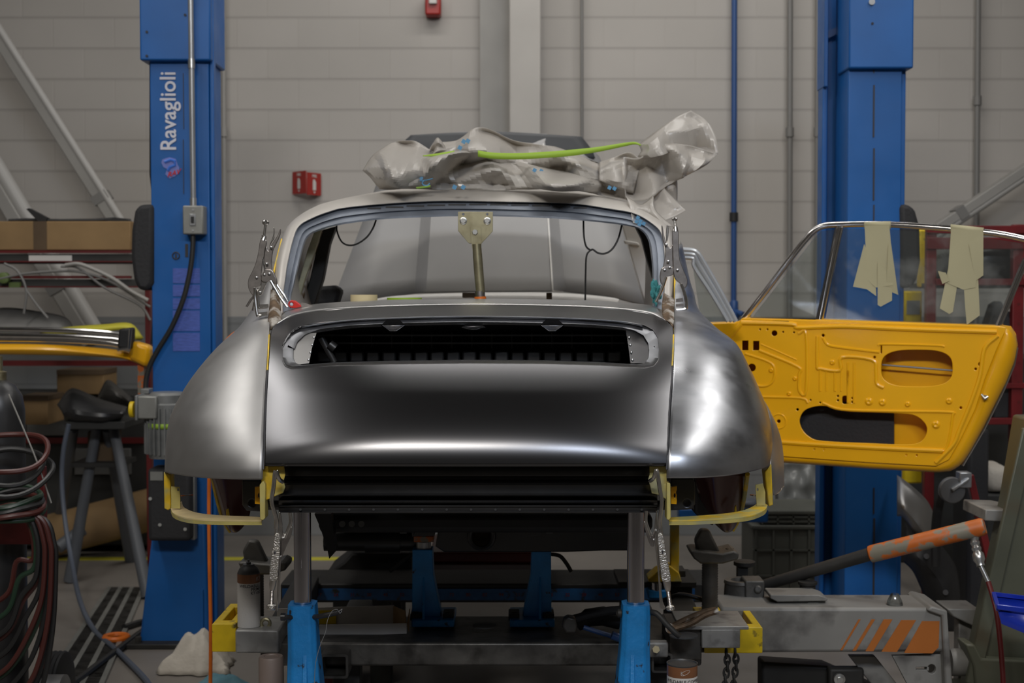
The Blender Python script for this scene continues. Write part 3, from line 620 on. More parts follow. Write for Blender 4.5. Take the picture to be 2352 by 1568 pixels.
names = ['nearest the cart post', 'second loop outward', 'third loop outward', 'fourth loop outward', 'fifth loop outward', 'outermost at the right']
for i in range(11):
    m = ['hose_red', 'hose_green', 'hose_black', 'hose_red', 'hose_black', 'hose_red', 'hose_green', 'hose_black', 'hose_red', 'hose_black', 'hose_black'][i]
    Yc = Y-.30-.014*(i % 3); xr = 78+5.0*i; yt = 1165+2*i; yb = 1330+30*i+10*(i % 3)
    pts = [(-20, yt+6), (30, yt-6), (xr-25, yt+8), (xr-4, yt+60), (xr, yt+110), (xr-8, (yt+yb)/2+40), (xr-40, yb-40), (20, yb+30), (-40, yb+70)]
    mb = MB(); mb.tube(cat(PW(pts, Yc), 6), .0095, 8)
    build('hanging_hose', mb, m, label='%s hose hanging in a long loop off the red cart' % {'hose_red': 'dark red', 'hose_black': 'black', 'hose_green': 'dark green'}[m], cat='hose', group='%s hoses hanging off the red cart' % {'hose_red': 'dark red', 'hose_black': 'black', 'hose_green': 'dark green'}[m])
mb = MB(); mb.tube(cat(PW([(20, 905), (50, 975), (85, 1060), (118, 1155)], Y-.3), 5), .003, 6); build('thin_wire', mb, 'brace_grey', label='thin pale wire slanting in front of the gas bottle', cat='wire')
t = thing('cart_wheel', 'black ribbed tyre of a small cart at the bottom left', 'wheel', G(124, 1720))
c = W(124, 1568, 5.2); mb = MB(); mb.lathe(Vector((c.x-.045, c.y, .14)), (1, 0, 0), [(.10, 0), (.135, .008)]+[(.14 if i % 2 else .132, .012+.009*i) for i in range(8)]+[(.135, .082), (.10, .09)], 40); build('tyre', mb, 'black_rubber', t)
ORG[t.name] = Vector((c.x, c.y, 0)); 
mb = MB(); mb.lathe(Vector((c.x-.047, c.y, .14)), (1, 0, 0), [(.03, 0), (.09, .01), (.09, .084), (.03, .094)], 30); build('rim', mb, 'wheel_grey', t)
t.location = (c.x, c.y, 0)
# rags on the floor near the left post
def rag(c, sx, sy, h, seed, m, label):
    mb = MB(); n = 26; rows = []
    for i in range(n):
        r = []
        for j in range(n):
            u, v = i/(n-1)*2-1, j/(n-1)*2-1; rr = max(abs(u), abs(v)); w = mnoise.noise(Vector((u*2.2+seed, v*2.2, seed)))
            r.append(Vector((c.x+u*sx*(1+.25*mnoise.noise(Vector((v*2, seed, 1)))), c.y+v*sy*(1+.25*mnoise.noise(Vector((u*2, seed, 5)))), max(.004, h*(1-rr**1.8)*(1+.45*w)+.012*abs(w)))))
        rows.append(r)
    mb.grid(rows); build('shop_rag', mb, m, label=label, cat='rag', solid=.003)
rag(G(455, 1535), .14, .12, .16, 3.1, 'rag_white', 'crumpled off-white rag on the floor by the yellow steel tube end')
rag(G(510, 1585), .12, .06, .06, 8.2, 'rag_blue', 'blue rag lying beside the crumpled white rag')
mb = MB(); mb.tube(cat([W(482, 1000, 5.6), W(480, 1140, 5.6), W(481, 1280, 5.55), W(484, 1440, 5.5), W(483, 1600, 5.5), G(483, 1650, .02)], 6), S(4.5, 5.5), 8)
build('extension_cord', mb, 'orange_paint', label='orange cord hanging straight down in front of the left lift post', cat='cord')
mb = MB(); mb.tube(cat(PW([(565, 752), (535, 768), (510, 795), (492, 830)], 5.3), 6), S(4, 5.3), 8)
build('orange_hose', mb, 'orange_paint', label='orange hose bend showing above the left rear fender', cat='hose')

# ================================================================ RIGHT BACKGROUND
Y = 7.6
t = thing('storage_rack', 'red steel rack at right, seen through the window of the yellow door', 'rack', (W(2240, 0, Y).x, Y, 0))
for (x, w) in ((2140, 22), (2340, 26)):
    zt2 = W(0, 515, Y).z; mb = MB(); mb.box((W(x, 700, Y).x, Y+.03, zt2/2), (S(w, Y), .05, zt2)); po = build('post', mb, 'red_paint', t, bevel=.004)
    mb = MB()
    for k in range(12): mb.pb(x-3, 560+k*45, x+3, 566+k*45, Y+.003, .004)
    build('slots', mb, 'cart_red', po)
for (xa, xb, ya, yb) in ((2130, 2420, 518, 536), (2130, 2420, 545, 572), (2150, 2420, 640, 655), (2150, 2420, 880, 892), (2150, 2420, 960, 975)):
    mb = MB(); mb.pb(xa, ya, xb, yb, Y-.01, .04); build('rail', mb, 'red_paint', t, bevel=.003)
mb = MB(); mb.pb(2150, 650, 2420, 662, Y+.03, .5); build('shelf', mb, 'dark_stuff', t)
mb = MB(); mb.pb(2150, 962, 2420, 974, Y+.03, .5); build('shelf', mb, 'dark_stuff', t)
def lump(name, x0, y0, x1, y1, Y, d, m, label, cat_, seed=0):
    """rounded irregular casting"""
    mb = MB(); a = W(x0, y0, Y); b = W(x1, y1, Y); c = Vector(((a.x+b.x)/2, Y+d/2, (a.z+b.z)/2)); h = Vector((abs(b.x-a.x)/2, d/2, abs(a.z-b.z)/2)); rows = []
    for i in range(17):
        th = pi*i/16; r = []
        for j in range(28):
            ph = 2*pi*j/28; v = Vector((sin(th)*cos(ph), sin(th)*sin(ph), cos(th))); q = Vector([math.copysign(abs(x)**.55, x) for x in v])
            k = 1+.16*mnoise.noise(v*2.3+Vector((seed, 0, 0))); r.append(c+Vector((q.x*h.x*k, q.y*h.y, max(-1, q.z*k if q.z > 0 else q.z)*h.z)))
        rows.append(r)
    mb.grid(rows, True); return build(name, mb, m, label=label, cat=cat_)
lump('engine_casting', 2160, 575, 2230, 648, Y+.1, .3, 'grey_stuff', 'grey casting on the upper shelf of the right red rack', 'engine part', 2)
lump('engine_casting', 2238, 560, 2345, 648, Y+.1, .3, 'ecoat', 'shiny black engine part on the upper shelf of the right red rack', 'engine part', 4)
lump('parts_bag', 2175, 900, 2262, 960, Y+.1, .3, 'grey_stuff', 'grey bundle on the lower shelf of the right red rack', 'bundle', 5)
t = thing('yellow_tester', 'yellow upright device with a grey panel beside the right lift post', 'device', W(2097, 745, 7.8))
mb = MB(); mb.pb(2078, 668, 2118, 745, 7.8, .12); build('housing', mb, 'yellow_steel', t, bevel=.01)
mb = MB(); mb.pb(2083, 690, 2113, 722, 7.795, .01); build('panel', mb, 'box_grey', t)
mb = MB(); mb.pb(2078, 745, 2118, 1110, 7.8, .12); build('stand', mb, 'yellow_steel', t, bevel=.01)
mb = MB(); mb.pb(2112, 525, 2134, 660, 7.9, .05); build('yellow_guard', mb, 'yellow_steel', label='narrow yellow upright guard left of the right red rack', cat='guard', bevel=.01)
mb = MB(); mb.pb(2285, 715, 2325, 961, 7.66, .1); mb.poly([(2270, 745), (2285, 700), (2300, 690), (2330, 745), (2330, 780), (2270, 780)], 7.65, .12); build('dark_case', mb, 'black_pad', label='black pointed case seen through the door window near its rear post', cat='case', bevel=.01)
mb = MB(); mb.box((W(2260, 0, 8.6).x, 8.8, .62), (1.3, .5, 1.24)); build('dark_cabinet', mb, 'dark_stuff', label='large dark cabinet behind the right red rack', cat='cabinet', bevel=.01)
# grey post, film-wrapped panel, crate
Y = 7.1
mb = MB(); a = W(1925, 1075, Y); mb.box((a.x, Y+.05, .75), (S(36, Y), .08, 1.5)); build('grey_post', mb, 'brace_grey', label='pale grey upright post left of the right lift post below the door', cat='post', bevel=.004)
t = thing('wrapped_panel', 'grey panel wrapped in clear plastic film behind the right fender', 'panel', W(1850, 1180, 8.3))
mb = MB(); mb.pb(1786, 1060, 1912, 1313, 8.3, .08); build('panel', mb, 'grey_stuff', t, bevel=.01)
rows = []
for i in range(40):
    rows.append([W(1788+122*j/39, 1062+250*i/39, 8.27+.035*mnoise.noise(Vector((j*.16, i*.2, 2)))) for j in range(40)])
mb = MB(); mb.grid(rows); build('plastic_film', mb, 'plastic_film', t, solid=.002)
Y = 7.75
def crate(x0, y0, x1, y1, Y, label):
    t = thing('storage_crate', label, 'crate', W((x0+x1)/2, y1, Y+.2))
    mb = MB(); mb.pb(x0, y0, x1, y1, Y, .4); build('body', mb, 'crate_grey', t, bevel=.008)
    mb = MB(); mb.pb(x0-4, y0-6, x1+4, y0+4, Y-.015, .43); build('rim', mb, 'crate_grey', t, bevel=.006)
    mb = MB(); k = 4
    for i in range(k+1): x = x0+6+(x1-x0-12)*i/k; mb.pb(x-2, y0+4, x+2, y1, Y-.01, .012)
    for f in (.35, .75): mb.pb(x0, y0+(y1-y0)*f-2, x1, y0+(y1-y0)*f+2, Y-.01, .012)
    build('ribs', mb, 'crate_grey', t)
crate(1730, 1212, 1905, 1359, Y, 'dark grey ribbed plastic crate on the floor, lower of two')
crate(1745, 1178, 1900, 1204, Y, 'dark grey shallow plastic crate stacked on the taller one')
mb = MB(); a, b = W(1500, 1182, 7.4), W(1700, 1182, 7.4); mb.pb(1560, 1168, 1765, 1200, 7.4, .1); build('ramp_beam', mb, 'lift_blue', label='blue steel beam behind the right fender corner', cat='beam', bevel=.01)
mb = MB(); mb.pb(1705, 1150, 1745, 1168, 7.3, .12); build('white_canister', mb, 'hose_blue', label='pale blue canister lying on the blue beam', cat='canister', bevel=.02)
# silver fender + wheel arch, floor wheel, jack handle
mb = MB(); mb.net([[(2060, 1090, 6.5), (2072, 1098, 6.45), (2100, 1120, 6.4), (2130, 1150, 6.4), (2150, 1190, 6.45)], [(2060, 1150, 6.35), (2075, 1160, 6.3), (2100, 1185, 6.3), (2125, 1220, 6.3), (2145, 1262, 6.35)], [(2060, 1185, 6.38), (2074, 1188, 6.35), (2095, 1215, 6.33), (2115, 1250, 6.33), (2135, 1300, 6.38)]], 5, 5)
o = build('loose_fender', mb, 'steel_left', label='bare silver car fender leaning behind the right lift post foot', cat='fender', solid=.01)
t = thing('leaning_bumper', 'black curved bumper cover leaning upright on the floor at right', 'bumper', G(2150, 1440))
mb = MB(); mb.net([[(2078, 1200, 6.4), (2120, 1215, 6.35), (2160, 1250, 6.3), (2195, 1300, 6.3), (2205, 1360, 6.3), (2210, 1450, 6.3)], [(2078, 1260, 6.3), (2110, 1280, 6.2), (2140, 1310, 6.2), (2165, 1350, 6.2), (2172, 1400, 6.2), (2175, 1450, 6.2)], [(2075, 1290, 6.35), (2095, 1310, 6.3), (2110, 1340, 6.3), (2125, 1380, 6.3), (2130, 1420, 6.3), (2132, 1450, 6.3)]], 5, 5); build('cover_skin', mb, 'black_rubber', t, solid=.02)
for q in ((2128, 1277), (2172, 1360)):
    mb = MB(); mb.cyl(W(*q, 6.2), W(*q, 6.185), .012, n=12); build('socket', mb, 'text_dark', t)
t = thing('trolley_handle', 'red steel trolley leg with a castor leaning at right', 'trolley', G(2280, 1420))
mb = MB(); mb.bar(W(2226, 1090, 6.0), W(2334, 1560, 6.0), .036, .03); build('red_bar', mb, 'red_paint', t, bevel=.003)
mb = MB(); c = W(2186, 1125, 6.0); mb.lathe(c+Vector((0, -.02, 0)), (0, 1, 0), [(.02, 0), (.052, .004), (.056, .012), (.056, .028), (.052, .036), (.02, .04)], 28); wl = build('castor_wheel', mb, 'wheel_grey', t)
mb = MB(); mb.bar(W(2186, 1125, 5.97), W(2225, 1098, 5.97), .03, .012); mb.pb(2205, 1085, 2232, 1120, 5.97, .06); build('castor_fork', mb, 'conduit', t, bevel=.004)
mb = MB(); mb.tube(cat(PW([(2175, 1105), (2158, 1150), (2150, 1220), (2150, 1300)], 6.1), 5), .022, 8); build('bent_frame', mb, 'black_rubber', t)
mb = MB(); mb.pb(2225, 985, 2270, 1350, 6.9, .25); mb.v = [Vector((v.x, v.y, 0 if v.z < .4 else v.z)) for v in mb.v]; build('black_column', mb, 'black_pad', label='tall matt black cabinet column behind the red trolley leg', cat='cabinet', bevel=.02)
lump('dust_sheet', 2268, 1070, 2325, 1135, 7.2, .3, 'rag_white', 'crumpled pale dust sheet on the dark shelf at right', 'sheet', 3)
mb = MB(); c = W(2296, 1102, 7.35); mb.box((c.x, 7.4, (W(0, 1135, 7.2).z)/2), (.25, .4, W(0, 1135, 7.2).z)); build('dark_box', mb, 'dark_stuff', label='dark box under the pale dust sheet at right', cat='box', bevel=.01)
# ================================================================ CAR
car = thing('car', 'stripped classic coupe body in bare metal seen from behind', 'car', (W(1077, 0, 4.3).x, 4.6, .95))
TH = [(690, 17), (728, 19), (800, 26), (843, 31), (900, 36.5), (960, 43), (1000, 50), (1030, 61), (1050, 71), (1078, 83)]
def _yd():
    Y = 4.37; up = []; y = 728.0
    while y > 684: Y += (Y/F)*2/(math.tan(radians(interp(TH, y)))+(y-665)/F); y -= 2; up.append((y, Y))
    Y = 4.37; y = 728.0; dn_ = [(y, Y)]
    while y < 1082: Y -= (Y/F)*2/(math.tan(radians(interp(TH, y)))+(y-665)/F); y += 2; dn_.append((y, Y))
    d = 3.765-dn_[-4][1]; return [(a, b+d) for a, b in up[::-1]+dn_]
YD = _yd()
def DL(x, y):
    u = (x-1077)/470.0; return interp(YD, y)+.085*(abs(u)**3.4-.8)*(1 if y < 900 else max(.35, 1-(y-900)/260))
# engine lid : ring between outline and grille opening
out = []
out += [(608+(1532-608)*i/40, 1070+1.5*sin(pi*i/40)) for i in range(41)]
out += [(1534, 1020), (1536.5, 950), (1540, 900), (1544, 850), (1547, 800), (1547, 762), (1546, 752)]
out += [(1536, 742), (1522, 731), (1500, 722)]
out += [(1440, 712), (1340, 705), (1200, 701), (1077, 700), (950, 702), (820, 707), (730, 714), (680, 722)]
out += [(655, 732), (636, 744), (622, 756), (619, 800), (616, 850), (612, 920), (609.5, 1000)]
GO = [(672, 841), (760, 834), (900, 830), (1077, 828), (1250, 829), (1380, 833), (1480, 839), (1502, 836), (1512, 824), (1514, 800), (1511, 775), (1500, 757), (1480, 746), (1440, 738), (1360, 732), (1230, 728), (1077, 726), (930, 728), (800, 734), (720, 742), (678, 754), (658, 772), (650, 796), (649, 822), (656, 836)]
def angmap(loop, N, c=(1077, 880)):
    """resample by arc length starting at the lower left corner"""
    return [(p[0], p[1]) for p in resample([(x, y, 0) for x, y in loop], N)]
N = 260
# correspondences split at four corners so rings stay fair
def seg(loop, i, j, n, wrap=False):
    q = [(x, y, 0) for x, y in (loop[i:j+1] if not wrap else loop[i:]+loop[:j+1])]
    return [(p[0], p[1]) for p in resample(q, n+1, closed=False)][:-1]
of = seg(out, 0, 40, 80)+seg(out, 40, 47, 30)+seg(out, 47, 59, 90)+seg(out, 59, 0, 30, True)
inn = seg(GO, 0, 6, 80)+seg(GO, 6, 11, 30)+seg(GO, 11, 19, 90)+seg(GO, 19, 0, 30, True)
def ring(mb, A, B, K, D, eA=0, eB=0):
    rows = []
    for k in range(K+1):
        t = k/K; rows.append([W(a[0]+(b[0]-a[0])*t, a[1]+(b[1]-a[1])*t, D(a[0]+(b[0]-a[0])*t, a[1]+(b[1]-a[1])*t)) for a, b in zip(A, B)])
    mb.grid(rows, True)
mb = MB(); ring(mb, inn, of, 30, DL)
lid = build('engine_lid', mb, 'lid_metal', car, label='dark satin metal engine lid', solid=.003, ang=60)
# recessed rim of the grille opening
def inset(loop, sx, syt, syb):
    cx = 1082; return [(cx+(x-cx)*sx, y+(syt if y < 790 else -syb)*(1 if abs(y-790) > 40 else abs(y-790)/40)) for x, y in loop]
r1 = [(x+(9 if x < 1082 else -9)*min(1, abs(x-1082)/400)**4, y+(4 if y < 800 else -2)) for x, y in inn]
r2 = [(x+(24 if x < 1082 else -22)*min(1, abs(x-1082)/400)**4, min(y+(13 if y < 790 else -2), 838)) for x, y in inn]
mb = MB(); rows = []
for lp, off in ((inn, .0), (inn, .006), (r1, .022), (r2, .030), (r2, .05)):
    rows.append([W(x, y, DL(x, y)+off) for x, y in lp])
mb.grid(rows, True); build('grille_rim', mb, 'lid_rim', lid, ang=50)
# opening plates and upper channel
def PLN(pts, off, th, m, name, par=lid, **k):
    mb = MB(); a = [W(x, y, DL(x, y)+off) for x, y in pts]; b = [p+Vector((0, th, 0)) for p in a]; n = len(a)
    mb.add(a+b, [list(range(n)), list(range(n, 2*n))[::-1]]+[[i, i+n, (i+1) % n+n, (i+1) % n] for i in range(n)]); return build(name, mb, m, par, **k)
PLN([(674, 838), (671, 800), (676, 775), (690, 766), (727, 764), (716, 800), (710, 834)], .035, .004, 'steel_left', 'opening_plate', bevel=.001)
PLN([(1494, 834), (1496, 800), (1489, 772), (1475, 762), (1437, 758), (1443, 795), (1448, 834)], .035, .004, 'lid_metal', 'opening_plate', bevel=.001)
for xs in (lambda i: (721-4*i, 775+17*i), lambda i: (1445+2.5*i, 775+17*i)):
    for i in range(4):
        mb = MB(); q = W(*xs(i), DL(*xs(i))+.033); mb.lathe(q, (0, -1, 0), [(.004, 0), (.003, .003), (.001, .004)], 10); build('rivet', mb, 'bare_bright', lid)
mb = MB(); rows = []
top = [(690, 762), (800, 747), (930, 741), (1077, 738), (1230, 740), (1360, 745), (1440, 752), (1476, 760)]
for dy, off in ((-13, .02), (-11, .022), (-10, .032), (-3, .032), (-1, .020), (2, .020), (3.5, .030), (6, .030), (7, .06)):
    rows.append(cat([W(x, y+dy, DL(x, y-10)+off-.015) for x, y in top], 6))
mb.grid(rows); build('upper_channel', mb, 'lid_rim', lid, ang=50, solid=.002)
for cx, w, h in ((903, 28, 21), (1087, 30, 12), (1268, 28, 21)):
    y0 = 739 if h > 15 else 744; f = lambda x, y, o=0: W(x, y, DL(cx, 745)+o)
    mb = MB(); mb.add([f(cx-w, y0+7, .012), f(cx-w*.5, y0-6 if h > 15 else y0, .004), f(cx+w*.5, y0-6 if h > 15 else y0, .004), f(cx+w, y0+7, .012), f(cx+8, y0+h, -.004), f(cx-8, y0+h, -.004), f(cx, y0+h*.45, .016),
                       f(cx-w, y0+9, .03), f(cx+w, y0+9, .03), f(cx+7, y0+h+2, .03), f(cx-7, y0+h+2, .03)],
                      [(0, 1, 6), (1, 2, 6), (2, 3, 6), (3, 4, 6), (4, 5, 6), (5, 0, 6), (0, 7, 10, 5), (5, 10, 9, 4), (4, 9, 8, 3)])
    build('latch_pressing', mb, 'lid_metal', lid, bevel=.002, ang=20)
# engine bay behind the opening
mb = MB(); rows = []
for y, dY in ((745, .10), (765, .50), (800, .62), (840, .62), (850, .10)): rows.append([W(x, y, DL(1077, y)+dY) for x in (700, 720, 900, 1077, 1250, 1430, 1460)])
mb.grid(rows); mb.pb(690, 740, 708, 845, 4.45, .4); mb.pb(1455, 740, 1475, 845, 4.45, .4); bay = build('engine_bay', mb, 'ecoat_matte', car)
mb = MB()
for i in range(19):
    x = 745+37*i; mb.pb(x-16, 806, x+16, 832, 4.44+.02*abs(sin(i*1.7)), .08)
build('finned_duct', mb, 'ecoat', bay, bevel=.006)
mb = MB()
for y, dY in ((768, 4.62), (786, 4.58)): mb.pb(735, y, 1435, y+4, dY-.05, .02)
for i in range(15): mb.pb(760+46*i, 757, 763+46*i, 800, 4.60, .03)
build('shroud_ribs', mb, 'ecoat', bay)
mb = MB(); mb.cyl(W(738, 775, 4.3), W(768, 832, 4.3), .010); mb.cyl(W(757, 790, 4.29), W(770, 800, 4.29), .014); build('hinge_strut', mb, 'ecoat', bay)
# cowl between lid and rear window
mb = MB()
wb = [(655, 712), (687, 706), (738, 699.5), (816, 694.5), (933, 690.5), (1100, 689), (1150, 688.5), (1341, 692), (1421, 696.5), (1499, 703.5), (1515, 712)]
lo = [(636, 744), (665, 727), (730, 714), (820, 707), (950, 702), (1077, 700), (1200, 701), (1340, 705), (1440, 712), (1500, 722), (1530, 738)]
A = cat([(x, y, 0) for x, y in wb], 8); B = cat([(x, y, 0) for x, y in lo], 8)
rows = [[W(p.x, p.y-3, 4.80) for p in A], [W(p.x, p.y, 4.62) for p in A]]
for t, yy in ((.3, 4.60), (.34, 4.59)): rows.append([W(a.x+(b.x-a.x)*t, a.y+(b.y-a.y)*t, yy+(DL(b.x, b.y)-4.56)*t) for a, b in zip(A, B)])
for t in (.6, 1.0): rows.append([W(a.x+(b.x-a.x)*t, a.y+(b.y-a.y)*t, 4.60*(1-t)+(DL(b.x, b.y)+.002)*t) for a, b in zip(A, B)])
mb.grid(rows); build('window_cowl', mb, 'bare_bright', car, label='bright bare metal cowl under the rear window', solid=.003, ang=50)
# rear window frame
def yd(y): return interp([(437, 5.30), (470, 5.16), (500, 5.05), (560, 4.88), (620, 4.74), (700, 4.58), (760, 4.40)], y)
L0 = [(687, 706), (669, 690), (677, 650), (685, 616), (699, 561), (712, 540), (738, 528), (769, 519), (808, 512), (884, 503), (982, 498.5), (1051, 496.5), (1150, 497), (1277, 502), (1373, 510), (1437, 518), (1469, 527), (1488, 550), (1496, 591), (1499, 655), (1499, 703)]
L1 = [(650, 716), (652, 671), (656, 640), (661, 606), (675, 546), (689, 518), (718, 501), (755, 487), (796, 477), (894, 468), (960, 464), (1031, 462), (1150, 464), (1309, 468), (1405, 481), (1460, 492), (1504, 519), (1520, 543), (1526, 591), (1526, 650), (1522, 712)]
L2 = [(619, 758), (622, 672), (627, 640), (632, 600), (648, 545), (665, 514), (693, 491), (722, 475), (749, 465), (816, 450), (894, 441), (1031, 436.5), (1150, 438), (1277, 441), (1373, 451), (1450, 466), (1505, 492), (1535, 515), (1549, 560), (1551, 640), (1549, 752)]
k = 6
c0, c1, c2 = [cat([(x, y, 0) for x, y in L], k) for L in (L0, L1, L2)]
mid = lambda a, b, t: a.lerp(b, t)
mb = MB(); rows = []
for t, off in ((0, .10), (0, .055), (.12, .040), (.45, .045), (.5, .030), (.95, .030), (1, .004)):
    rows.append([W(mid(a, b, t).x, mid(a, b, t).y, yd(mid(a, b, t).y)+off) for a, b in zip(c0, c1)])
mb.grid(rows); fl = build('window_flange', mb, 'frame_primer', car, label='blue-grey primed channel round the rear window', ang=40)
mb = MB()
for i in range(11):
    x = 838+i*48+(0 if i else 6); tt = (x-1090)/260; y = 470+10*tt*tt if i < 6 else 470+10*tt*tt; mb.pb(x, y-2.5, x+40-(10 if i in (0, 10) else 0), y+3, yd(y)+.024, .02)
build('vent_slots', mb, 'ecoat_matte', fl)
mb = MB(); rows = []
for t, off in ((0, .004), (.06, -.004), (.35, -.006), (.7, .01), (.92, .05), (1, .10)):
    rows.append([W(mid(a, b, t).x, mid(a, b, t).y, yd(mid(a, b, t).y)+off) for a, b in zip(c1, c2)])
fwd = [(p+Vector((0, -3 if 700 < p.x < 1500 else 0, 0)), .45) for p in c2]
for d in (.25, .6, 1.0):
    rows.append([Vector((q.x*(1-.05*d), q.y, q.z)) for q in [W(p.x, p.y, yd(p.y)+.10)+Vector((0, d*.75, +.07*d if p.y < 530 else 0)) for p in c2]])
mb.grid(rows); build('roof', mb, 'roof_beige', car, label='pale beige primed roof and window surround', solid=.004, ang=50)
# left pillar : strips seen through the window
mb = MB(); mb.poly([(740, 528), (772, 519), (757, 560), (742, 640), (722, 702), (694, 702), (712, 640), (727, 570)], 5.35, .06); build('door_pillar', mb, 'pillar_black', car, bevel=.004)
mb = MB(); mb.poly([(722, 532), (738, 527), (722, 580), (700, 640), (684, 702), (671, 702), (688, 640), (706, 575)], 5.2, .03); build('pillar_lining', mb, 'pillar_cream', car, bevel=.003)
mb = MB(); mb.tube(PW([(734, 530), (716, 585), (700, 640), (688, 702)], 5.24), .012, 8); build('pillar_seam', mb, 'rust', car)
mb = MB(); mb.poly([(1458, 516), (1476, 524), (1490, 550), (1497, 600), (1500, 640), (1487, 598), (1474, 548)], 5.3, .05); build('door_pillar', mb, 'pillar_black', car, bevel=.004)
mb = MB(); mb.poly([(1427, 510), (1462, 515), (1478, 560), (1502, 640), (1506, 705), (1484, 705)], 6.0, .05); mb.poly([(1433, 551), (1466, 557), (1470, 565), (1435, 560)], 5.99, .02); build('windscreen_pillar', mb, 'trim_white', car, bevel=.004)
mb = MB(); mb.poly([(766, 655), (728, 658), (722, 702), (772, 702), (784, 665)], 5.7, .12); build('seat_back', mb, 'black_pad', car, bevel=.015)
# dash / windscreen base, white
mb = MB(); mb.net([[(850, 689, 6.5), (900, 680, 6.5), (1000, 674, 6.5), (1150, 671, 6.5), (1300, 673, 6.5), (1412, 684, 6.5), (1420, 694, 6.5)], [(850, 693, 5.9), (900, 691, 5.85), (1000, 690, 5.82), (1150, 690, 5.8), (1300, 690, 5.82), (1405, 693, 5.85), (1420, 697, 5.9)], [(850, 714, 5.9), (900, 714, 5.85), (1000, 714, 5.82), (1150, 714, 5.8), (1300, 714, 5.82), (1405, 714, 5.85), (1420, 714, 5.9)]], 4, 3); ds = build('dashboard', mb, 'trim_white', car, solid=.02)
mb = MB(); mb.pb(1062, 672, 1102, 684, 5.78, .03); mb.pb(1255, 672, 1268, 700, 5.78, .02); build('dash_bracket', mb, 'cardboard_dark', ds)
mb = MB(); mb.poly([(1425, 700), (1440, 696), (1480, 699), (1487, 706), (1425, 706)], 5.6, .05); build('red_tool', mb, 'red_bright', label='red tool lying on the parcel shelf at the right', cat='tool', bevel=.006)
# raised front hood
mb = MB()
HB = [(765, 700, 6.69), (860, 686, 6.66), (958, 674, 6.64), (984, 673, 6.54), (1077, 671, 6.53), (1180, 671, 6.53), (1267, 670, 6.54), (1294, 670, 6.64), (1400, 682, 6.66), (1500, 708, 6.69)]
HT = [(897, 315+40, 7.07), (930, 330, 7.05), (985, 330, 7.07), (1006, 330, 6.98), (1060, 328, 6.98), (1150, 328, 6.98), (1246, 330, 6.98), (1262, 331, 7.07), (1330, 333, 7.05), (1372, 365, 7.07)]
HT2 = [(905, 345, 7.07), (945, 316, 7.05), (990, 311, 7.03), (1002, 310, 7.01), (1060, 308, 7.00), (1150, 307, 7.00), (1250, 310, 7.01), (1258, 311, 7.03), (1335, 318, 7.05), (1362, 348, 7.07)]
rows = []
for t in (0, .1, .2, .3, .4, .5, .6, .7, .8, .9, 1): rows.append([W(a[0]+(b[0]-a[0])*t, a[1]+(b[1]-a[1])*t, a[2]+(b[2]-a[2])*t-.05*sin(pi*t)) for a, b in zip(HB, HT)])
rows.append([W(*p) for p in HT2])
mb.grid(rows); hd = build('front_hood', mb, 'hood_grey', car, label='grey primed front hood standing raised', solid=.02, ang=25)
mb = MB(); mb.net([[(945, 312, 7.02), (1060, 306, 6.97), (1150, 305, 6.97), (1335, 315, 7.02)], [(925, 332, 7.02), (1060, 335, 6.95), (1180, 335, 6.95), (1358, 345, 7.02)], [(915, 360, 7.02), (1060, 366, 6.94), (1180, 366, 6.94), (1366, 364, 7.02)]], 6, 4); build('nose_edge', mb, 'hood_dark', hd, solid=.012)
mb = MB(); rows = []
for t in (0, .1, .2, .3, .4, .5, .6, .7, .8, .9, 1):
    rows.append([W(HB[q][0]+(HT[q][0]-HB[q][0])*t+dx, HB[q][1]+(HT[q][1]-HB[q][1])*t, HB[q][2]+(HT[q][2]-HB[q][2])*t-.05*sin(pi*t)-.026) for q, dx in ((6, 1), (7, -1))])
mb.grid(rows); build('crease_highlight', mb, 'trim_white', hd, solid=.003)  # white strip laid over the right crease as its painted highlight
# rear quarter fenders
def fender(spec, sgn):
    """rows: seam x, y at seam, silhouette x, y there, depth gained to the silhouette, Y at seam (None = lid surface)"""
    net = []
    for x0, y0, xs, ys, D, Y0, bx in spec:
        if Y0 is None: Y0 = DL(x0, min(y0, 1078))+.003
        r = []
        for k in range(9):
            a = pi/2*k/8; u = sin(a); r.append((x0+(xs-x0)*u, y0+(ys-y0)*u**3, Y0+D*(1-cos(a)**.72)))
        r.append((xs-sgn*3, ys-3, Y0+D*1.5)); r.append((xs-sgn*bx, ys-6, Y0+D+.28)); net.append(r)
    return net
LF = fender([(603, 1101, 378, 1084, .34, None, 7), (604, 1075, 378.5, 1062, .36, None, 7), (605.5, 1040, 380, 1030, .38, None, 7), (607, 1000, 384, 990, .39, None, 7), (609, 960, 394, 948, .38, None, 7), (611, 905, 423, 893, .36, None, 7), (613, 855, 457, 845, .34, None, 7), (616, 805, 499, 797, .32, None, 7), (618.5, 757, 548, 752, .30, None, 6), (620, 715, 579, 708, .24, 4.47, 5), (623, 675, 597, 670, .20, 4.60, 4), (628, 640, 611, 637, .16, 4.72, 3)], -1)
mb = MB(); mb.net(LF, 5, 6); build('rear_fender', mb, 'steel_left', car, label='left rear fender in grey bare metal', solid=.003, ang=70)
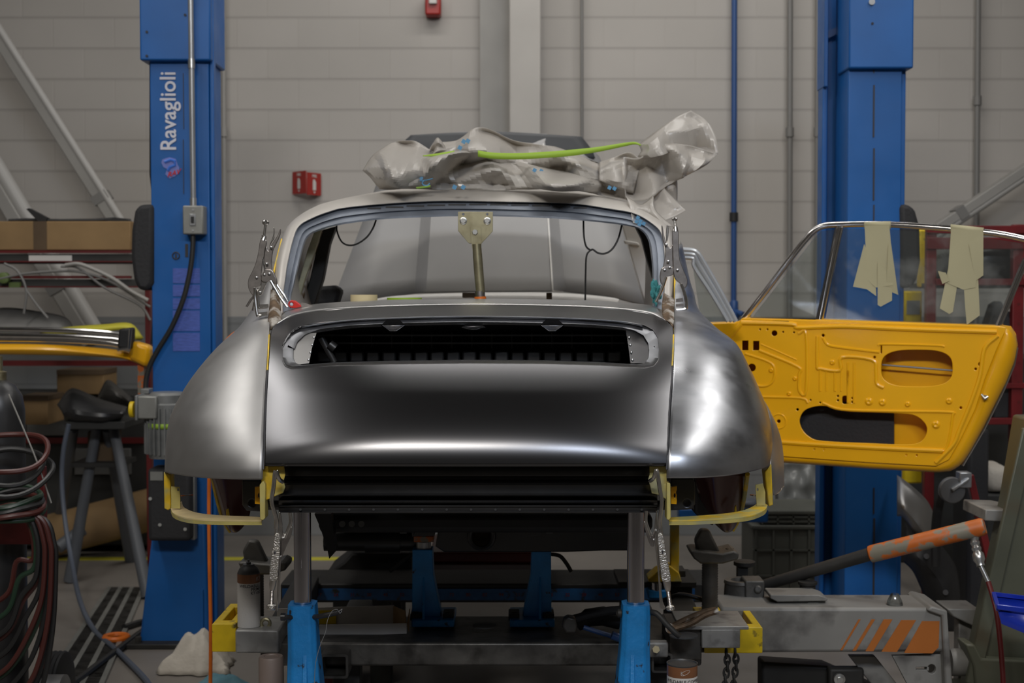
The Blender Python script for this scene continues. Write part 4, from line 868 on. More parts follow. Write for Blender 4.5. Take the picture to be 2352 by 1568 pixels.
RF = fender([(1531, 1098, 1768, 1070, .34, None, 7), (1532, 1072, 1771, 1050, .36, None, 7), (1533, 1040, 1774, 1022, .38, None, 7), (1535, 1000, 1772, 984, .39, None, 7), (1537, 955, 1762, 938, .38, None, 7), (1541, 905, 1743, 890, .36, None, 7), (1544, 855, 1721, 842, .34, None, 7), (1546, 805, 1692, 790, .33, None, 7), (1548, 757, 1650, 757, .31, None, 6), (1549, 715, 1606, 712, .25, 4.47, 5), (1550, 675, 1594, 672, .20, 4.60, 4), (1551, 640, 1584, 640, .16, 4.72, 3), (1550, 560, 1567, 560, .12, 4.92, 3)], 1)
mb = MB(); mb.net(RF, 5, 6); build('rear_fender', mb, 'steel_right', car, label='right rear fender in polished bare metal', solid=.003, ang=70)
mb = MB(); mb.net([[(1742, 905, 4.5), (1752, 915, 4.48), (1762, 930, 4.5), (1770, 945, 4.62)], [(1764, 960, 4.36), (1776, 966, 4.38), (1786, 982, 4.46), (1792, 1000, 4.62)], [(1770, 1020, 4.30), (1781, 1024, 4.34), (1792, 1030, 4.44), (1799, 1040, 4.62)], [(1770, 1070, 4.22), (1782, 1075, 4.26), (1794, 1078, 4.4), (1801, 1080, 4.62)], [(1777, 1120, 4.22), (1781, 1128, 4.26), (1790, 1122, 4.4), (1801, 1114, 4.62)], [(1779, 1136, 4.22), (1781, 1136, 4.26), (1790, 1127, 4.4), (1800, 1118, 4.62)]], 6, 6)
build('wheel_arch_lip', mb, 'steel_left', car, label='flared right wheel arch lip', solid=.004, ang=60)
# seams with yellow edge, exposed inner pillars
sm = lambda x, y: W(x, y, DL(x, y)-.001)
mb = MB(); mb.tube([W(647, 549, 4.97), W(634, 600, 4.83), W(624, 650, 4.70), W(616, 700, 4.58), W(613, 738, 4.44), W(618, 757, 4.36), sm(618, 770), sm(617, 790), sm(616, 815), sm(614, 850)], [.003]*5+[.0024]*5, 6); build('seam_edge', mb, 'yellow_edge', car)
mb = MB(); mb.tube([W(1545, 560, 4.92), W(1550, 640, 4.72), W(1550, 700, 4.57), W(1547.5, 752, 4.37), sm(1547, 770), sm(1546, 800), sm(1544, 840)], [.0032]*4+[.0024]*3, 6); build('seam_edge', mb, 'yellow_edge', car)
for gp in ([(1545, 830), (1541, 890), (1538.5, 920), (1536.5, 950), (1535, 985), (1533.5, 1020), (1532, 1060), (1531, 1078)], [(614, 850), (612, 880), (610.5, 920), (609, 960), (607.5, 1000), (606, 1040), (604.5, 1078)]):
    mb = MB(); mb.tube([sm(*q)+Vector((0, .0015, 0)) for q in gp], .0026, 6); build('panel_gap', mb, 'text_dark', car)
mb = MB(); mb.net([[(622, 664, 4.52), (632, 668, 4.50), (641, 677, 4.50)], [(619, 700, 4.44), (630, 702, 4.42), (645, 705, 4.44)], [(615, 735, 4.35), (628, 738, 4.32), (646, 742, 4.34)], [(616, 752, 4.32), (621, 758, 4.31), (630, 752, 4.32)]], 6, 6); build('cut_pillar', mb, 'rust', car, label='rusty cut pillar section', solid=.003)
mb = MB(); mb.net([[(1524, 671, 4.52), (1538, 680, 4.50), (1549, 685, 4.50)], [(1520, 705, 4.44), (1536, 708, 4.42), (1549, 712, 4.42)], [(1524, 730, 4.37), (1538, 738, 4.34), (1549, 745, 4.34)], [(1540, 740, 4.33), (1545, 748, 4.32), (1548, 752, 4.32)]], 6, 6); build('cut_pillar', mb, 'rust', car, label='rusty cut pillar section', solid=.003)
# tail: black rear panel
mb = MB(); prof = [(1066, 3.83), (1078, 3.83), (1094, 3.84), (1098, 3.87), (1103, 3.84), (1132, 3.86), (1136, 3.88), (1142, 3.845), (1147, 3.865), (1152, 3.86), (1160, 3.95), (1163, 3.93), (1164, 3.86), (1175, 3.865), (1176, 3.93)]
prof = [(1066, 3.83), (1093, 3.835), (1096, 3.86), (1101, 3.86), (1104, 3.835), (1109, 3.83), (1113, 3.845), (1132, 3.85), (1136, 3.83), (1138, 3.835), (1141, 3.87), (1146, 3.88), (1149, 3.845), (1155, 3.855), (1160, 3.90), (1163, 3.90), (1164, 3.86), (1176, 3.862), (1177, 3.95)]
rows = []
for y, yy in prof:
    rows.append([W(x, y+.5*cos((x-1077)/150)*0, yy+.03*abs((x-1077)/430)**3) for x in [640+870*i/24 for i in range(25)]])
mb.grid(rows); rp = build('rear_panel', mb, 'ecoat', car, label='black ribbed rear panel', solid=.004, ang=30)
mb = MB(); mb.tube([W(642+866*i/20, 1162, 3.858+.03*abs((642+866*i/20-1077)/430)**3) for i in range(21)], .0025, 6); mb.tube([W(642+866*i/20, 1175.5, 3.858+.03*abs((642+866*i/20-1077)/430)**3) for i in range(21)], .002, 6); build('lip_bead', mb, 'ecoat', rp)
mb = MB()
for i in range(15):
    x = 690+56*i; mb.cyl(W(x, 1170, 3.858+.03*abs((x-1077)/430)**3), W(x, 1170, 3.87), .0035, n=8)
build('drain_holes', mb, 'ecoat_matte', rp)
# crossmember behind panel lip, carrying the posts
mb = MB(); mb.pb(600, 1150, 1545, 1172, 3.97, .2); build('crossmember', mb, 'ecoat', car, bevel=.01)
# tail side pieces (both sides): s=-1 left, +1 right
def side(pts, s): return pts
mb = MB(); mb.poly([(600, 1070), (652, 1070), (655, 1090), (651, 1105), (655, 1118), (650, 1132), (640, 1136), (608, 1150), (606, 1120), (600, 1110)], 3.80, .006); build('lid_bracket', mb, 'yellow_edge', car, bevel=.002)
mb = MB(); mb.poly([(1531, 1070), (1492, 1070), (1492, 1090), (1489, 1100), (1494, 1118), (1497, 1133), (1512, 1136), (1533, 1148)], 3.80, .006); build('lid_bracket', mb, 'yellow_primer', car, bevel=.002)
for (P1, RIM, P2, BR, FL, BX, m1) in (
    ([(596, 1113), (604, 1104), (609, 1112), (609, 1190), (604, 1195), (597, 1193)],
     [(392, 1170), (400, 1183), (430, 1193), (480, 1197), (560, 1198), (601, 1198)],
     [(376, 1083), (392, 1090), (392, 1168), (386, 1172), (377, 1168)],
     [(393, 1117), (412, 1118), (414, 1140), (414, 1168), (393, 1167)], 1, [(556, 1102), (602, 1102), (602, 1175), (566, 1173), (556, 1160)], 'yellow_primer'),
    ([(1532, 1108), (1540, 1110), (1541, 1190), (1536, 1195), (1531, 1192)],
     [(1763, 1163), (1755, 1175), (1725, 1187), (1680, 1193), (1600, 1197), (1537, 1198)],
     [(1756, 1081), (1772, 1066), (1776, 1160), (1766, 1163), (1760, 1120)],
     [(1735, 1113), (1752, 1110), (1758, 1130), (1758, 1160), (1738, 1162)], -1, [(1541, 1098), (1592, 1098), (1597, 1110), (1597, 1158), (1588, 1170), (1541, 1172)], 'yellow_edge')):
    mb = MB(); mb.poly(P1, 3.78, .05); build('light_mount', mb, 'yellow_primer', car, bevel=.002)
    a = cat([(x, y, 0) for x, y in RIM], 6); mb = MB(); n = len(a); rows = []
    f = lambda p, i, dy, dY: W(p.x, p.y+dy, 3.80+.35*((1-i/(n-1))**2.5)+dY)
    # top ledge (flat strip going back) and front flange
    g = lambda p, i, dz, dY: W(p.x, p.y, 3.80+.30*((1-i/(n-1))**2.5))+Vector((0, dY, dz))
    k = .5+.5*0
    mb.c = 0; mb.grid([[g(p, i, .0, .05+.09*(1-i/(n-1))) for i, p in enumerate(a)], [g(p, i, 0, 0) for i, p in enumerate(a)]])
    mb.c = 1; mb.grid([[g(p, i, 0, 0) for i, p in enumerate(a)], [g(p, i, -.013, .002) for i, p in enumerate(a)]])
    mb.v = [v+Vector((0, 0, .004)) for v in mb.v]
    build('light_rim', mb, ['tan_primer' if FL > 0 else 'yellow_edge', 'yellow_primer'], car, label='sanded lower rim of the tail light opening', solid=.003, flat=True)
    mb = MB(); mb.poly(P2, 4.12, .05); build('arch_edge', mb, 'yellow_edge', car, bevel=.003)
    mb = MB(); mb.pplate(BR, [oval(BR[1][0]-3 if FL > 0 else BR[0][0]+5, 1124, 2, 3.4, 10)], 4.05, .004, .001); build('bumper_tab', mb, 'yellow_primer', car)
    mb = MB(); x = BR[2][0] if FL > 0 else BR[0][0]; mb.bar(W(x, 1138, 4.06), W(x+26*FL if FL > 0 else x-8, 1136, 4.12), .012, .003); build('rusty_stud', mb, 'orange_worn', car)
    mb = MB(); cx = sum(p[0] for p in BX)/len(BX)
    mb.pplate(BX, [oval(cx+2, 1155, 8, 8, 16)], 3.92, .012, .004); bx = build('chassis_end', mb, 'ecoat', car)
    mb = MB(); mb.poly([(x+(cx-x)*.06, y) for x, y in BX], 3.95, .5); build('chassis_rail', mb, 'ecoat', car, bevel=.01)
    mb = MB(); x = 585 if FL > 0 else 1541; mb.pplate([(x, 1118), (x+14, 1116), (x+14, 1124), (x+12, 1130), (x+14, 1150), (x+13, 1158), (x, 1157)], [oval(x+9, 1138, 2.5, 5, 12)], 3.88, .01, .002); build('mount_bracket', mb, 'yellow_paint', car)
# dark wheel houses
mb = MB(); mb.net([[(480, 1080, 4.2), (500, 1080, 4.15), (560, 1080, 4.2), (600, 1080, 4.25)], [(498, 1150, 4.35), (515, 1160, 4.25), (545, 1160, 4.28), (580, 1150, 4.35)], [(512, 1195, 4.4), (528, 1212, 4.32), (548, 1214, 4.34), (570, 1195, 4.4)], [(522, 1212, 4.45), (532, 1222, 4.4), (545, 1222, 4.4), (556, 1210, 4.45)]], 6, 6); wh = build('wheel_house', mb, 'maroon', car, solid=.004)
mb = MB(); mb.tube(cat([W(486, 1085, 4.22), W(500, 1150, 4.33), W(514, 1195, 4.39), W(530, 1221, 4.4)], 5), .007, 8); build('house_flange', mb, 'yellow_edge', wh)
mb = MB(); mb.poly([(519, 1170), (524, 1168), (527, 1190), (520, 1195)], 4.24, .01); build('yellow_patch', mb, 'yellow_edge', wh)
mb = MB(); mb.net([[(1590, 1080, 4.2), (1640, 1080, 4.15), (1690, 1080, 4.2), (1718, 1085, 4.25)], [(1610, 1150, 4.35), (1640, 1165, 4.25), (1680, 1165, 4.28), (1708, 1150, 4.35)], [(1640, 1200, 4.4), (1660, 1215, 4.32), (1680, 1215, 4.34), (1698, 1195, 4.4)], [(1655, 1214, 4.45), (1665, 1222, 4.4), (1678, 1221, 4.4), (1688, 1212, 4.45)]], 6, 6); wh = build('wheel_house', mb, 'maroon', car, solid=.004)
mb = MB(); mb.tube(cat([W(1717, 1088, 4.22), W(1708, 1150, 4.33), W(1697, 1190, 4.39), W(1682, 1218, 4.4)], 5), .007, 8); build('house_flange', mb, 'yellow_edge', wh)
mb = MB(); mb.poly([(1688, 1165), (1691, 1160), (1693, 1185), (1684, 1200)], 4.24, .01); build('yellow_patch', mb, 'yellow_edge', wh)
mb = MB(); mb.poly([(1595, 1080), (1640, 1080), (1640, 1210), (1595, 1180)], 4.35, .3); build('inner_fender', mb, 'ecoat', car, bevel=.01)
# floor pan, running gear under the car
mb = MB(); mb.pb(730, 1180, 1500, 1225, 4.45, 1.9); build('floor_pan', mb, 'ecoat_matte', car, bevel=.02)
mb = MB(); mb.poly([(722, 1180), (760, 1180), (772, 1265), (756, 1283), (752, 1262), (735, 1210)], 4.4, .05); build('side_plate', mb, 'ecoat_matte', car)
mb = MB(); mb.pplate([(1010, 1190), (1420, 1190), (1470, 1225), (1462, 1262), (1300, 1268), (1020, 1268), (1000, 1255)], [oval(1106, 1232, 23, 23, 28)], 4.75, .02, .006); cm = build('rear_bulkhead', mb, 'ecoat', car)
mb = MB(); mb.tube([W(1106+27*cos(a), 1232+27*sin(a), 4.74) for a in [i*pi/14 for i in range(28)]], .009, 8, closed=True); build('hole_ring', mb, 'ecoat', cm)
mb = MB(); mb.cyl(W(1106, 1232, 4.80), W(1106, 1232, 4.83), .045); build('bearing_bore', mb, 'cardboard_dark', cm)
mb = MB(); mb.cyl(W(745, 1243, 4.9), W(960, 1243, 4.9), .033, n=24); mb.cyl(W(840, 1243, 4.9), W(920, 1243, 4.9), .042, n=24); build('torsion_tube', mb, 'ecoat', car)
mb = MB(); mb.cyl(W(1290, 1240, 4.9), W(1470, 1240, 4.9), .036, n=24); build('torsion_tube', mb, 'ecoat', car)
for x in (926, 1262):
    mb = MB(); mb.pplate([(x-8, 1192), (x+8, 1192), (x+8, 1225), (x-8, 1225)], [oval(x, 1210, 3.5, 6, 12)], 4.6, .004, .001); build('hanger_bracket', mb, 'grey_stuff', car)
for x in (972, 1222):
    mb = MB(); mb.pplate([(x-26, 1185), (x+26, 1185), (x+26, 1230), (x-26, 1232)], [oval(x-8, 1200, 4, 8, 12)], 4.62, .006, .002); mb.pb(x-26, 1188, x-22, 1230, 4.57, .05); mb.pb(x+22, 1188, x+26, 1230, 4.57, .05); build('mount_plate', mb, 'ecoat', car)
mb = MB()
for x in (786, 808, 830): mb.cyl(W(x, 1203, 4.43), W(x, 1203, 4.41), .010, n=14)
build('pan_bolts', mb, 'grey_stuff', car)
# side body so that the shell is closed
mb = MB(); mb.box((-.90, 5.55, 1.23), (.03, 1.5, .52)); build('side_panel', mb, 'steel_left', car)
mb = MB(); mb.box((.72, 5.75, 1.05), (.10, 2.0, .13)); build('sill', mb, 'yellow_paint', car, bevel=.02)
mb = MB(); mb.box((.735, 5.93, 1.27), (.09, .10, .46)); build('hinge_post', mb, 'yellow_paint', car, bevel=.01)
mb = MB(); n = 12; rows = []
for Yf, zt_f, zb_f, hw in ((6.15, 1.50, 1.0, .80), (6.5, 1.53, 1.0, .82), (6.9, 1.52, 1.02, .82), (7.3, 1.42, 1.04, .78), (7.6, 1.28, 1.06, .66), (7.72, 1.18, 1.08, .5)):
    cxf = -.16; r = []
    for k in range(25):
        t_ = pi*k/24; r.append(Vector((cxf-hw*math.copysign(abs(cos(t_))**.6, cos(t_)), Yf, zb_f+(zt_f-zb_f)*abs(sin(t_))**.55)))
    rows.append(r)
mb.grid([[Vector(b) for b in c] for c in zip(*[cat(c, 4) for c in zip(*rows)])]); build('front_body', mb, 'steel_left', car, solid=.004)
# chrome frame behind right pillar
mb = MB()
for off, r in ((0, .010), (9, .009), (18, .008)):
    mb.tube(cat(PW([(1556, 573+off), (1590, 575+off), (1602-off*.5, 582+off), (1612-off*.9, 596+off*1.1), (1650-off*1.0, 662+off*.5), (1690-off*1.0, 738)], 5.55), 5), r, 8)
build('pillar_frame', mb, 'bare_matte', car, label='bare metal side window frame')
mb = MB(); mb.poly([(1590, 600), (1610, 605), (1672, 738), (1610, 738)], 5.57, .004); build('quarter_glass', mb, 'glass', car)

# ================================================================ OPEN DOOR
p0 = W(1640, 900, 5.75); p1 = W(2340, 900, 5.30)
du = Vector((p1.x-p0.x, p1.y-p0.y, 0)).normalized(); dn = Vector((du.y, -du.x, 0))   # dn points at the camera
def Q(px, py):
    p = WP(px, py, p0, dn); return ((p-p0).dot(du), p.z)
def DP(px, py, w=0): u, v = Q(px, py); return Vector((p0.x, p0.y, 0))+du*u+Vector((0, 0, v))+dn*w
fd = lambda off: (lambda u, v, w: Vector((p0.x, p0.y, 0))+du*u+Vector((0, 0, v))+dn*(w+off))
door = thing('open_door', 'yellow car door shell standing open at right of the car', 'door', DP(1700, 1055))
DO = [(1606, 745), (1694, 742), (1704, 731), (1790, 733), (1880, 736), (2060, 742), (2200, 746), (2300, 750), (2312, 752), (2290, 800), (2262, 870), (2240, 940), (2206, 1010), (2180, 1055), (2150, 1070), (2000, 1062), (1800, 1048), (1640, 1040), (1606, 1036)]
H1 = [(p.x, p.y) for p in resample([(x, y, 0) for x, y in [(2062, 802), (2150, 805), (2172, 812), (2186, 830), (2188, 850), (2180, 872), (2162, 886), (2060, 886), (2040, 876), (2026, 856), (2024, 836), (2034, 816), (2046, 806)]], 60)]
H1 = oval(2106, 845, 82, 42, 48, 3.0)
H2 = [(p.x, p.y) for p in cat([(x, y, 0) for x, y in [(1880, 932), (1905, 934), (1935, 943), (1965, 946), (2060, 949), (2102, 954), (2126, 974), (2128, 995), (2114, 1014), (2080, 1020), (1990, 1017), (1890, 1012), (1860, 1003), (1842, 984), (1837, 962), (1850, 941)]], 4, True)]
circ = lambda x, y, r, n=14: oval(x, y, r, r, n)
sq = lambda x0, y0, x1, y1: [(x0, y0), (x1, y0), (x1, y1), (x0, y1)]
holes = [H1, H2, circ(1779, 765, 6.5), circ(1727, 844, 9), circ(2252, 836, 5), circ(2241, 847, 2.8), sq(1705, 782, 1719, 804), sq(1730, 783, 1744, 804), oval(1941, 918, 6.5, 9.5, 18, 3), sq(2023, 793, 2026, 811),
         circ(1746, 756, 2), circ(1763, 756, 2), circ(1799, 762, 2), circ(1824, 763, 2), circ(1891, 770, 3.4), circ(1826, 869, 3), circ(1813, 904, 3), circ(1832, 940, 3), circ(2009, 820, 3), circ(1925, 909, 2.4), circ(1925, 919, 2.4), circ(1958, 914, 2.4), circ(1958, 923, 2.4),
         circ(1862, 918, 2), circ(1884, 924, 2), circ(2207, 936, 3), circ(1789, 967, 4), circ(1871, 1031, 1.8), circ(1893, 1032, 1.8), circ(2082, 1044, 1.8), circ(2106, 1045, 1.8), circ(2027, 924, 2.4)]
mb = MB(); q = lambda lp: [Q(x, y) for x, y in lp]
mb.plate(q(DO), [q(h) for h in holes], fd(0), .006, .0022)
# pressed ribs and bosses
def rib(pts, r, w=.002): mb.tube(cat([DP(x, y, w) for x, y in pts], 4), r, 8)
rib([(1676, 776), (1702, 744), (1712, 741), (1820, 744), (1832, 752), (1900, 750), (1960, 750), (2100, 756), (2290, 762)], .010)
rib([(1744, 804), (1833, 842), (1836, 860), (1836, 896), (1852, 897), (1852, 768), (1834, 766)], .007)
rib([(1748, 790), (1790, 808), (1830, 826)], .004)
rib([(1712, 812), (1760, 828), (1778, 842), (1778, 870), (1765, 884), (1745, 886), (1730, 878)], .006)
rib([(1890, 775), (1900, 790), (1920, 796), (2000, 806), (2020, 808)], .006)
rib([(1878, 772), (1878, 840), (1885, 846), (1930, 850), (1934, 820), (2004, 826), (2012, 850), (2014, 880), (2030, 890)], .008)
for x in (1884, 1918, 1948): rib([(x, 850), (x, 898)], .005); rib([(x+14, 850), (x+14, 898)], .004)
rib([(1962, 832), (1962, 925)], .005); rib([(1948, 832), (1948, 925)], .005)
rib([(1752, 911), (1840, 914), (1856, 925)], .006)
rib([(1890, 925), (1935, 940), (2050, 944), (2180, 946), (2188, 956), (2180, 1010), (2172, 1032), (2165, 1035)], .006)
rib([(1780, 1014), (1900, 1022), (2050, 1030), (2166, 1035)], .010)
rib([(2018, 794), (2030, 790), (2150, 793), (2170, 796)], .005)
rib([(2292, 770), (2262, 800), (2252, 860), (2232, 920), (2205, 985), (2190, 1020), (2150, 1062)], .009)
for x, y, r in ((2027, 924, 9), (2150, 975, 10), (2085, 928, 7), (2180, 921, 8), (1789, 967, 17), (1826, 869, 6), (1813, 904, 6), (1772, 850, 7), (1912, 832, 7), (1996, 922, 10)):
    c = DP(x, y, .002); r_ = S(r, 5.5)
    mb.lathe(c, dn, [(r_, 0), (r_*.85, .004), (r_*.45, .007), (r_*.3, .005)], 20) if (x, y) != (1789, 967) else mb.tube([c+(du*cos(a)+Vector((0, 0, 1))*sin(a))*r_ for a in [i*pi/12 for i in range(24)]], .004, 8, closed=True)
inn_p = build('inner_panel', mb, 'yellow_paint', door, ang=40)
# side wall band around, outer skin
DO2 = [(1606, 741), (1694, 738), (1704, 728), (1880, 732), (2300, 747), (2318, 750), (2330, 768), (2334, 795), (2328, 830), (2308, 880), (2285, 925), (2255, 985), (2225, 1040), (2205, 1070), (2182, 1085), (2150, 1088), (2000, 1080), (1800, 1066), (1606, 1054)]
a = [Q(x, y) for x, y in DO]; ra = [fd(-.002)(u, v, 0) for u, v in a]; 
mb = MB(); n = len(DO); A_ = resample([Vector((*Q(x, y), 0)) for x, y in DO], 160); B_ = resample([Vector((*Q(x, y), 0)) for x, y in DO2], 160)
rows = [[fd(-.003)(p.x, p.y, 0) for p in A_], [fd(-.014)(p.x*.35+q_.x*.65, p.y*.35+q_.y*.65, 0) for p, q_ in zip(A_, B_)], [fd(-.05)(p.x, p.y, 0) for p in B_], [fd(-.095)(p.x, p.y, 0) for p in B_]]
mb.grid(rows, True); build('door_rim', mb, 'yellow_paint', door, solid=.002, ang=50)
mb = MB(); mb.plate([Q(x, y) for x, y in DO2], [], fd(-.098), .004); build('outer_skin', mb, 'yellow_paint', door)
mb = MB(); mb.plate([Q(x, y) for x, y in sq(1822, 925, 2048, 1024)], [], fd(-.070), .003); build('sound_pad', mb, 'black_pad', door, label='black sound deadening sheet')
mb = MB(); mb.cyl(DP(2022, 839, -.05), DP(2192, 853, -.05), .004, n=8); build('guide_wire', mb, 'conduit', door)
mb = MB(); mb.plate([Q(x, y) for x, y in [(1728, 736), (1812, 737), (1814, 742), (1728, 741)]], [], fd(.004), .004); build('stained_edge', mb, 'cardboard_dark', door)
mb = MB(); mb.cyl(DP(2263, 912, -.02), DP(2263, 912, .012), .009, n=10); mb.tube([DP(2255, 905, .01), DP(2263, 914, .014), DP(2270, 910, .012)], .005, 8); build('latch_pin', mb, 'bolt_zinc', door)
mb = MB(); mb.tube([DP(x, y, -.097) for x, y in [(2332, 800), (2325, 840), (2300, 900), (2255, 990), (2205, 1075)]], .006, 8); build('edge_strip', mb, 'chrome', door)
# chrome window frame and glass
fr = [(1702, 734), (1760, 662), (1822, 580), (1850, 546), (1868, 528), (1890, 518), (1930, 515), (2010, 514), (2100, 518), (2200, 526), (2290, 536), (2352, 548), (2385, 556), (2382, 566), (2350, 620), (2295, 750)]
fr = [(1704, 732), (1760, 662), (1822, 580), (1850, 546), (1868, 528), (1890, 518), (1930, 515), (2010, 514), (2100, 518), (2200, 526), (2290, 536), (2350, 548), (2372, 556), (2370, 570), (2345, 620), (2292, 750)]
mb = MB(); mb.tube(cat([DP(x, y, -.03) for x, y in fr], 4), .0125, 12); wf = build('window_frame', mb, 'chrome', door, label='chrome door window frame')
mb = MB(); mb.tube([DP(1880, 736, -.028), DP(1902, 630, -.028), DP(1926, 520, -.028)], .0145, 12); build('vent_post', mb, 'chrome', wf)
mb = MB(); mb.tube([DP(1874, 733, -.012), DP(1896, 630, -.012), DP(1918, 524, -.012)], .003, 6); mb.tube([DP(1722, 731, -.014), DP(1872, 733, -.014)], .005, 6); build('vent_seal', mb, 'black_rubber', wf)
mb = MB(); mb.plate([Q(x, y) for x, y in [(1722, 732), (1860, 555), (1882, 530), (1918, 526), (1876, 732)]], [], fd(-.030), .004); build('vent_glass', mb, 'glass', door)
mb = MB(); mb.plate([Q(x, y) for x, y in [(1890, 745), (1932, 524), (2010, 524), (2200, 536), (2350, 558), (2348, 600), (2290, 750)]], [], fd(-.030), .004); build('window_glass', mb, 'glass', door)
mb = MB()
mb.plate([Q(x, y) for x, y in [(1608, 745), (1690, 744), (1668, 775), (1640, 800), (1608, 800)]], [Q_ for Q_ in [[Q(x, y) for x, y in circ(1652, 751, 3.5)], [Q(x, y) for x, y in circ(1671, 750, 4)]]], fd(-.02), .004); build('hinge_panel', mb, 'yellow_paint', door)
# masking tape strips hung on the frame
def tape(polys, cap, label):
    t = thing('masking_tape', label, 'tape', DP((cap[0]+cap[2])/2, cap[1], 0))
    mb = MB(); a, b = cap[0], cap[2]
    rows = []
    for k in range(9):
        an = -pi*.1+pi*1.15*k/8; rows.append([DP(x, cap[1]+(8 if x == x else 0)+(cap[4] if x == b else 0), -.03)+dn*(.0150*cos(pi/2-an) if 1 else 0)+Vector((0, 0, .0150*cos(an))) for x in (a, b)])
    mb.grid(rows); build('fold', mb, 'masking', t, solid=.0006)
    for i, pl in enumerate(polys):
        mb = MB(); mb.plate([Q(x, y) for x, y in pl], [], lambda u, v, w, i=i: fd(-.0145+.0016*i+.004*sin(v*24+i))(u, v, w), .0006); build('strip', mb, 'masking', t)
tape([[(1985, 518), (2042, 518), (2048, 600), (2050, 655), (2010, 660), (1990, 640)], [(1984, 560), (1992, 580), (2010, 655), (2012, 680), (1990, 664), (1958, 658)], [(2015, 600), (2048, 640), (2048, 690), (2022, 704), (2015, 700)], [(2040, 560), (2046, 560), (2062, 677), (2046, 670), (2035, 650)]], (1983, 508, 2044, 508, 0), 'cream masking tape strips on the door window, the set nearer the hinge')
tape([[(2184, 524), (2256, 531), (2240, 660), (2212, 665), (2175, 650)], [(2180, 600), (2200, 640), (2188, 716), (2180, 721), (2158, 708), (2168, 660)], [(2212, 640), (2246, 640), (2250, 724), (2220, 746), (2216, 700)], [(2225, 560), (2258, 532), (2258, 632), (2240, 645)], [(2154, 622), (2172, 626), (2180, 645), (2164, 652)]], (2182, 515, 2258, 515, 8), 'cream masking tape strips on the door window, the set nearer the rear post')
# ================================================================ BENCH
# front stands with chrome posts
def front_stand(xc, xr, label, side):
    Yc = 4.07; Yf = Yc-.045; t = thing('support_stand', label, 'stand', (W(xc, 1568, Yc).x, Yc, 0))
    x = W(xr, 1300, Yc).x; r = S(20, Yc); z0 = W(0, 1404, Yc).z-.12; z1 = W(0, 1173, Yc).z
    mb = MB(); mb.cyl((x, Yc, z0), (x, Yc, z1), r, n=40); build('chrome_post', mb, 'rod_chrome', t)
    zt_ = W(0, 1392, Yf).z; zb = .012
    # square hollow column, leaning flare with a rib
    wt = S(33, Yf); mb = MB(); k = 5
    prof = [(-wt, -wt*1.0), (wt, -wt*1.0), (wt, wt*1.2), (-wt, wt*1.2)]
    def oct_(w, d, ch): return [(-w+ch, -d), (w-ch, -d), (w, -d+ch), (w, d-ch), (w-ch, d), (-w+ch, d), (-w, d-ch), (-w, -d+ch)]
    rows = []
    for z, w, d, sh in ((zt_, wt*.95, .045, 0), (zt_-.03, wt*1.0, .047, 0), (zt_-.12, wt*1.03, .052, side*.003), (zt_-.25, wt*1.2, .066, side*.008), (zt_-.5, wt*1.6, .10, side*.012), (.02, wt*2.2, .15, side*.016)):
        rows.append([Vector((x+a+sh, Yc+b, z)) for a, b in oct_(w, d, min(w, d)*.38)])
    mb.grid(rows, True); n0 = 8
    inner = [Vector((x+a, Yc+b, zt_)) for a, b in [(r*1.06*cos(pi/2*0+2*pi*i/8+pi/8-pi*.75), r*1.06*sin(2*pi*i/8+pi/8-pi*.75)) for i in range(8)]]
    mb.grid([rows[0], inner, [v-Vector((0, 0, .1)) for v in inner]], True)
    build('column', mb, 'stand_blue', t, bevel=.004, ang=30)
    mb = MB(); s = side
    mb.add([Vector((x+s*.012-.006, Yc-.045, zt_-.10)), Vector((x+s*.012+.006, Yc-.045, zt_-.10)), Vector((x+s*.02+.008, Yc-.14, zt_-.5)), Vector((x+s*.02-.008, Yc-.14, zt_-.5)), Vector((x+s*.012-.006, Yc-.02, zt_-.10)), Vector((x+s*.012+.006, Yc-.02, zt_-.10)), Vector((x+s*.02+.008, Yc-.02, zt_-.5)), Vector((x+s*.02-.008, Yc-.02, zt_-.5))],
           [(0, 1, 2, 3), (4, 7, 6, 5), (0, 4, 5, 1), (3, 2, 6, 7), (0, 3, 7, 4), (1, 5, 6, 2)]); build('rib', mb, 'stand_blue', t, bevel=.002)
    mb = MB(); mb.add([Vector(v) for v in [(x-s*wt*.6, Yc-.01, zt_-.16), (x-s*wt*.6, Yc+.01, zt_-.16), (x-s*wt*1.9, Yc+.01, zt_-.5), (x-s*wt*1.9, Yc-.01, zt_-.5), (x-s*wt*.6, Yc+.01, zt_-.5), (x-s*wt*.6, Yc-.01, zt_-.5)]], [(0, 1, 2, 3), (1, 4, 2), (0, 3, 5), (0, 5, 4, 1), (3, 2, 4, 5)]); build('side_gusset', mb, 'stand_blue', t)
    mb = MB(); mb.box((x, Yc, .008), (.34, .36, .016)); build('foot_plate', mb, 'stand_blue', t, bevel=.003)
    return t, x, zt_
t, x, zt_ = front_stand(695, 695, 'blue stand with a chrome post under the left side of the car tail', 1)
mb = MB(); mb.tube(cat([W(646, 1416, 4.02), W(660, 1417, 4.02), W(700, 1418, 4.05), W(740, 1414, 4.02), (W(775, 1406, 4.02)), W(781, 1403, 4.02)], 4), [.0075]*21, 10); mb.cyl(W(645, 1416, 4.02), W(655, 1416, 4.02), .011); build('locking_pin', mb, 'ecoat', t, label='black locking pin')
mb = MB(); mb.tube(cat([W(778, 1404, 4.01), W(786, 1398, 4.01), W(781, 1408, 4.0), W(774, 1399, 4.01), W(762, 1404, 4.0), W(752, 1425, 4.0), W(748, 1450, 3.99), W(738, 1475, 3.98), W(730, 1500, 3.97), W(724, 1530, 3.96), W(722, 1580, 3.96)], 5), .0009, 5); build('pin_wire', mb, 'conduit', t)
t, x, zt_ = front_stand(1461, 1460, 'blue stand with a chrome post under the right side of the car tail', -1)
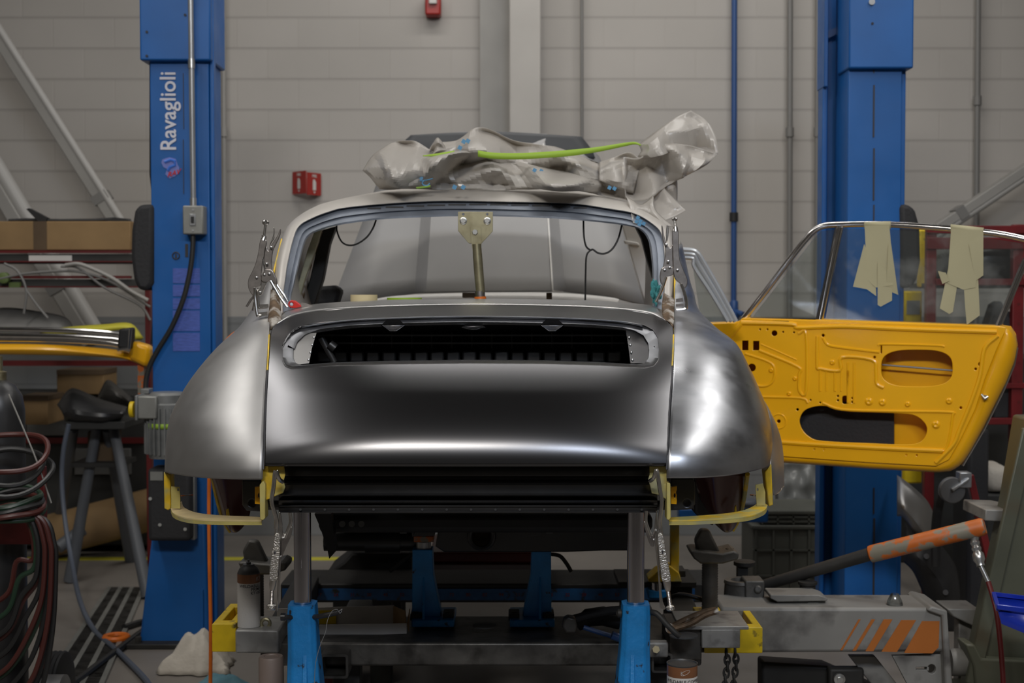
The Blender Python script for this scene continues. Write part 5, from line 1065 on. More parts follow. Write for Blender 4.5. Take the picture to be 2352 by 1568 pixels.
mb = MB(); mb.tube(cat([W(1420, 1408, 4.05), W(1440, 1408, 4.07), W(1480, 1408, 4.07), W(1500, 1406, 4.04), W(1512, 1412, 4.03), W(1530, 1432, 4.02), W(1550, 1452, 4.01), W(1561, 1461, 4.01)], 5), .0085, 12); mb.cyl(W(1419, 1408, 4.05), W(1427, 1408, 4.05), .012); build('locking_pin', mb, 'bench_dark', t, label='bent steel locking pin')

# bench frame
bench = thing('frame_bench', 'heavy grey steel body straightening bench under the car', 'bench', (W(1110, 1500, 4.6).x, 4.9, 0))
Yb = 4.6; xa = W(600, 1500, Yb).x; xb = W(1610, 1500, Yb).x; zt_b = .505; zb_b = W(0, 1526, Yb).z
mb = MB(); mb.box(((xa+xb)/2, Yb+.17, (zt_b+zb_b)/2), (xb-xa, .38, zt_b-zb_b)); build('front_beam', mb, 'bench_steel', bench, bevel=.008)
mb = MB(); mb.pb(540, 1447, 640, 1500, 4.52, .20); build('beam_end', mb, 'bench_light', bench, bevel=.006)
mb = MB(); mb.pb(1535, 1440, 1612, 1516, 4.52, .20); mb2 = mb; build('beam_end', mb, 'bench_steel', bench, bevel=.006)
mb = MB(); mb.pb(1612, 1445, 1700, 1488, 4.50, .10); build('clamp_block', mb, 'bench_light', bench, bevel=.003)
mb = MB(); mb.pb(1560, 1438, 1720, 1446, 4.50, .22); build('top_strap', mb, 'bench_light', bench, bevel=.002)
def tubeend(x0, y0, x1, y1, Y, L, wall, m, nm, par, axis='Y'):
    a = W(x0, y0, Y); b = W(x1, y1, Y); X0, X1, Z0, Z1 = a.x, b.x, b.z, a.z
    rr = lambda x0, z0, x1, z1, r: [(x0+r-r*cos(t), z0+r-r*sin(t)) for t in (0, pi/4, pi/2)]+[(x1-r+r*sin(t), z0+r-r*cos(t)) for t in (0, pi/4, pi/2)]+[(x1-r+r*cos(t), z1-r+r*sin(t)) for t in (0, pi/4, pi/2)]+[(x0+r-r*sin(t), z1-r+r*cos(t)) for t in (0, pi/4, pi/2)]
    mb = MB(); mb.plate(rr(X0, Z0, X1, Z1, wall*1.2), [rr(X0+wall, Z0+wall, X1-wall, Z1-wall, wall*.6)], lambda u, v, w: Vector((u, Y+L/2-w, v)), L); return build(nm, mb, m, par)
tubeend(735, 1502, 800, 1558, 4.5, .8, .008, 'bench_steel', 'tube_arm', bench)
tubeend(1497, 1500, 1545, 1545, 4.5, .8, .007, 'bench_steel', 'tube_arm', bench)
for x, y in ((1507, 1491),):
    mb = MB(); mb.pb(1478, 1475, 1535, 1510, 4.47, .04); bk = build('bracket', mb, 'bench_light', bench, bevel=.006)
    mb = MB(); mb.cyl(W(x, y, 4.47), W(x, y, 4.44), .012, n=6); build('nut', mb, 'tape_cream', bk)
# yellow tube caps
for (x0, x1, y0, y1, nm) in ((487, 542, 1432, 1497, 'left'), (1618, 1751, 1440, 1500, 'right')):
    Yc = 4.62; a, b = W(x0, y0, Yc), W(x1, y1, Yc); mb = MB(); h = a.z-b.z
    mb.plate([(a.x, 0), (b.x+.0, 0), (b.x, .30), (a.x, .30)], [[(a.x+.025, .05), (b.x-.025, .05), (b.x-.025, .25), (a.x+.025, .25)]], lambda u, v, w, b=b, h=h: Vector((u, Yc+v, b.z+h/2+w)), h, .004)
    mb.box(((a.x+b.x)/2, Yc+.15, b.z+.004), (b.x-a.x, .28, .006)); build('yellow_end_cap', mb, 'yellow_steel', bench, label='worn yellow tube end at the %s' % nm)
# rear beam with the blue ruler
mb = MB(); mb.box(((W(640, 0, 5.8).x+W(1640, 0, 5.8).x)/2, 5.95, W(0, 1362, 5.8).z), (S(1000, 5.8), .30, S(44, 5.8))); rb_ = build('rear_beam', mb, 'bench_dark', bench, bevel=.006)
mb = MB(); mb.pb(648, 1352, 1596, 1378, 5.79, .006); rl = build('ruler', mb, 'rail_blue', rb_)
mb = MB()
for i in range(24): x = 690+38*i; mb.text(str((i*7) % 90+10), lambda u, v, w, x=x: W(x, 1369, 5.786)+Vector((u, -w, v)), S(11, 5.8), .0005)
build('ruler_marks', mb, 'red_paint', rl)
for x in (680, 1560):
    mb = MB(); mb.bar(Vector((W(x, 0, 5.3).x, 4.82, .45)), Vector((W(x, 0, 5.3).x*1.06, 5.82, .43)), .10, .08); build('side_rail', mb, 'bench_dark', bench, bevel=.006)
for x, y in ((-.55, 4.72), (.5, 4.72), (-.55, 5.95), (.5, 5.95)):
    mb = MB(); mb.box((x, y, .205), (.09, .09, .41)); build('leg', mb, 'bench_dark', bench, bevel=.004)
mb = MB(); mb.poly([(735, 1560), (800, 1505), (830, 1512), (760, 1600), (725, 1620)], 4.9, .03); build('red_link', mb, 'cart_red', bench, bevel=.003)
# mid stands
def mid_stand(x0, x1, xb0, xb1, s, label):
    Yc = 4.82; t = thing('chassis_stand', label, 'stand', W((xb0+xb1)/2, 1440, Yc))
    mb = MB(); mb.pb(xb0, 1424, xb1, 1440, Yc-.06, .20); build('base_plate', mb, 'stand_blue', t, bevel=.003)
    for x in (xb0+9, xb1-14):
        mb = MB(); mb.pb(x-12, 1410, x+13, 1425, Yc-.03, .08); mb.cyl(W(x, 1412, Yc), W(x, 1404, Yc), .010, n=6); build('clamp_bolt', mb, 'bench_dark', t, bevel=.002)
    o = [(x0, 1262), (x1, 1262), (x1+(2 if s > 0 else 0), 1320), (x1+(22 if s > 0 else 1), 1424), (x0-(22 if s < 0 else 1), 1424), (x0-(2 if s < 0 else 0), 1320)]
    mb = MB(); mb.poly(o, Yc, .07); build('column', mb, 'stand_blue', t, bevel=.003)
    xm = (x0+x1)/2+3*s; mb = MB(); mb.add([W(xm-2, 1325, Yc), W(xm+2, 1325, Yc), W(xm+3, 1424, Yc-.05), W(xm-3, 1424, Yc-.05), W(xm-3, 1424, Yc+.01), W(xm+3, 1424, Yc+.01)], [(0, 1, 2, 3), (0, 3, 4), (1, 5, 2), (3, 2, 5, 4)]); build('rib', mb, 'stand_blue', t)
    mb = MB(); mb.cyl(W(xm, 1263, Yc+.035), W(xm, 1243, Yc+.035), .026, n=20); build('screw_post', mb, 'conduit', t)
    mb = MB(); mb.pb(xm-23, 1231, xm+23, 1245, Yc, .08); mb.cyl(W(xm, 1232, Yc+.035), W(xm, 1226, Yc+.035), .02); build('head_pad', mb, 'orange_worn', t, bevel=.003)
mid_stand(947, 993, 945, 1043, 1, 'blue chassis stand bolted on the bench beam, left of the two in the middle')
mid_stand(1221, 1266, 1171, 1274, -1, 'blue chassis stand bolted on the bench beam, right of the two in the middle')
# bits on the beam
def disc(x, y, Y, r, m, label, nm='grinding_disc', c='disc'):
    p = W(x, y, Y); mb = MB(); mb.lathe(p, (0, 0, 1), [(r*.15, 0), (r, 0), (r, .004), (r*.15, .005)], 30); build(nm, mb, m, label=label, cat=c)
disc(1113, 1438, 4.72, .040, 'grey_stuff', 'grey disc lying flat on the beam between the two middle stands')
disc(1570, 1460, 4.45, .045, 'hood_dark', 'dark grinding disc lying on the bench end right of the chrome post')
t = thing('white_carton', 'long open white cardboard carton lying on the bench beam at left', 'box', W(785, 1462, 4.6))
Yw = 4.69
mb = MB(); mb.poly([(636, 1398), (905, 1390), (905, 1431), (636, 1437)], Yw+.15, .004); build('back_wall', mb, 'box_white', t)
mb = MB(); mb.poly([(636, 1437), (934, 1431), (934, 1452), (636, 1462)], Yw, .004); build('front_wall', mb, 'box_white', t)
mb = MB(); a, b, c, d = W(636, 1462, Yw), W(934, 1452, Yw), W(905, 1431, Yw+.15), W(636, 1437, Yw+.15); mb.add([a, b, c, d]+[v-Vector((0, 0, .004)) for v in (a, b, c, d)], [(0, 1, 2, 3), (4, 5, 6, 7), (0, 1, 5, 4)]); build('floor_panel', mb, 'box_white', t)
mb = MB(); a = [W(905, 1391, Yw+.15), W(932, 1402, Yw+.05), W(934, 1434, Yw), W(905, 1431, Yw+.15)]; mb.add(a, [(0, 1, 2, 3)]); build('end_flap', mb, 'cardboard', t, solid=.003, flat=True)
mb = MB(); a = [W(934, 1434, Yw), W(940, 1398, Yw+.06), W(938, 1450, Yw+.01)]; mb.add(a, [(0, 1, 2)]); build('end_flap', mb, 'cardboard', t, solid=.003, flat=True)
mb = MB(); mb.poly([(720, 1402), (772, 1401), (772, 1432), (720, 1434)], Yw+.147, .002); build('yellow_print', mb, 'yellow_steel', t)
# spray cans
def can(x, y0, y1, r, Y, label, kind):
    p = W(x, y1, Y); h = W(x, y0, Y).z-p.z; R_ = S(r, Y); t = thing('spray_can', label, 'spray can', p); U = Vector((0, 0, 1))
    if kind == 'cap':
        mb = MB(); mb.lathe(p, U, [(R_*.93, 0), (R_*.95, .004), (R_*.95, h*.60), (R_, h*.61), (R_, h*.63), (R_*.93, h*.65)], 36); build('can_body', mb, 'can_copper', t)
        mb = MB(); mb.lathe(p, U, [(R_*.94, h*.64), (R_*.93, h*.975), (R_*.86, h), (R_*.55, h), (R_*.52, h*.99)], 36); build('cap', mb, 'can_cap', t, label='taupe plastic cap'); return t
    if kind == 'front':
        mb = MB(); mb.lathe(p, U, [(R_*.94, 0), (R_, .003), (R_, h*.985), (R_*1.03, h*.99), (R_*1.03, h), (R_*.96, h), (R_*.93, h*.985), (R_*.3, h*.985)], 40); build('can_body', mb, 'can_dark', t)
        mb = MB(); mb.lathe(p, U, [(R_*1.004, h*.03), (R_*1.006, h*.035), (R_*1.006, h*.86), (R_*1.004, h*.86)], 40); lb = build('paper_label', mb, 'label_white', t)
        mb = MB(); mb.lathe(p, U, [(R_*1.005, h*.86), (R_*1.008, h*.862), (R_*1.008, h*.975), (R_*1.004, h*.98)], 40); build('copper_band', mb, 'can_copper', t)
        wrap = lambda z: (lambda u, v, w: Vector((p.x+R_*1.014*cos(-pi/2+u/R_), p.y+R_*1.014*sin(-pi/2+u/R_), z+v)))
        mb = MB()
        for s_, zz, sz in (('WELDABLE COPPER', .80, R_*.30), ('PRIMER', .735, R_*.30), ('KT13821', .68, R_*.22)): mb.text(s_, wrap(p.z+h*zz), sz, .0003, 'CENTER')
        for i in range(6): mb.plate([(-R_*(.7-.1*(i % 3)), 0), (R_*(.7-.1*(i % 2)), 0), (R_*(.7-.1*(i % 2)), R_*.05), (-R_*(.7-.1*(i % 3)), R_*.05)], [], wrap(p.z+h*(.64-.02*i)), .0003)
        build('print', mb, 'text_dark', lb)
        mb = MB(); mb.text('K', wrap(p.z+h*.90), R_*.34, .0003, 'RIGHT'); mb.tube([wrap(p.z+h*.925)(R_*.3*cos(k*pi/8)+.004, R_*.13*sin(k*pi/8)+R_*.12*cos(k*pi/8), 0) for k in range(16)], .0004, 4, closed=True); build('maker_mark', mb, 'label_white', t)
        return t
    mb = MB(); mb.lathe(p, U, [(R_*.94, 0), (R_, .003), (R_, h*.80), (R_*.97, h*.82), (R_*.78, h*.88), (R_*.55, h*.91), (R_*.5, h*.93), (R_*.34, h*.93)], 40); build('can_body', mb, 'can_dark' if kind == 'full' else 'conduit', t)
    mb = MB(); mb.lathe(p, U, [(R_*1.004, h*.03), (R_*1.006, h*.035), (R_*1.006, h*.70), (R_*1.004, h*.70)], 40); lb = build('paper_label', mb, 'label_white', t)
    mb = MB(); mb.lathe(p, U, [(R_*1.005, h*.67), (R_*1.008, h*.675), (R_*1.008, h*.795), (R_*1.004, h*.80)], 40); build('copper_band', mb, 'can_copper', t)
    mb = MB(); mb.lathe(p, U, [(R_*.2, h*.92), (R_*.22, h*.96), (R_*.1, h*.965), (R_*.1, h), (R_*.08, h)], 16); build('nozzle', mb, 'can_dark', t)
    a0 = -pi/2 + (1.0 if kind == 'full' else 0)
    wrap = lambda a0, z: (lambda u, v, w: Vector((p.x+R_*1.012*cos(a0+u/R_), p.y+R_*1.012*sin(a0+u/R_), z+v)))
    L_ = [('WELDABLE COPPER', .615, .055), ('PRIMER', .565, .055), ('KT13821', .515, .05)]
    mb = MB()
    for s, zz, sz in L_: mb.text(s, wrap(a0, p.z+h*zz), h*sz*1.15, .0003, 'CENTER')
    for i in range(5): mb.plate([(-R_*.55, 0), (R_*.55, 0), (R_*.55, h*.01), (-R_*.55, h*.01)], [], wrap(a0, p.z+h*(.46-.03*i)), .0003)
    for i in range(12): mb.plate([(-R_*.8, 0), (R_*(.4-.15*(i % 3)), 0), (R_*(.4-.15*(i % 3)), h*.008), (-R_*.8, h*.008)], [], lambda u, v, w, i=i: wrap(a0-1.35, p.z+h*(.62-.04*i))(u, v, w), .0003)
    build('print', mb, 'text_dark', lb)
    mb = MB(); mb.text('K', wrap(a0, p.z+h*.72), h*.06, .0003, 'CENTER'); mb.tube([wrap(a0, p.z+h*.735)(R_*.25*cos(k*pi/8)+.006, R_*.16*sin(k*pi/8)+R_*.12*cos(k*pi/8), 0) for k in range(16)], .0004, 4, closed=True); build('maker_mark', mb, 'label_white', t)
    return t
can(572, 1284, 1441, 26, 4.58, 'spray can with a white and copper label standing on the left end of the bench', 'full')
can(1566, 1521, 1720, 35, 3.9, 'spray can of copper primer at the bottom edge, right of the right blue stand', 'front')
can(624, 1506, 1700, 31, 4.2, 'spray can with a taupe cap at the bottom edge, left of the left blue stand', 'cap')
t = thing('tool_shelf', 'low dark steel shelf in front of the bench carrying the lower spray cans', 'shelf', (W(1566, 1720, 3.9).x, 4.0, 0))
for x, yy, z in ((1566, 3.9, W(0, 1720, 3.9).z), (624, 4.2, W(0, 1700, 4.2).z)):
    X = W(x, 1685, yy).x; mb = MB(); mb.box((X, yy, z-.01), (.14, .14, .02)); sh = build('shelf', mb, 'bench_dark', t, bevel=.002)
    mb = MB(); mb.box((X, yy, (z-.02)/2), (.03, .03, z-.02)); build('leg', mb, 'bench_dark', t)
mb = MB(); mb.box(((W(1566, 0, 3.9).x+W(624, 0, 4.2).x)/2, 4.22, .06), (1.25, .03, .03)); build('tie_bar', mb, 'bench_dark', t)
# brass ring next to the can
mb = MB(); c = W(610, 1431, 4.58); mb.tube([c+Vector((cos(a)*.014, 0, sin(a)*.014)) for a in [i*pi/10 for i in range(20)]], .006, 8, closed=True); build('brass_ring', mb, 'zinc', label='small brass ring beside the spray can on the bench', cat='ring')
# jack heads with threaded posts
def jack(x, y0, y1, yb, Y, label, rad):
    t = thing('screw_jack', label, 'jack', W(x, yb, Y))
    mb = MB(); h = W(x, y1, Y).z-W(x, yb, Y).z; n = int(h/.009); prof = []
    for i in range(n): prof += [(S(rad, Y), h*i/n), (S(rad, Y)*.93, h*(i+.5)/n)]
    mb.lathe(W(x, yb, Y), (0, 0, 1), prof+[(S(rad, Y), h)], 32); build('threaded_post', mb, 'cast_grey', t, ang=80)
    mb = MB(); mb.poly([(x-44, y0+52), (x-36, y0+68), (x-20, y0+80), (x+30, y0+80), (x+66, y0+70), (x+68, y0+56), (x+56, y0+50), (x+30, y0+56), (x-30, y0+50)], Y-.06, .14); hd_ = build('head', mb, 'cast_grey', t, bevel=.006)
    mb = MB(); mb.poly([(x-28, y0+54), (x-34, y0+26), (x-20, y0), (x, y0+2), (x+26, y0+56)], Y-.02, .04); build('jaw', mb, 'cast_grey', hd_, bevel=.008)
    mb = MB(); mb.cyl(W(x+46, y0+52, Y), W(x+46, y0+44, Y), .014, n=6); build('bolt', mb, 'bench_dark', hd_)
jack(1630, 1215, 1286, 1436, 4.85, 'grey screw jack with a threaded post behind the right blue stand', 19)
jack(590, 1240, 1300, 1441, 4.95, 'dark screw jack with a cast head behind the left spray can', 17)
mb = MB(); 
# yellow mast behind the right clamp
t = thing('yellow_mast', 'dull yellow measuring mast standing behind the right lower clamp', 'mast', W(1548, 1341, 5.3))
mb = MB(); mb.pb(1541, 1195, 1560, 1330, 5.3, .04); build('upright', mb, 'yellow_edge', t, bevel=.002)
mb = MB(); mb.poly([(1490, 1330), (1510, 1312), (1540, 1300), (1560, 1316), (1566, 1336), (1490, 1336)], 5.28, .10); build('foot', mb, 'yellow_edge', t, bevel=.003)
mb = MB(); mb.cyl(W(1508, 1337, 5.3), W(1508, 1356, 5.3), .02); build('pin', mb, 'rod_chrome', t)
mb = MB(); mb.pb(1490, 1356, 1535, 1374, 5.28, .12); build('blue_foot', mb, 'stand_blue', t, bevel=.003)
mb = MB(); mb.pb(1560, 1310, 1575, 1325, 5.32, .1); mb.pb(1420, 1336, 1600, 1349, 5.35, .25); mb.pb(1530, 1348, 1590, 1440, 5.38, .1); build('mast_base', mb, 'bench_dark', t, bevel=.003)
# red floor machine behind
t = thing('red_creeper', 'low dark red trolley body lying far under the car', 'trolley', G(1130, 1345))
mb = MB(); mb.pb(985, 1268, 1260, 1292, 6.5, .5); build('deck', mb, 'cart_red', t, bevel=.01)
mb = MB(); mb.pb(990, 1292, 1250, 1326, 6.53, .45); build('skirt', mb, 'maroon', t, bevel=.01)
for x in (1000, 1240):
    mb = MB(); a = W(x, 1326, 6.7); mb.cyl((a.x-.02, 6.7, a.z/2), (a.x+.02, 6.7, a.z/2), a.z/2+.001); build('wheel', mb, 'black_rubber', t)
t = thing('grey_machine', 'dark grey machine block standing behind the left middle stand', 'machine', G(870, 1330))
mb = MB(); mb.poly([(740, 1328), (790, 1290), (808, 1270), (946, 1270), (946, 1328)], 6.2, .4); bd = build('body', mb, 'bench_dark', t, bevel=.01)
mb = MB(); mb.pb(862, 1292, 944, 1320, 6.19, .02); build('dark_window', mb, 'text_dark', t)
mb = MB(); a = W(850, 1328, 6.4); mb.box((a.x, 6.4, a.z/2), (.3, .3, a.z)); build('pedestal', mb, 'bench_dark', t)
for (pts, lab) in (([(895, 1312), (920, 1292), (940, 1276), (958, 1272)], 'dark jack lever beside the left middle stand'), ([(1312, 1312), (1300, 1292), (1285, 1276), (1262, 1272)], 'dark jack lever beside the right middle stand')):
    mb = MB(); mb.tube(cat(PW(pts, 4.86), 5), .007, 8); build('jack_lever', mb, 'bench_dark', label=lab, cat='lever')
# hammer and tools on the bench right
t = thing('hammer', 'dark steel hammer lying on the bench left of the right chrome post', 'hammer', W(1330, 1456, 4.62))
mb = MB(); mb.poly([(1294, 1424), (1304, 1416), (1322, 1420), (1326, 1438), (1322, 1454), (1300, 1454), (1292, 1440)], 4.55, .045); build('head', mb, 'bench_steel', t, bevel=.006)
mb = MB(); mb.tube(PW([(1315, 1422), (1350, 1412), (1400, 1402), (1440, 1400)], 4.6), [.014, .013, .014, .015], 10); build('handle', mb, 'black_rubber', t)
t = thing('air_tool', 'black pneumatic tool with a blue grip lying on the bench behind the hammer', 'tool', W(1400, 1465, 4.7))
mb = MB(); mb.tube(PW([(1325, 1436), (1350, 1418), (1385, 1414), (1425, 1425)], 4.68), [.02, .03, .032, .03], 14); build('body', mb, 'ecoat_matte', t)
mb = MB(); mb.tube(cat(PW([(1340, 1440), (1370, 1450), (1410, 1462), (1432, 1470)], 4.6), 4), .008, 8); mb.cyl(W(1405, 1458, 4.58), W(1432, 1468, 4.58), .014); build('blue_grip', mb, 'pipe_blue', t)
for pts, r, m, lab, nm in (([(1540, 1440), (1580, 1420), (1618, 1405), (1645, 1400)], .010, 'rust', 'old pliers with a rusty handle on the right end of the bench', 'pliers'), ([(1520, 1380), (1560, 1365), (1600, 1372), (1622, 1380)], .008, 'cable', 'black loop of cable on the bench behind the right lower clamp', 'cable_loop')):
    mb = MB(); mb.tube(cat(PW(pts, 4.5 if nm == 'pliers' else 4.9), 4), r, 8)
    if nm == 'pliers': mb.tube(cat(PW([(1540, 1446), (1585, 1432), (1620, 1412), (1650, 1402)], 4.47), 4), r, 8); mb.cyl(W(1540, 1443, 4.5), W(1540, 1443, 4.46), .016)
    build(nm, mb, m, label=lab, cat='tool' if nm == 'pliers' else 'cable')
# chains
def chain(x, y0, Y, n, label):
    for_ = MB(); r = .014
    for i in range(n):
        c = W(x+3*sin(i), y0+i*15, Y); pts = []
        for k in range(12):
            a = 2*pi*k/12; dx = cos(a)*r*.6; dz = sin(a)*r*1.15
            pts.append(c+(Vector((dx, 0, dz)) if i % 2 else Vector((0, dx, dz))))
        for_.tube(pts, .0042, 6, closed=True)
    build('chain', for_, 'bench_dark', label=label, cat='chain')
chain(1668, 1500, 4.55, 9, 'dark steel chain hanging below the right yellow tube end, left one'); chain(1688, 1498, 4.62, 9, 'dark steel chain hanging below the right yellow tube end, right one')
# round clamp head, hydraulic ram
t = thing('hydraulic_ram', 'orange hydraulic ram with a dark rod slanting over the pulling arm', 'ram', W(1755, 1345, 5.15))
a = W(1750, 1345, 5.15); b = W(2002, 1271, 5.0); c = W(1996, 1273, 5.0); d = W(2262, 1208, 4.85)
mb = MB(); mb.cyl(a, b, S(13, 5.1), S(15, 5.1), n=24); build('rod', mb, 'bench_dark', t)
mb = MB(); ax = (d-c).normalized(); Ld = (d-c).length; mb.lathe(c, ax, [(S(15, 5), 0), (S(19, 5), .004), (S(20, 5), .012), (S(20, 5), Ld-.01), (S(17, 5), Ld)], 36); cy_ = build('cylinder', mb, 'orange_worn', t, label='chipped orange cylinder')
mb = MB(); p = c.lerp(d, .93); q = W(2238, 1240, 4.86); r = W(2253, 1300, 4.82); r2 = W(2272, 1340, 4.80)
mb.cyl(p, q, .014, n=12); fr_ = (r-q).normalized(); mb.lathe(q, fr_, [(.013, 0), (.017, .01), (.013, .02), (.017, .03), (.013, .04), (.02, .05), (.02, .07), (.014, .08), (.014, (r-q).length)], 18); mb.cyl(r, r2, .008, n=12); build('coupling', mb, 'bolt_zinc', t)
mb = MB(); mb.tube(cat([r2-(r2-r)*.1, W(2288, 1400, 4.75), W(2298, 1480, 4.72), W(2304, 1560, 4.70), W(2306, 1640, 4.70), W(2306, 1800, 4.70)], 6), .0088, 10); build('hydraulic_hose', mb, 'red_bright' if 0 else 'cart_red', label='red hydraulic hose hanging from the end of the orange ram', cat='hose')
t = thing('clamp_head', 'round cast clamp head at the foot of the hydraulic ram', 'clamp', W(1705, 1398, 5.1))
p = W(1702, 1397, 5.1); mb = MB(); mb.lathe(p, (0, 0, 1), [(S(50, 5.1), 0), (S(50, 5.1), .03), (S(46, 5.1), .036), (S(40, 5.1), .04), (S(38, 5.1), .09), (S(40, 5.1), .095), (S(38, 5.1), .105), (S(24, 5.1), .105), (S(22, 5.1), .09)], 40); build('turntable', mb, 'cast_grey', t)
mb = MB(); mb.pb(1712, 1334, 1756, 1376, 5.03, .10); mb.cyl(W(1741, 1353, 5.03), W(1741, 1353, 5.02), S(9, 5.1)); build('yoke', mb, 'cast_grey', t, bevel=.006)
mb = MB(); mb.pb(1695, 1292, 1718, 1330, 5.2, .04); mb.lathe(W(1710, 1300, 5.22), (0, 0, 1), [(.03, 0), (.04, .005), (.04, .018), (.03, .022)], 20); build('hand_wheel', mb, 'bench_dark', t)
# pulling arm with stripes
t = thing('pulling_arm', 'thick grey steel pulling arm with slanted orange stripes', 'pulling arm', W(1960, 1500, 4.9))
Ya = 4.86
mb = MB(); mb.poly([(1655, 1395), (2170, 1396), (2172, 1497), (1655, 1500)], Ya, .22); build('arm_beam', mb, 'tower_grey', t, bevel=.012)
mb = MB(); mb.poly([(2140, 1392), (2176, 1402), (2190, 1590), (2172, 1590), (2164, 1414), (2130, 1402)], Ya-.02, .26); build('end_plate', mb, 'tower_grey', t, bevel=.006)
St = [(1905, 1903, 1914, 1932), (1933, 1930, 1972, 1978), (1960, 1958, 1998, 2008), (1990, 1988, 2028, 2050), (2026, 2024, 2072, 2104), (2078, 2076, 2118, 2158)]
St = [((1972, 1422), (1977, 1422), (1935, 1493), (1930, 1493)), ((2002, 1422), (2010, 1422), (1966, 1494), (1958, 1494)), ((2030, 1422), (2050, 1422), (2006, 1495), (1988, 1495)), ((2070, 1424), (2104, 1424), (2060, 1497), (2025, 1496)), ((2118, 1426), (2158, 1426), (2156, 1486), (2142, 1500), (2077, 1499))]
for i, s in enumerate(St):
    mb = MB(); mb.poly(s, Ya-.002, .003); build('orange_stripe', mb, 'stripe_orange', t)
mb = MB(); mb.pplate([(2050, 1506), (2168, 1502), (2176, 1620), (2110, 1620)], [oval(2140, 1536, 10, 11, 18), [(2104, 1532), (2132, 1532), (2132, 1538), (2104, 1538)]], Ya+.02, .02, .002); build('keyhole_plate', mb, 'tower_grey', t)
mb = MB(); mb.poly([(1770, 1366), (1880, 1366), (1902, 1374), (1900, 1380), (1786, 1382), (1770, 1374)], Ya+.06, .12); mb.poly([(1785, 1380), (1898, 1380), (1896, 1396), (1785, 1396)], Ya+.08, .08); mb.pb(1855, 1384, 1882, 1396, Ya+.07, .02); build('slide_plate', mb, 'tower_grey', t, bevel=.003)
mb = MB(); mb.cyl(W(1855, 1366, Ya+.2), W(1855, 1340, Ya+.2), .028); mb.cyl(W(1855, 1341, Ya+.2), W(1855, 1335, Ya+.2), .034); build('pivot_bolt', mb, 'bench_dark', t)
mb = MB(); mb.pb(2018, 1393, 2046, 1397, Ya+.04, .03); build('label_plate', mb, 'text_dark', t)
mb = MB(); mb.poly([(1750, 1520), (1900, 1530), (2060, 1600), (1750, 1640)], Ya+.15, .1); build('support_leg', mb, 'bench_dark', t, bevel=.01)
mb = MB(); mb.poly([(1950, 1506), (2010, 1506), (2100, 1620), (2040, 1620)], Ya+.12, .03); build('brace_plate', mb, 'tower_grey', t, bevel=.004)
mb = MB(); q = W(1955, 1560, Ya-.02); mb.pb(1905, 1535, 1985, 1640, Ya+.1, .05); mb.box((W(2000, 0, Ya).x, Ya+.15, .06), (.9, .30, .12)); build('arm_foot', mb, 'bench_dark', t, bevel=.01)
mb = MB(); mb.lathe(W(1927, 1558, Ya+.09), (0, -1, 0), [(.02, 0), (.02, .012), (.01, .014), (.01, .02)], 16); build('link_bolt', mb, 'bolt_zinc', t)
mb = MB(); mb.lathe(W(2055, 1392, Ya+.05), (0, 0, 1), [(S(20, Ya), 0), (S(17, Ya), .02), (S(9, Ya), .045)], 18); t2 = build('plastic_cup', mb, 'glass', label='clear crushed plastic cup standing on the pulling arm', cat='cup')
# grey column tower at the right edge
t = thing('bench_tower', 'olive grey welded steel tower at the right edge', 'tower', W(2300, 1568, 4.7))
Yt = 4.95
def zfoot(mb): 
    mb.v = [Vector((v.x, v.y, .0 if v.z < W(0, 1560, Yt+.3).z-.02 and False else v.z)) for v in mb.v]
mb = MB(); mb.poly([(2362, 960), (2420, 960), (2420, 1640), (2225, 1640), (2256, 1500), (2330, 1150)], Yt, .16); build('gusset', mb, 'tower_green', t, bevel=.01)
mb = MB(); mb.bar(W(2364, 985, Yt-.02), W(2232, 1570, Yt-.02), .022, .05); build('front_rib', mb, 'tower_green', t, bevel=.005)
mb = MB(); mb.poly([(2264, 1170), (2330, 1172), (2420, 1192), (2420, 1202), (2262, 1196)], Yt+.05, .25); build('cross_plate', mb, 'tower_grey', t, bevel=.004)
mb = MB(); mb.poly([(2216, 1478), (2240, 1480), (2256, 1512), (2420, 1520), (2420, 1580), (2240, 1580), (2236, 1530)], Yt-.04, .10); build('base_plate', mb, 'tower_green', t, bevel=.008)
mb = MB(); mb.cyl(W(2180, 1520, Yt+.05), W(2240, 1520, Yt+.05), S(32, Yt), n=30); build('pivot_tube', mb, 'tower_grey', t)
mb = MB(); a = W(2300, 1600, Yt); mb.box((a.x+.03, Yt+.1, a.z/2), (.35, .3, a.z)); build('plinth', mb, 'tower_green', t, bevel=.01)
mb = MB(); mb.poly([(2175, 1398), (2250, 1398), (2250, 1416), (2240, 1440), (2190, 1416)], Yt+.2, .15); a = W(2215, 1420, Yt+.27); mb.box((a.x, Yt+.27, a.z/2), (.06, .06, a.z)); build('side_support', mb, 'tower_grey', label='grey steel bracket between the pulling arm and the tower', cat='bracket', bevel=.005)
disc(2202, 1397, Yt+.26, .036, 'cardboard_dark', 'reddish sanding disc on the grey bracket near the tower', 'sanding_disc')
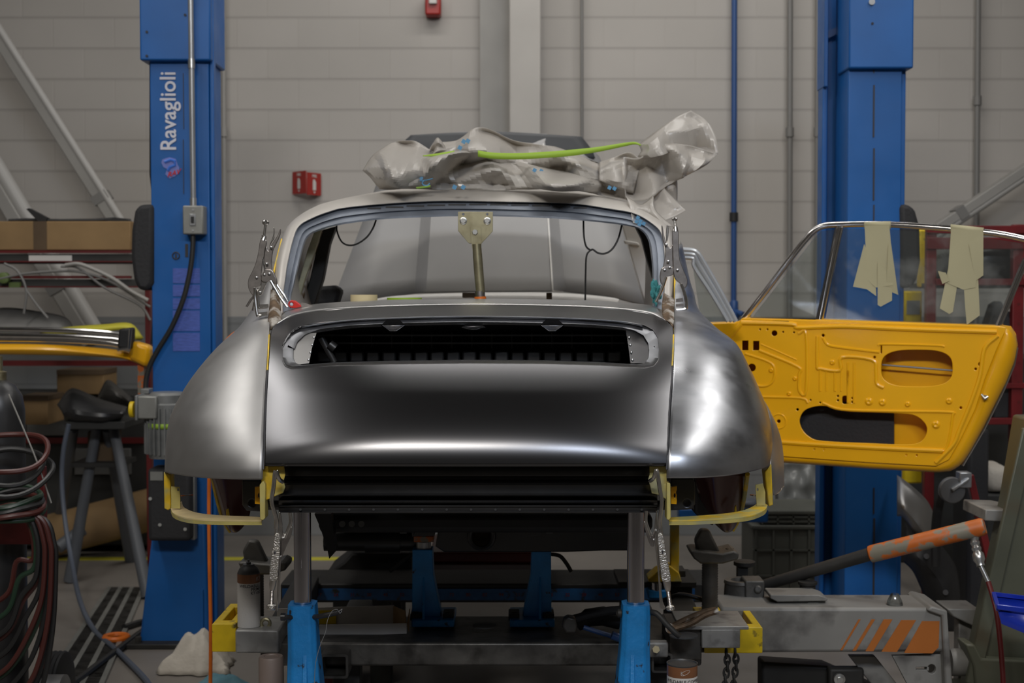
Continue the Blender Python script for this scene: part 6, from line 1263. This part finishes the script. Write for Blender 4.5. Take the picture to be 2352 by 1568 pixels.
# blue bin
t = thing('plastic_bin', 'bright blue plastic parts bin at the right edge', 'bin', W(2340, 1450, 4.4))
Yp = 4.4; mb = MB(); mb.poly([(2290, 1387), (2420, 1404), (2420, 1418), (2291, 1400)], Yp-.01, .012); build('rim', mb, 'bin_blue', t, bevel=.003)
mb = MB(); A1 = W(2293, 1398, Yp); B1 = W(2440, 1416, Yp); C1 = W(2440, 1490, Yp+.02); D1 = W(2300, 1432, Yp+.02); off = Vector((.06, .22, 0)); 
pts = [A1, B1, C1, D1]; bk = [p+off for p in pts]; mb.add(pts+bk, [(0, 1, 2, 3), (4, 7, 6, 5), (0, 3, 7, 4), (3, 2, 6, 7), (1, 5, 6, 2)]); build('body', mb, 'bin_blue', t, solid=.003)
mb = MB(); mb.bar(A1, A1+off, .012, .012); mb.bar(A1+off, B1+off, .012, .012); build('rim', mb, 'bin_blue', t)
t3 = thing('bin_table', 'dark steel table under the blue bin, just off the right edge', 'table', (1.9, 4.55, 0))
mb = MB(); zb = min(C1.z, D1.z); mb.box((1.93, 4.55, zb-.012), (.45, .3, .02)); build('top', mb, 'bench_dark', t3)
mb = MB(); mb.box((1.85, 4.65, (zb-.02)/2), (.04, .04, zb-.02)); build('leg', mb, 'bench_dark', t3)

# ================================================================ THINGS ON AND IN THE CAR
# masking tape rolls, seen on the parcel shelf
def roll(x, y, Y, r, h, m, label):
    p = W(x, y, Y); mb = MB(); mb.lathe(p, (0, 0, 1), [(r*.72, 0), (r, 0), (r, h), (r*.72, h), (r*.72, h*.2)], 40); build('tape_roll', mb, m, label=label, cat='tape')
mb = MB(); mb.box((W(1090, 0, 4.9).x, 4.98, W(0, 700, 4.75).z-.012), (1.05, .46, .02)); build('parcel_shelf', mb, 'ecoat_matte', car)
zs = W(0, 700, 4.75).z
def sroll(x, Y, r, h, m, label):
    X = W(x, 690, Y).x; mb = MB(); mb.lathe((X, Y, zs-.001), (0, 0, 1), [(r*.72, 0), (r, 0), (r, h), (r*.72, h), (r*.72, h*.2)], 40); build('tape_roll', mb, m, label=label, cat='tape')
sroll(836, 4.85, S(31, 4.85), W(0, 676, 4.85).z-zs, 'tape_cream', 'roll of cream masking tape on the parcel shelf behind the rear window')
sroll(929, 4.95, S(40, 4.95), W(0, 683, 4.95).z-zs, 'tape_green', 'flat roll of green tape on the parcel shelf right of the cream roll')
t = thing('red_scraper', 'red handled scraper lying at the left corner of the rear window', 'scraper', W(690, 708, 4.62))
mb = MB(); mb.pplate([(662, 694), (668, 689), (678, 690), (690, 699), (692, 705), (676, 708), (665, 706), (661, 700)], [oval(669, 698.5, 4.5, 4, 12)], 4.59, .012, .003); build('handle', mb, 'red_bright', t)
mb = MB(); mb.poly([(690, 698), (693, 694), (705, 697), (718, 702), (700, 705), (691, 705)], 4.595, .003); build('blade', mb, 'plier_dull', t)
# pull plate with tube in the window
t = thing('alignment_strut', 'zinc plated bolt-on plate and tube strut hanging in the rear window', 'strut', W(1104, 690, 4.9))
Ys = 4.93
mb = MB(); mb.pplate([(1052, 486), (1132, 486), (1132, 531), (1106, 559), (1077, 559), (1052, 530)], [oval(1064, 492, 2.6, 3, 10), oval(1119, 492, 2.6, 3, 10)], Ys, .006, .001); build('plate', mb, 'zinc', t)
mb = MB(); mb.poly([(1080, 520), (1104, 520), (1106, 560), (1104, 580), (1086, 580), (1083, 558)], Ys-.006, .006); mb.tube(PW([(1095, 560), (1097, 590), (1101, 640), (1104, 672)], Ys-.004), [S(10, Ys), S(11, Ys), S(11, Ys), S(10.5, Ys)], 20); build('tube', mb, 'zinc', t)
mb = MB(); mb.cyl(W(1102, 668, Ys-.004), W(1103, 682, Ys-.004), S(11.5, Ys), n=20); build('clamp_ring', mb, 'plier_dull', t)
mb = MB(); mb.cyl(W(1103, 681, Ys-.004), W(1104, 706, Ys-.004), S(13.5, Ys), n=20); build('orange_sleeve', mb, 'orange_paint', t)
for x, y in ((1064, 507), (1119, 507), (1091, 533)):
    mb = MB(); c = W(x, y, Ys); mb.lathe(c, (0, -1, 0), [(S(8.5, Ys), 0), (S(8.5, Ys), .003), (S(7, Ys), .004)], 20); mb.lathe(c, (0, -1, 0), [(S(7, Ys), .003), (S(7, Ys), .010), (S(6, Ys), .012)], 6); build('hex_bolt', mb, 'bolt_zinc', t)
mb = MB(); mb.tube(cat(PW([(774, 510), (774, 530), (784, 554), (800, 563), (820, 560), (842, 545), (856, 525), (864, 505)], 5.15), 5), .0032, 6); build('hanging_cable', mb, 'cable', label='thin black cable looping from the roof at the left of the rear window', cat='cable')
mb = MB(); mb.tube(cat(PW([(1340, 498), (1341, 540), (1346, 565), (1356, 574), (1362, 573), (1374, 581), (1390, 582), (1406, 572), (1420, 548), (1430, 510)], 5.15), 5), .0034, 6); mb.tube(cat(PW([(1356, 574), (1347, 588), (1345, 630), (1344, 700)], 5.15), 5), .0034, 6); build('hanging_cable', mb, 'cable', label='black cable with a knot hanging at the right of the rear window', cat='cable')
def crumple(cx, cy, Y, rx, ry, m, label, nm, seed):
    mb = MB(); rows = []
    for i in range(22):
        th = pi*i/21; r = []
        for j in range(34):
            ph = 2*pi*j/34; v = Vector((sin(th)*cos(ph), sin(th)*sin(ph), cos(th))); k = 1+.9*mnoise.noise(v*2.1+Vector((seed, 0, 0)))-.25*abs(mnoise.noise(v*5))
            r.append(W(cx, cy, Y)+Vector((v.x*S(rx, Y)*k, v.y*.02*k, v.z*S(ry, Y)*k)))
        rows.append(r)
    mb.grid(rows, True); build(nm, mb, m, label=label, cat='rag', ang=20)
crumple(1505, 672, 4.62, 10, 24, 'rag_teal', 'teal rag stuffed in the lower right corner of the rear window', 'teal_rag', 5)

# ================================================================ LOCKING PLIERS
def rivet(t, x, y, Y, r=3.2):
    mb = MB(); mb.lathe(W(x, y, Y), (0, -1, 0), [(S(r, Y), -.004), (S(r, Y), .0015), (S(r*.8, Y), .003), (S(r*.3, Y), .0036)], 14); build('rivet', mb, 'bare_bright', t)
def flat(t, pts, Y, d, m, nm, par=None, bev=.0018):
    mb = MB(); mb.pplate([(p.x, p.y) for p in cat([(x, y, 0) for x, y in pts], 3, True)], [], Y, d, bev); return build(nm, mb, m, par or t, ang=50)
def c1_(x, y): return (560+x/5.6, 490+y/5.6)
t = thing('locking_pliers', 'steel locking clamp pliers pinching the left body seam beside the rear window', 'pliers', W(610, 722, 4.42)); Yk = 4.40
K = lambda ps: [c1_(*p) for p in ps]
flat(t, K([(210, 345), (250, 335), (288, 345), (290, 400), (270, 470), (262, 545), (245, 600), (232, 700), (222, 800), (225, 900), (190, 940), (130, 960), (125, 1060), (80, 1010), (52, 930), (60, 840), (110, 740), (150, 640), (185, 500)]), Yk, .014, 'plier_dull', 'handle')
flat(t, K([(288, 420), (315, 480), (345, 420), (390, 350), (440, 270), (462, 205), (474, 205), (470, 260), (445, 330), (410, 400), (375, 480), (362, 560), (355, 640), (358, 725), (275, 715), (262, 640), (258, 560)]), Yk+.006, .010, 'plier_dull', 'release_arm')
flat(t, K([(380, 180), (392, 185), (398, 240), (392, 320), (360, 370), (330, 430), (335, 390), (370, 300), (383, 240)]), Yk+.004, .004, 'plier', 'release_lever')
flat(t, K([(275, 718), (355, 725), (395, 790), (422, 860), (418, 915), (380, 890), (345, 850), (300, 880), (228, 870), (228, 800), (262, 740)]), Yk-.002, .016, 'plier_dull', 'link_plate')
flat(t, K([(228, 870), (295, 875), (262, 960), (232, 1040), (190, 1060), (170, 1000), (215, 950)]), Yk+.004, .010, 'plier', 'toggle_plate')
mb = MB(); mb.tube([W(*c1_(270, 290), Yk+.006), W(*c1_(252, 345), Yk+.006)], [S(4.8, Yk), S(7, Yk)], 16); mb.cyl(W(*c1_(260, 285), Yk+.006), W(*c1_(258, 300), Yk+.006), S(5.5, Yk), n=16); build('ferrule', mb, 'plier', t)
mb = MB(); a, b = W(*c1_(262, 290), Yk+.006), W(*c1_(280, 130), Yk+.006); n = 14; mb.tube([a.lerp(b, i/n/1) for i in range(n+1)], [S(3.4 if i % 2 else 2.9, Yk) for i in range(n+1)], 12); sc_ = build('screw', mb, 'plier', t)
mb = MB(); u = (b-a).normalized(); mb.lathe(b-u*.004, u, [(S(5, Yk), 0), (S(8, Yk), .004), (S(8.2, Yk), .010), (S(6, Yk), .014)], 18); build('knob', mb, 'plier', sc_)
for p in ((163, 825), (327, 777), (265, 788), (292, 648), (350, 435), (208, 1015)): rivet(t, *c1_(*p), Yk-.003, 3.0 if p != (327, 777) else 3.8)
mb = MB(); mb.tube(cat([W(*c1_(x, y), Yk+d) for x, y, d in [(145, 960, 0), (142, 1060, 0), (155, 1180, -.005), (172, 1300, -.01), (190, 1318, -.01), (230, 1305, 0), (295, 1290, .01)]], 4), S(3.5, Yk), 8); mb.poly([c1_(180, 1275), c1_(300, 1262), c1_(300, 1312), c1_(180, 1322)], Yk-.006, .012); build('jaw', mb, 'plier', t)
mb = MB(); mb.tube(cat([W(*c1_(x, y), Yk+.012) for x, y in [(172, 960), (180, 1060), (190, 1180), (205, 1215), (300, 1205)]], 4), S(3.2, Yk), 8); mb.poly([c1_(205, 1168), c1_(312, 1165), c1_(312, 1212), c1_(205, 1218)], Yk+.008, .010); build('jaw', mb, 'plier', t)
mb = MB(); mb.tube(cat([W(*c1_(x, y), Yk+.002) for x, y in [(345, 865), (400, 960), (470, 1080), (560, 1205)]], 4), S(3.4, Yk), 8); build('jaw', mb, 'plier', t)
mb = MB(); mb.tube(cat([W(*c1_(x, y), Yk+.016) for x, y in [(420, 910), (480, 1000), (530, 1070), (562, 1130)]], 4), S(3.2, Yk), 8); build('jaw', mb, 'plier', t)
mb = MB(); mb.tube([W(*c1_(x, y), Yk+.012) for x, y in [(130, 1065), (90, 1110), (35, 1200)]], S(2.8, Yk), 8); mb.tube([W(*c1_(x, y), Yk+.016) for x, y in [(135, 1140), (115, 1250)]], S(2.2, Yk), 8); build('spring_arm', mb, 'plier_dull', t)
mb = MB(); mb.tube([W(*c1_(x, y), Yk-.002) for x, y in [(245, 580), (255, 660), (272, 735)]], S(1.6, Yk), 6); build('spring', mb, 'bare_bright', t)
# upper right
def c2_(x, y): return (1150+x/3.137, 400+y/3.137)
K = lambda ps: [c2_(*p) for p in ps]; Yk = 4.42
t = thing('locking_pliers', 'brownish steel locking clamp pliers pinching the right body seam beside the rear window', 'pliers', W(1553, 712, 4.44))
flat(t, K([(1238, 410), (1260, 403), (1282, 410), (1284, 520), (1290, 610), (1318, 690), (1345, 755), (1342, 800), (1322, 820), (1298, 790), (1262, 760), (1246, 710), (1242, 620)]), Yk, .014, 'plier_dull', 'handle')
flat(t, K([(1160, 375), (1168, 378), (1178, 440), (1192, 485), (1200, 510), (1222, 530), (1238, 510), (1240, 600), (1238, 690), (1180, 680), (1172, 660), (1184, 600), (1186, 530), (1168, 470)]), Yk+.006, .010, 'plier_dull', 'release_arm')
flat(t, K([(1196, 370), (1206, 370), (1212, 400), (1206, 460), (1196, 490), (1190, 440)]), Yk+.004, .004, 'plier', 'release_lever')
flat(t, K([(1150, 720), (1160, 680), (1185, 665), (1240, 672), (1244, 720), (1215, 735), (1185, 745), (1170, 790), (1158, 790), (1148, 750)]), Yk-.002, .016, 'plier_dull', 'link_plate')
mb = MB(); mb.tube([W(*c2_(1258, 378), Yk+.006), W(*c2_(1260, 412), Yk+.006)], [S(5, Yk), S(6.8, Yk)], 16); build('ferrule', mb, 'plier', t)
mb = MB(); a, b = W(*c2_(1258, 380), Yk+.006), W(*c2_(1254, 332), Yk+.006); n = 10; mb.tube([a.lerp(b, i/n) for i in range(n+1)], [S(3.2 if i % 2 else 2.7, Yk) for i in range(n+1)], 12); sc_ = build('screw', mb, 'plier', t)
mb = MB(); u = (b-a).normalized(); mb.lathe(b-u*.003, u, [(S(4, Yk), 0), (S(6.4, Yk), .004), (S(6.6, Yk), .008), (S(5, Yk), .011)], 18); build('knob', mb, 'plier', sc_)
for p in ((1182, 690), (1275, 690), (1208, 628), (1194, 507), (1218, 672)): rivet(t, *c2_(*p), Yk-.003, 3.2)
mb = MB(); mb.tube(cat([W(*c2_(x, y), Yk-.002) for x, y in [(1300, 790), (1318, 840), (1334, 895), (1337, 960), (1318, 972), (1265, 975)]], 4), S(3.6, Yk), 8); build('jaw', mb, 'plier', t)
mb = MB(); mb.poly([c2_(1265, 897), c2_(1312, 890), c2_(1316, 918), c2_(1265, 922)], Yk+.004, .012); mb.poly([c2_(1265, 935), c2_(1320, 932), c2_(1320, 952), c2_(1265, 955)], Yk, .01); build('jaw_pad', mb, 'plier_dull', t)
mb = MB(); mb.tube(cat([W(*c2_(x, y), Yk) for x, y in [(1192, 740), (1172, 800), (1148, 860), (1118, 920)]], 4), S(3.4, Yk), 8); build('jaw', mb, 'plier', t)
# lower left
def c3_(x, y): return (350+x/3.027, 1050+y/3.027)
K = lambda ps: [c3_(*p) for p in ps]; Yk = 3.74
t = thing('locking_pliers', 'long knurled locking clamp hanging at the left end of the black rear panel', 'pliers', W(628, 1400, Yk))
mb = MB(); mb.tube(cat([W(*c3_(x, y), Yk+d) for x, y, d in [(905, 170, .02), (880, 150, .0), (856, 95, -.005), (843, 200, -.005), (830, 300, -.005), (846, 370, -.003), (862, 430, 0), (860, 495, .002)]], 5), S(5.0, Yk), 10); build('jaw', mb, 'plier', t)
flat(t, K([(852, 535), (880, 538), (887, 640), (878, 760), (866, 855), (815, 855), (820, 720), (840, 610)]), Yk-.004, .018, 'knurl', 'grip')
mb = MB(); mb.pb(*c3_(846, 655), *c3_(856, 675), Yk-.0055, .002); build('slot', mb, 'text_dark', t)
mb = MB(); mb.tube([W(*c3_(862, 485), Yk+.004), W(*c3_(866, 545), Yk+.004)], [S(4.5, Yk), S(6, Yk)], 14); mb.tube([W(*c3_(840, 850), Yk+.005), W(*c3_(836, 885), Yk+.005), W(*c3_(832, 922), Yk+.005)], [S(8.5, Yk), S(8, Yk), S(5.6, Yk)], 18); build('ferrule', mb, 'plier', t)
a, b = W(*c3_(832, 920), Yk+.005), W(*c3_(828, 1022), Yk+.005); n = 22; mb = MB(); mb.tube([a.lerp(b, i/n) for i in range(n+1)], [S(5.0 if i % 2 else 4.2, Yk) for i in range(n+1)], 14); sc_ = build('screw', mb, 'plier_dull', t)
mb = MB(); u = (b-a).normalized(); mb.lathe(b-u*.002, u, [(S(7, Yk), 0), (S(11, Yk), .004), (S(11.4, Yk), .012), (S(9, Yk), .016)], 22); build('knob', mb, 'knurl', sc_)
flat(t, K([(878, 390), (892, 392), (905, 500), (900, 600), (893, 700), (884, 900), (874, 1050), (862, 1058), (868, 900), (876, 700), (880, 520)]), Yk+.014, .006, 'plier', 'lever')
mb = MB(); mb.tube(cat([W(*c3_(x, y), Yk+.012) for x, y in [(957, 385), (962, 450), (940, 510), (920, 560)]], 4), S(4.0, Yk), 10); build('jaw', mb, 'plier', t)
flat(t, K([(910, 520), (925, 545), (950, 500), (972, 480), (965, 540), (930, 620), (905, 680), (893, 700), (895, 600)]), Yk+.010, .006, 'plier_dull', 'link_plate')
for p in ((907, 560), (893, 690)): rivet(t, *c3_(*p), Yk+.008, 2.6)
# lower right
def c4_(x, y): return (1400+x/4.2375, 1050+y/4.2375)
K = lambda ps: [c4_(*p) for p in ps]
t = thing('locking_pliers', 'long knurled locking clamp hanging at the right end of the black rear panel', 'pliers', W(1535, 1402, Yk))
mb = MB(); mb.tube(cat([W(*c4_(x, y), Yk+d) for x, y, d in [(395, 230, .02), (430, 200, 0), (460, 125, -.005), (478, 230, -.005), (498, 350, -.005), (508, 430, -.005), (496, 540, -.003), (490, 620, 0), (494, 690, .002)]], 5), S(4.8, Yk), 10); build('jaw', mb, 'plier', t)
flat(t, K([(472, 750), (520, 755), (548, 900), (575, 1050), (596, 1200), (515, 1205), (495, 1080), (478, 920)]), Yk-.004, .018, 'knurl', 'grip')
mb = MB(); mb.pb(*c4_(511, 905), *c4_(524, 940), Yk-.0055, .002); build('slot', mb, 'text_dark', t)
mb = MB(); mb.tube([W(*c4_(494, 685), Yk+.004), W(*c4_(498, 760), Yk+.004)], [S(4.5, Yk), S(6, Yk)], 14); mb.tube([W(*c4_(556, 1200), Yk+.005), W(*c4_(562, 1245), Yk+.005), W(*c4_(568, 1298), Yk+.005)], [S(9.4, Yk), S(8.6, Yk), S(6, Yk)], 18); build('ferrule', mb, 'plier', t)
a, b = W(*c4_(568, 1296), Yk+.005), W(*c4_(590, 1445), Yk+.005); mb = MB(); mb.tube([a.lerp(b, i/n) for i in range(n+1)], [S(5.2 if i % 2 else 4.4, Yk) for i in range(n+1)], 14); sc_ = build('screw', mb, 'plier_dull', t)
mb = MB(); u = (b-a).normalized(); mb.lathe(b-u*.002, u, [(S(6, Yk), 0), (S(9.6, Yk), .004), (S(10, Yk), .011), (S(8, Yk), .014)], 22); build('knob', mb, 'knurl', sc_)
flat(t, K([(455, 530), (462, 540), (470, 700), (462, 800), (480, 960), (490, 1150), (520, 1400), (550, 1470), (510, 1482), (490, 1460), (482, 1300), (470, 1100), (455, 950), (436, 800), (440, 660)]), Yk+.014, .006, 'plier', 'lever')
mb = MB(); mb.tube(cat([W(*c4_(x, y), Yk+.012) for x, y in [(358, 520), (354, 620), (375, 690), (405, 770)]], 4), S(4.0, Yk), 10); build('jaw', mb, 'plier', t)
flat(t, K([(332, 640), (350, 640), (400, 775), (440, 700), (452, 720), (432, 800), (432, 865), (405, 865), (375, 800)]), Yk+.010, .006, 'plier_dull', 'link_plate')
for p in ((452, 712), (430, 803)): rivet(t, *c4_(*p), Yk+.008, 2.6)

# ================================================================ PLASTIC BAG ON THE ROOF
bag = thing('plastic_sheet', 'crumpled translucent grey plastic sheet bundled on the car roof', 'plastic sheet', W(1200, 436, 5.45))
def b2(x, y): return (780+x/2.613, 230+y/2.613)
def crsheet(rows_px, ku, kv, amp, seed, name, freq=6, px=b2):
    amp *= .5
    rows = [[Vector(W(*px(x, y), Y)) for x, y, Y in r] for r in rows_px]
    rr = [cat(r, ku) for r in rows]; cc = [cat(c, kv) for c in zip(*rr)]; g = [list(r) for r in zip(*cc)]
    nr, nc = len(g), len(g[0]); rnd = random.Random(seed); dirs = []
    for _ in range(7):
        a = rnd.uniform(0, pi); dirs.append((cos(a), sin(a), rnd.uniform(.5, 1.6)*freq, rnd.uniform(0, 9), rnd.uniform(.4, 1)))
    for i in range(nr):
        for j in range(nc):
            p = g[i][j]; x, z = p.x, p.z; d = 0; wx = x+.06*mnoise.noise(Vector((x*4, z*4, seed))); wz = z+.06*mnoise.noise(Vector((x*4, z*4, seed+9)))
            for cx_, sz_, f, ph, am in dirs:
                t_ = ((wx*cx_+wz*sz_)*f+ph) % 1.0; d += am*(abs(t_-.5)*2-.5)/f*3
            k = min(1, min(i, nr-1-i, j, nc-1-j)/3.0)
            g[i][j] = p+Vector((0, d*amp*(.3+.7*k), d*amp*.12*k))
    mb = MB(); mb.grid(g); return build(name, mb, 'bag_film', bag, ang=12, solid=.0012)
Y0 = 5.35
# main front face
crsheet([[(225, 532, Y0+.02), (450, 537, Y0), (700, 537, Y0-.02), (1000, 540, Y0-.02), (1300, 542, Y0), (1500, 560, Y0), (1740, 600, Y0)],
         [(300, 470, Y0-.02), (470, 430, Y0-.10), (640, 440, Y0-.14), (950, 450, Y0-.14), (1250, 480, Y0-.10), (1500, 500, Y0-.07), (1740, 560, Y0-.04)],
         [(320, 380, Y0), (480, 360, Y0-.10), (700, 330, Y0-.15), (900, 350, Y0-.10), (1150, 390, Y0-.02), (1450, 450, Y0-.0), (1720, 530, Y0-.03)],
         [(330, 330, Y0+.05), (540, 330, Y0+.0), (720, 305, Y0-.06), (860, 320, Y0+.0), (1060, 380, Y0+.03), (1340, 430, Y0+.05), (1700, 520, Y0+.03)]], 9, 9, .55, 3, 'front_fold')
# rear tall fold with the peak
crsheet([[(500, 400, Y0+.08), (700, 400, Y0+.05), (900, 400, Y0+.05), (1100, 420, Y0+.05), (1350, 460, Y0+.06), (1720, 545, Y0+.05)],
         [(520, 330, Y0+.12), (660, 300, Y0+.04), (860, 270, Y0+.03), (1070, 330, Y0+.08), (1330, 360, Y0+.0), (1600, 420, Y0+.04)],
         [(560, 250, Y0+.16), (700, 240, Y0+.12), (850, 160, Y0+.10), (1060, 240, Y0+.14), (1290, 282, Y0+.08), (1560, 375, Y0+.12)]], 10, 10, .45, 11, 'peaked_fold')
crsheet([[(1560, 372, Y0+.12), (1640, 345, Y0+.05), (1735, 308, Y0+.06), (1800, 345, Y0+.02)], [(1560, 420, Y0+.02), (1640, 420, Y0-.02), (1720, 400, Y0+.0), (1800, 410, Y0)], [(1560, 480, Y0+.0), (1640, 520, Y0-.02), (1700, 545, Y0-.02), (1760, 560, Y0)]], 8, 8, .35, 5, 'side_fold')
# left fan
crsheet([[(142, 425, Y0+.04), (190, 470, Y0), (235, 525, Y0), (300, 540, Y0), (460, 536, Y0)],
         [(190, 340, Y0+.06), (250, 380, Y0-.03), (310, 420, Y0-.08), (380, 440, Y0-.10), (560, 470, Y0-.10)],
         [(260, 290, Y0+.08), (310, 310, Y0), (350, 340, Y0-.05), (420, 360, Y0-.08), (570, 380, Y0-.06)],
         [(310, 255, Y0+.12), (370, 238, Y0+.06), (450, 242, Y0+.05), (520, 280, Y0+.05), (600, 330, Y0+.03)]], 9, 9, .45, 21, 'gathered_end')
crsheet([[(530, 320, Y0+.05), (560, 260, Y0+.04), (592, 228, Y0+.06), (632, 272, Y0+.08)], [(540, 340, Y0), (570, 310, Y0-.02), (600, 300, Y0), (640, 300, Y0+.04)]], 6, 8, .3, 4, 'upstanding_tip')
# right fans
crsheet([[(1790, 272, Y0+.06), (1900, 190, Y0+.07), (2010, 110, Y0+.08), (2110, 60, Y0+.1)], [(1805, 310, Y0), (1920, 235, Y0+.01), (2060, 170, Y0+.03), (2200, 120, Y0+.07)], [(1790, 340, Y0-.02), (1930, 280, Y0-.02), (2090, 240, Y0), (2256, 215, Y0+.04)], [(1820, 350, Y0-.02), (1960, 330, Y0-.04), (2110, 310, Y0-.02), (2276, 320, Y0+.02)]], 10, 9, .28, 31, 'flared_end', 5)
crsheet([[(1705, 340, Y0-.05), (1800, 345, Y0-.08), (1900, 270, Y0-.08), (1990, 262, Y0-.06), (2110, 270, Y0-.04), (2272, 322, Y0)], [(1712, 420, Y0-.08), (1810, 420, Y0-.13), (1900, 380, Y0-.15), (1990, 360, Y0-.12), (2090, 370, Y0-.08), (2200, 390, Y0-.04)], [(1712, 490, Y0-.08), (1800, 500, Y0-.14), (1900, 480, Y0-.16), (1980, 450, Y0-.13), (2050, 440, Y0-.10), (2110, 440, Y0-.06)], [(1720, 580, Y0-.07), (1790, 600, Y0-.12), (1870, 590, Y0-.14), (1930, 540, Y0-.12), (1970, 510, Y0-.10), (2010, 488, Y0-.08)]], 9, 9, .40, 41, 'crumpled_fan')
crsheet([[(1720, 575, Y0-.14), (1760, 600, Y0-.16), (1810, 625, Y0-.17), (1880, 570, Y0-.17)], [(1740, 640, Y0-.22), (1780, 650, Y0-.23), (1830, 660, Y0-.24), (1900, 665, Y0-.24)], [(1762, 735, Y0-.30), (1810, 745, Y0-.31), (1880, 752, Y0-.31), (2003, 756, Y0-.31)]], 8, 8, .18, 51, 'hanging_tail')
crsheet([[(1860, 600, Y0-.10), (1900, 560, Y0-.10), (1945, 525, Y0-.10)], [(1840, 660, Y0-.16), (1920, 640, Y0-.16), (2020, 600, Y0-.14)], [(1880, 700, Y0-.22), (1960, 720, Y0-.22), (2080, 662, Y0-.18)]], 10, 8, .14, 61, 'tail_corner')
crsheet([[(1900, 560, Y0-.06), (1960, 500, Y0-.06), (2026, 470, Y0-.02)], [(1930, 600, Y0-.06), (1980, 570, Y0-.05), (2026, 560, Y0-.03)], [(1990, 600, Y0-.06), (2010, 610, Y0-.05), (2026, 625, Y0-.03)]], 6, 6, .1, 71, 'dark_corner')
# tape band
mb = MB(); bt = [(505, 328, .0), (600, 320, -.02), (680, 313, -.03)]
a = cat([W(*b2(x, y), Y0-.13+d) for x, y, d in [(500, 334, 0), (590, 328, 0), (690, 318, .02)]], 6); mb.grid([[p+Vector((0, 0, S(6, Y0)*(.2+.8*i/(len(a)-1)))) for i, p in enumerate(a)], [p-Vector((0, 0, S(6, Y0)*(.2+.8*i/(len(a)-1)))) for i, p in enumerate(a)]]); tb_ = thing('green_tape', 'long bright green tape strap across the plastic sheet on the roof', 'tape', W(1100, 360, Y0-.1)); build('band', mb, 'tape_green', tb_, solid=.0008)
mb = MB(); a = cat([W(*b2(x, y), Y0-.14+d) for x, y, d in [(830, 320, .0), (920, 333, -.01), (1080, 336, -.02), (1250, 327, -.02), (1400, 315, 0), (1560, 294, .04), (1700, 268, .09), (1770, 258, .13), (1810, 270, .13)]], 6)
mb.grid([[p+Vector((0, 0, S(7, Y0)*(1-.75*max(0, (i/(len(a)-1)-.5)*2)))) for i, p in enumerate(a)], [p-Vector((0, 0, S(7, Y0)*(1-.75*max(0, (i/(len(a)-1)-.5)*2)))) for i, p in enumerate(a)]]); build('band', mb, 'tape_green', tb_, solid=.0008)
# printed motifs on the sheet: loose chequered flecks and sprig lines
dm('print_blue', (.07, .24, .42), .5); dm('print_green', (.22, .38, .05), .5)
def prt(ps, m, off, s=9):
    mb = MB()
    for x, y in ps:
        c = W(*b2(x, y), Y0+off); k = S(s/2.6, Y0); mb.add([c+Vector((-k, 0, -k*.3)), c+Vector((k*.3, 0, -k)), c+Vector((k, 0, k*.3)), c+Vector((-k*.3, 0, k))], [(0, 1, 2, 3)])
    build('printed_fleck', mb, m, bag, flat=True, solid=.0005)
prt([(440, 465), (485, 470), (430, 492)], 'print_blue', -.17, 18); prt([(745, 248), (722, 285), (770, 245)], 'print_blue', -.06, 16)
prt([(690, 522), (742, 522)], 'print_blue', -.2, 16); prt([(1790, 705), (1805, 725), (1825, 740), (1782, 728), (1800, 745)], 'print_blue', -.335, 13)
prt([(1620, 525), (1650, 530), (1170, 420), (1210, 425)], 'print_blue', -.17, 14)
mb = MB(); mb.tube(cat([W(*b2(x, y), Y0-.17) for x, y in [(400, 497), (460, 485), (520, 480), (560, 470)]], 4), .002, 5); mb.tube([W(*b2(518+22*cos(k*pi/6), 497+16*sin(k*pi/6)), Y0-.17) for k in range(9)], .003, 5); build('printed_sprig', mb, 'print_blue', bag)
mb = MB(); mb.tube(cat([W(*b2(x, y), Y0-.17) for x, y in [(460, 527), (510, 522), (545, 515)]], 4), .004, 5); build('printed_sprig', mb, 'print_green', bag)
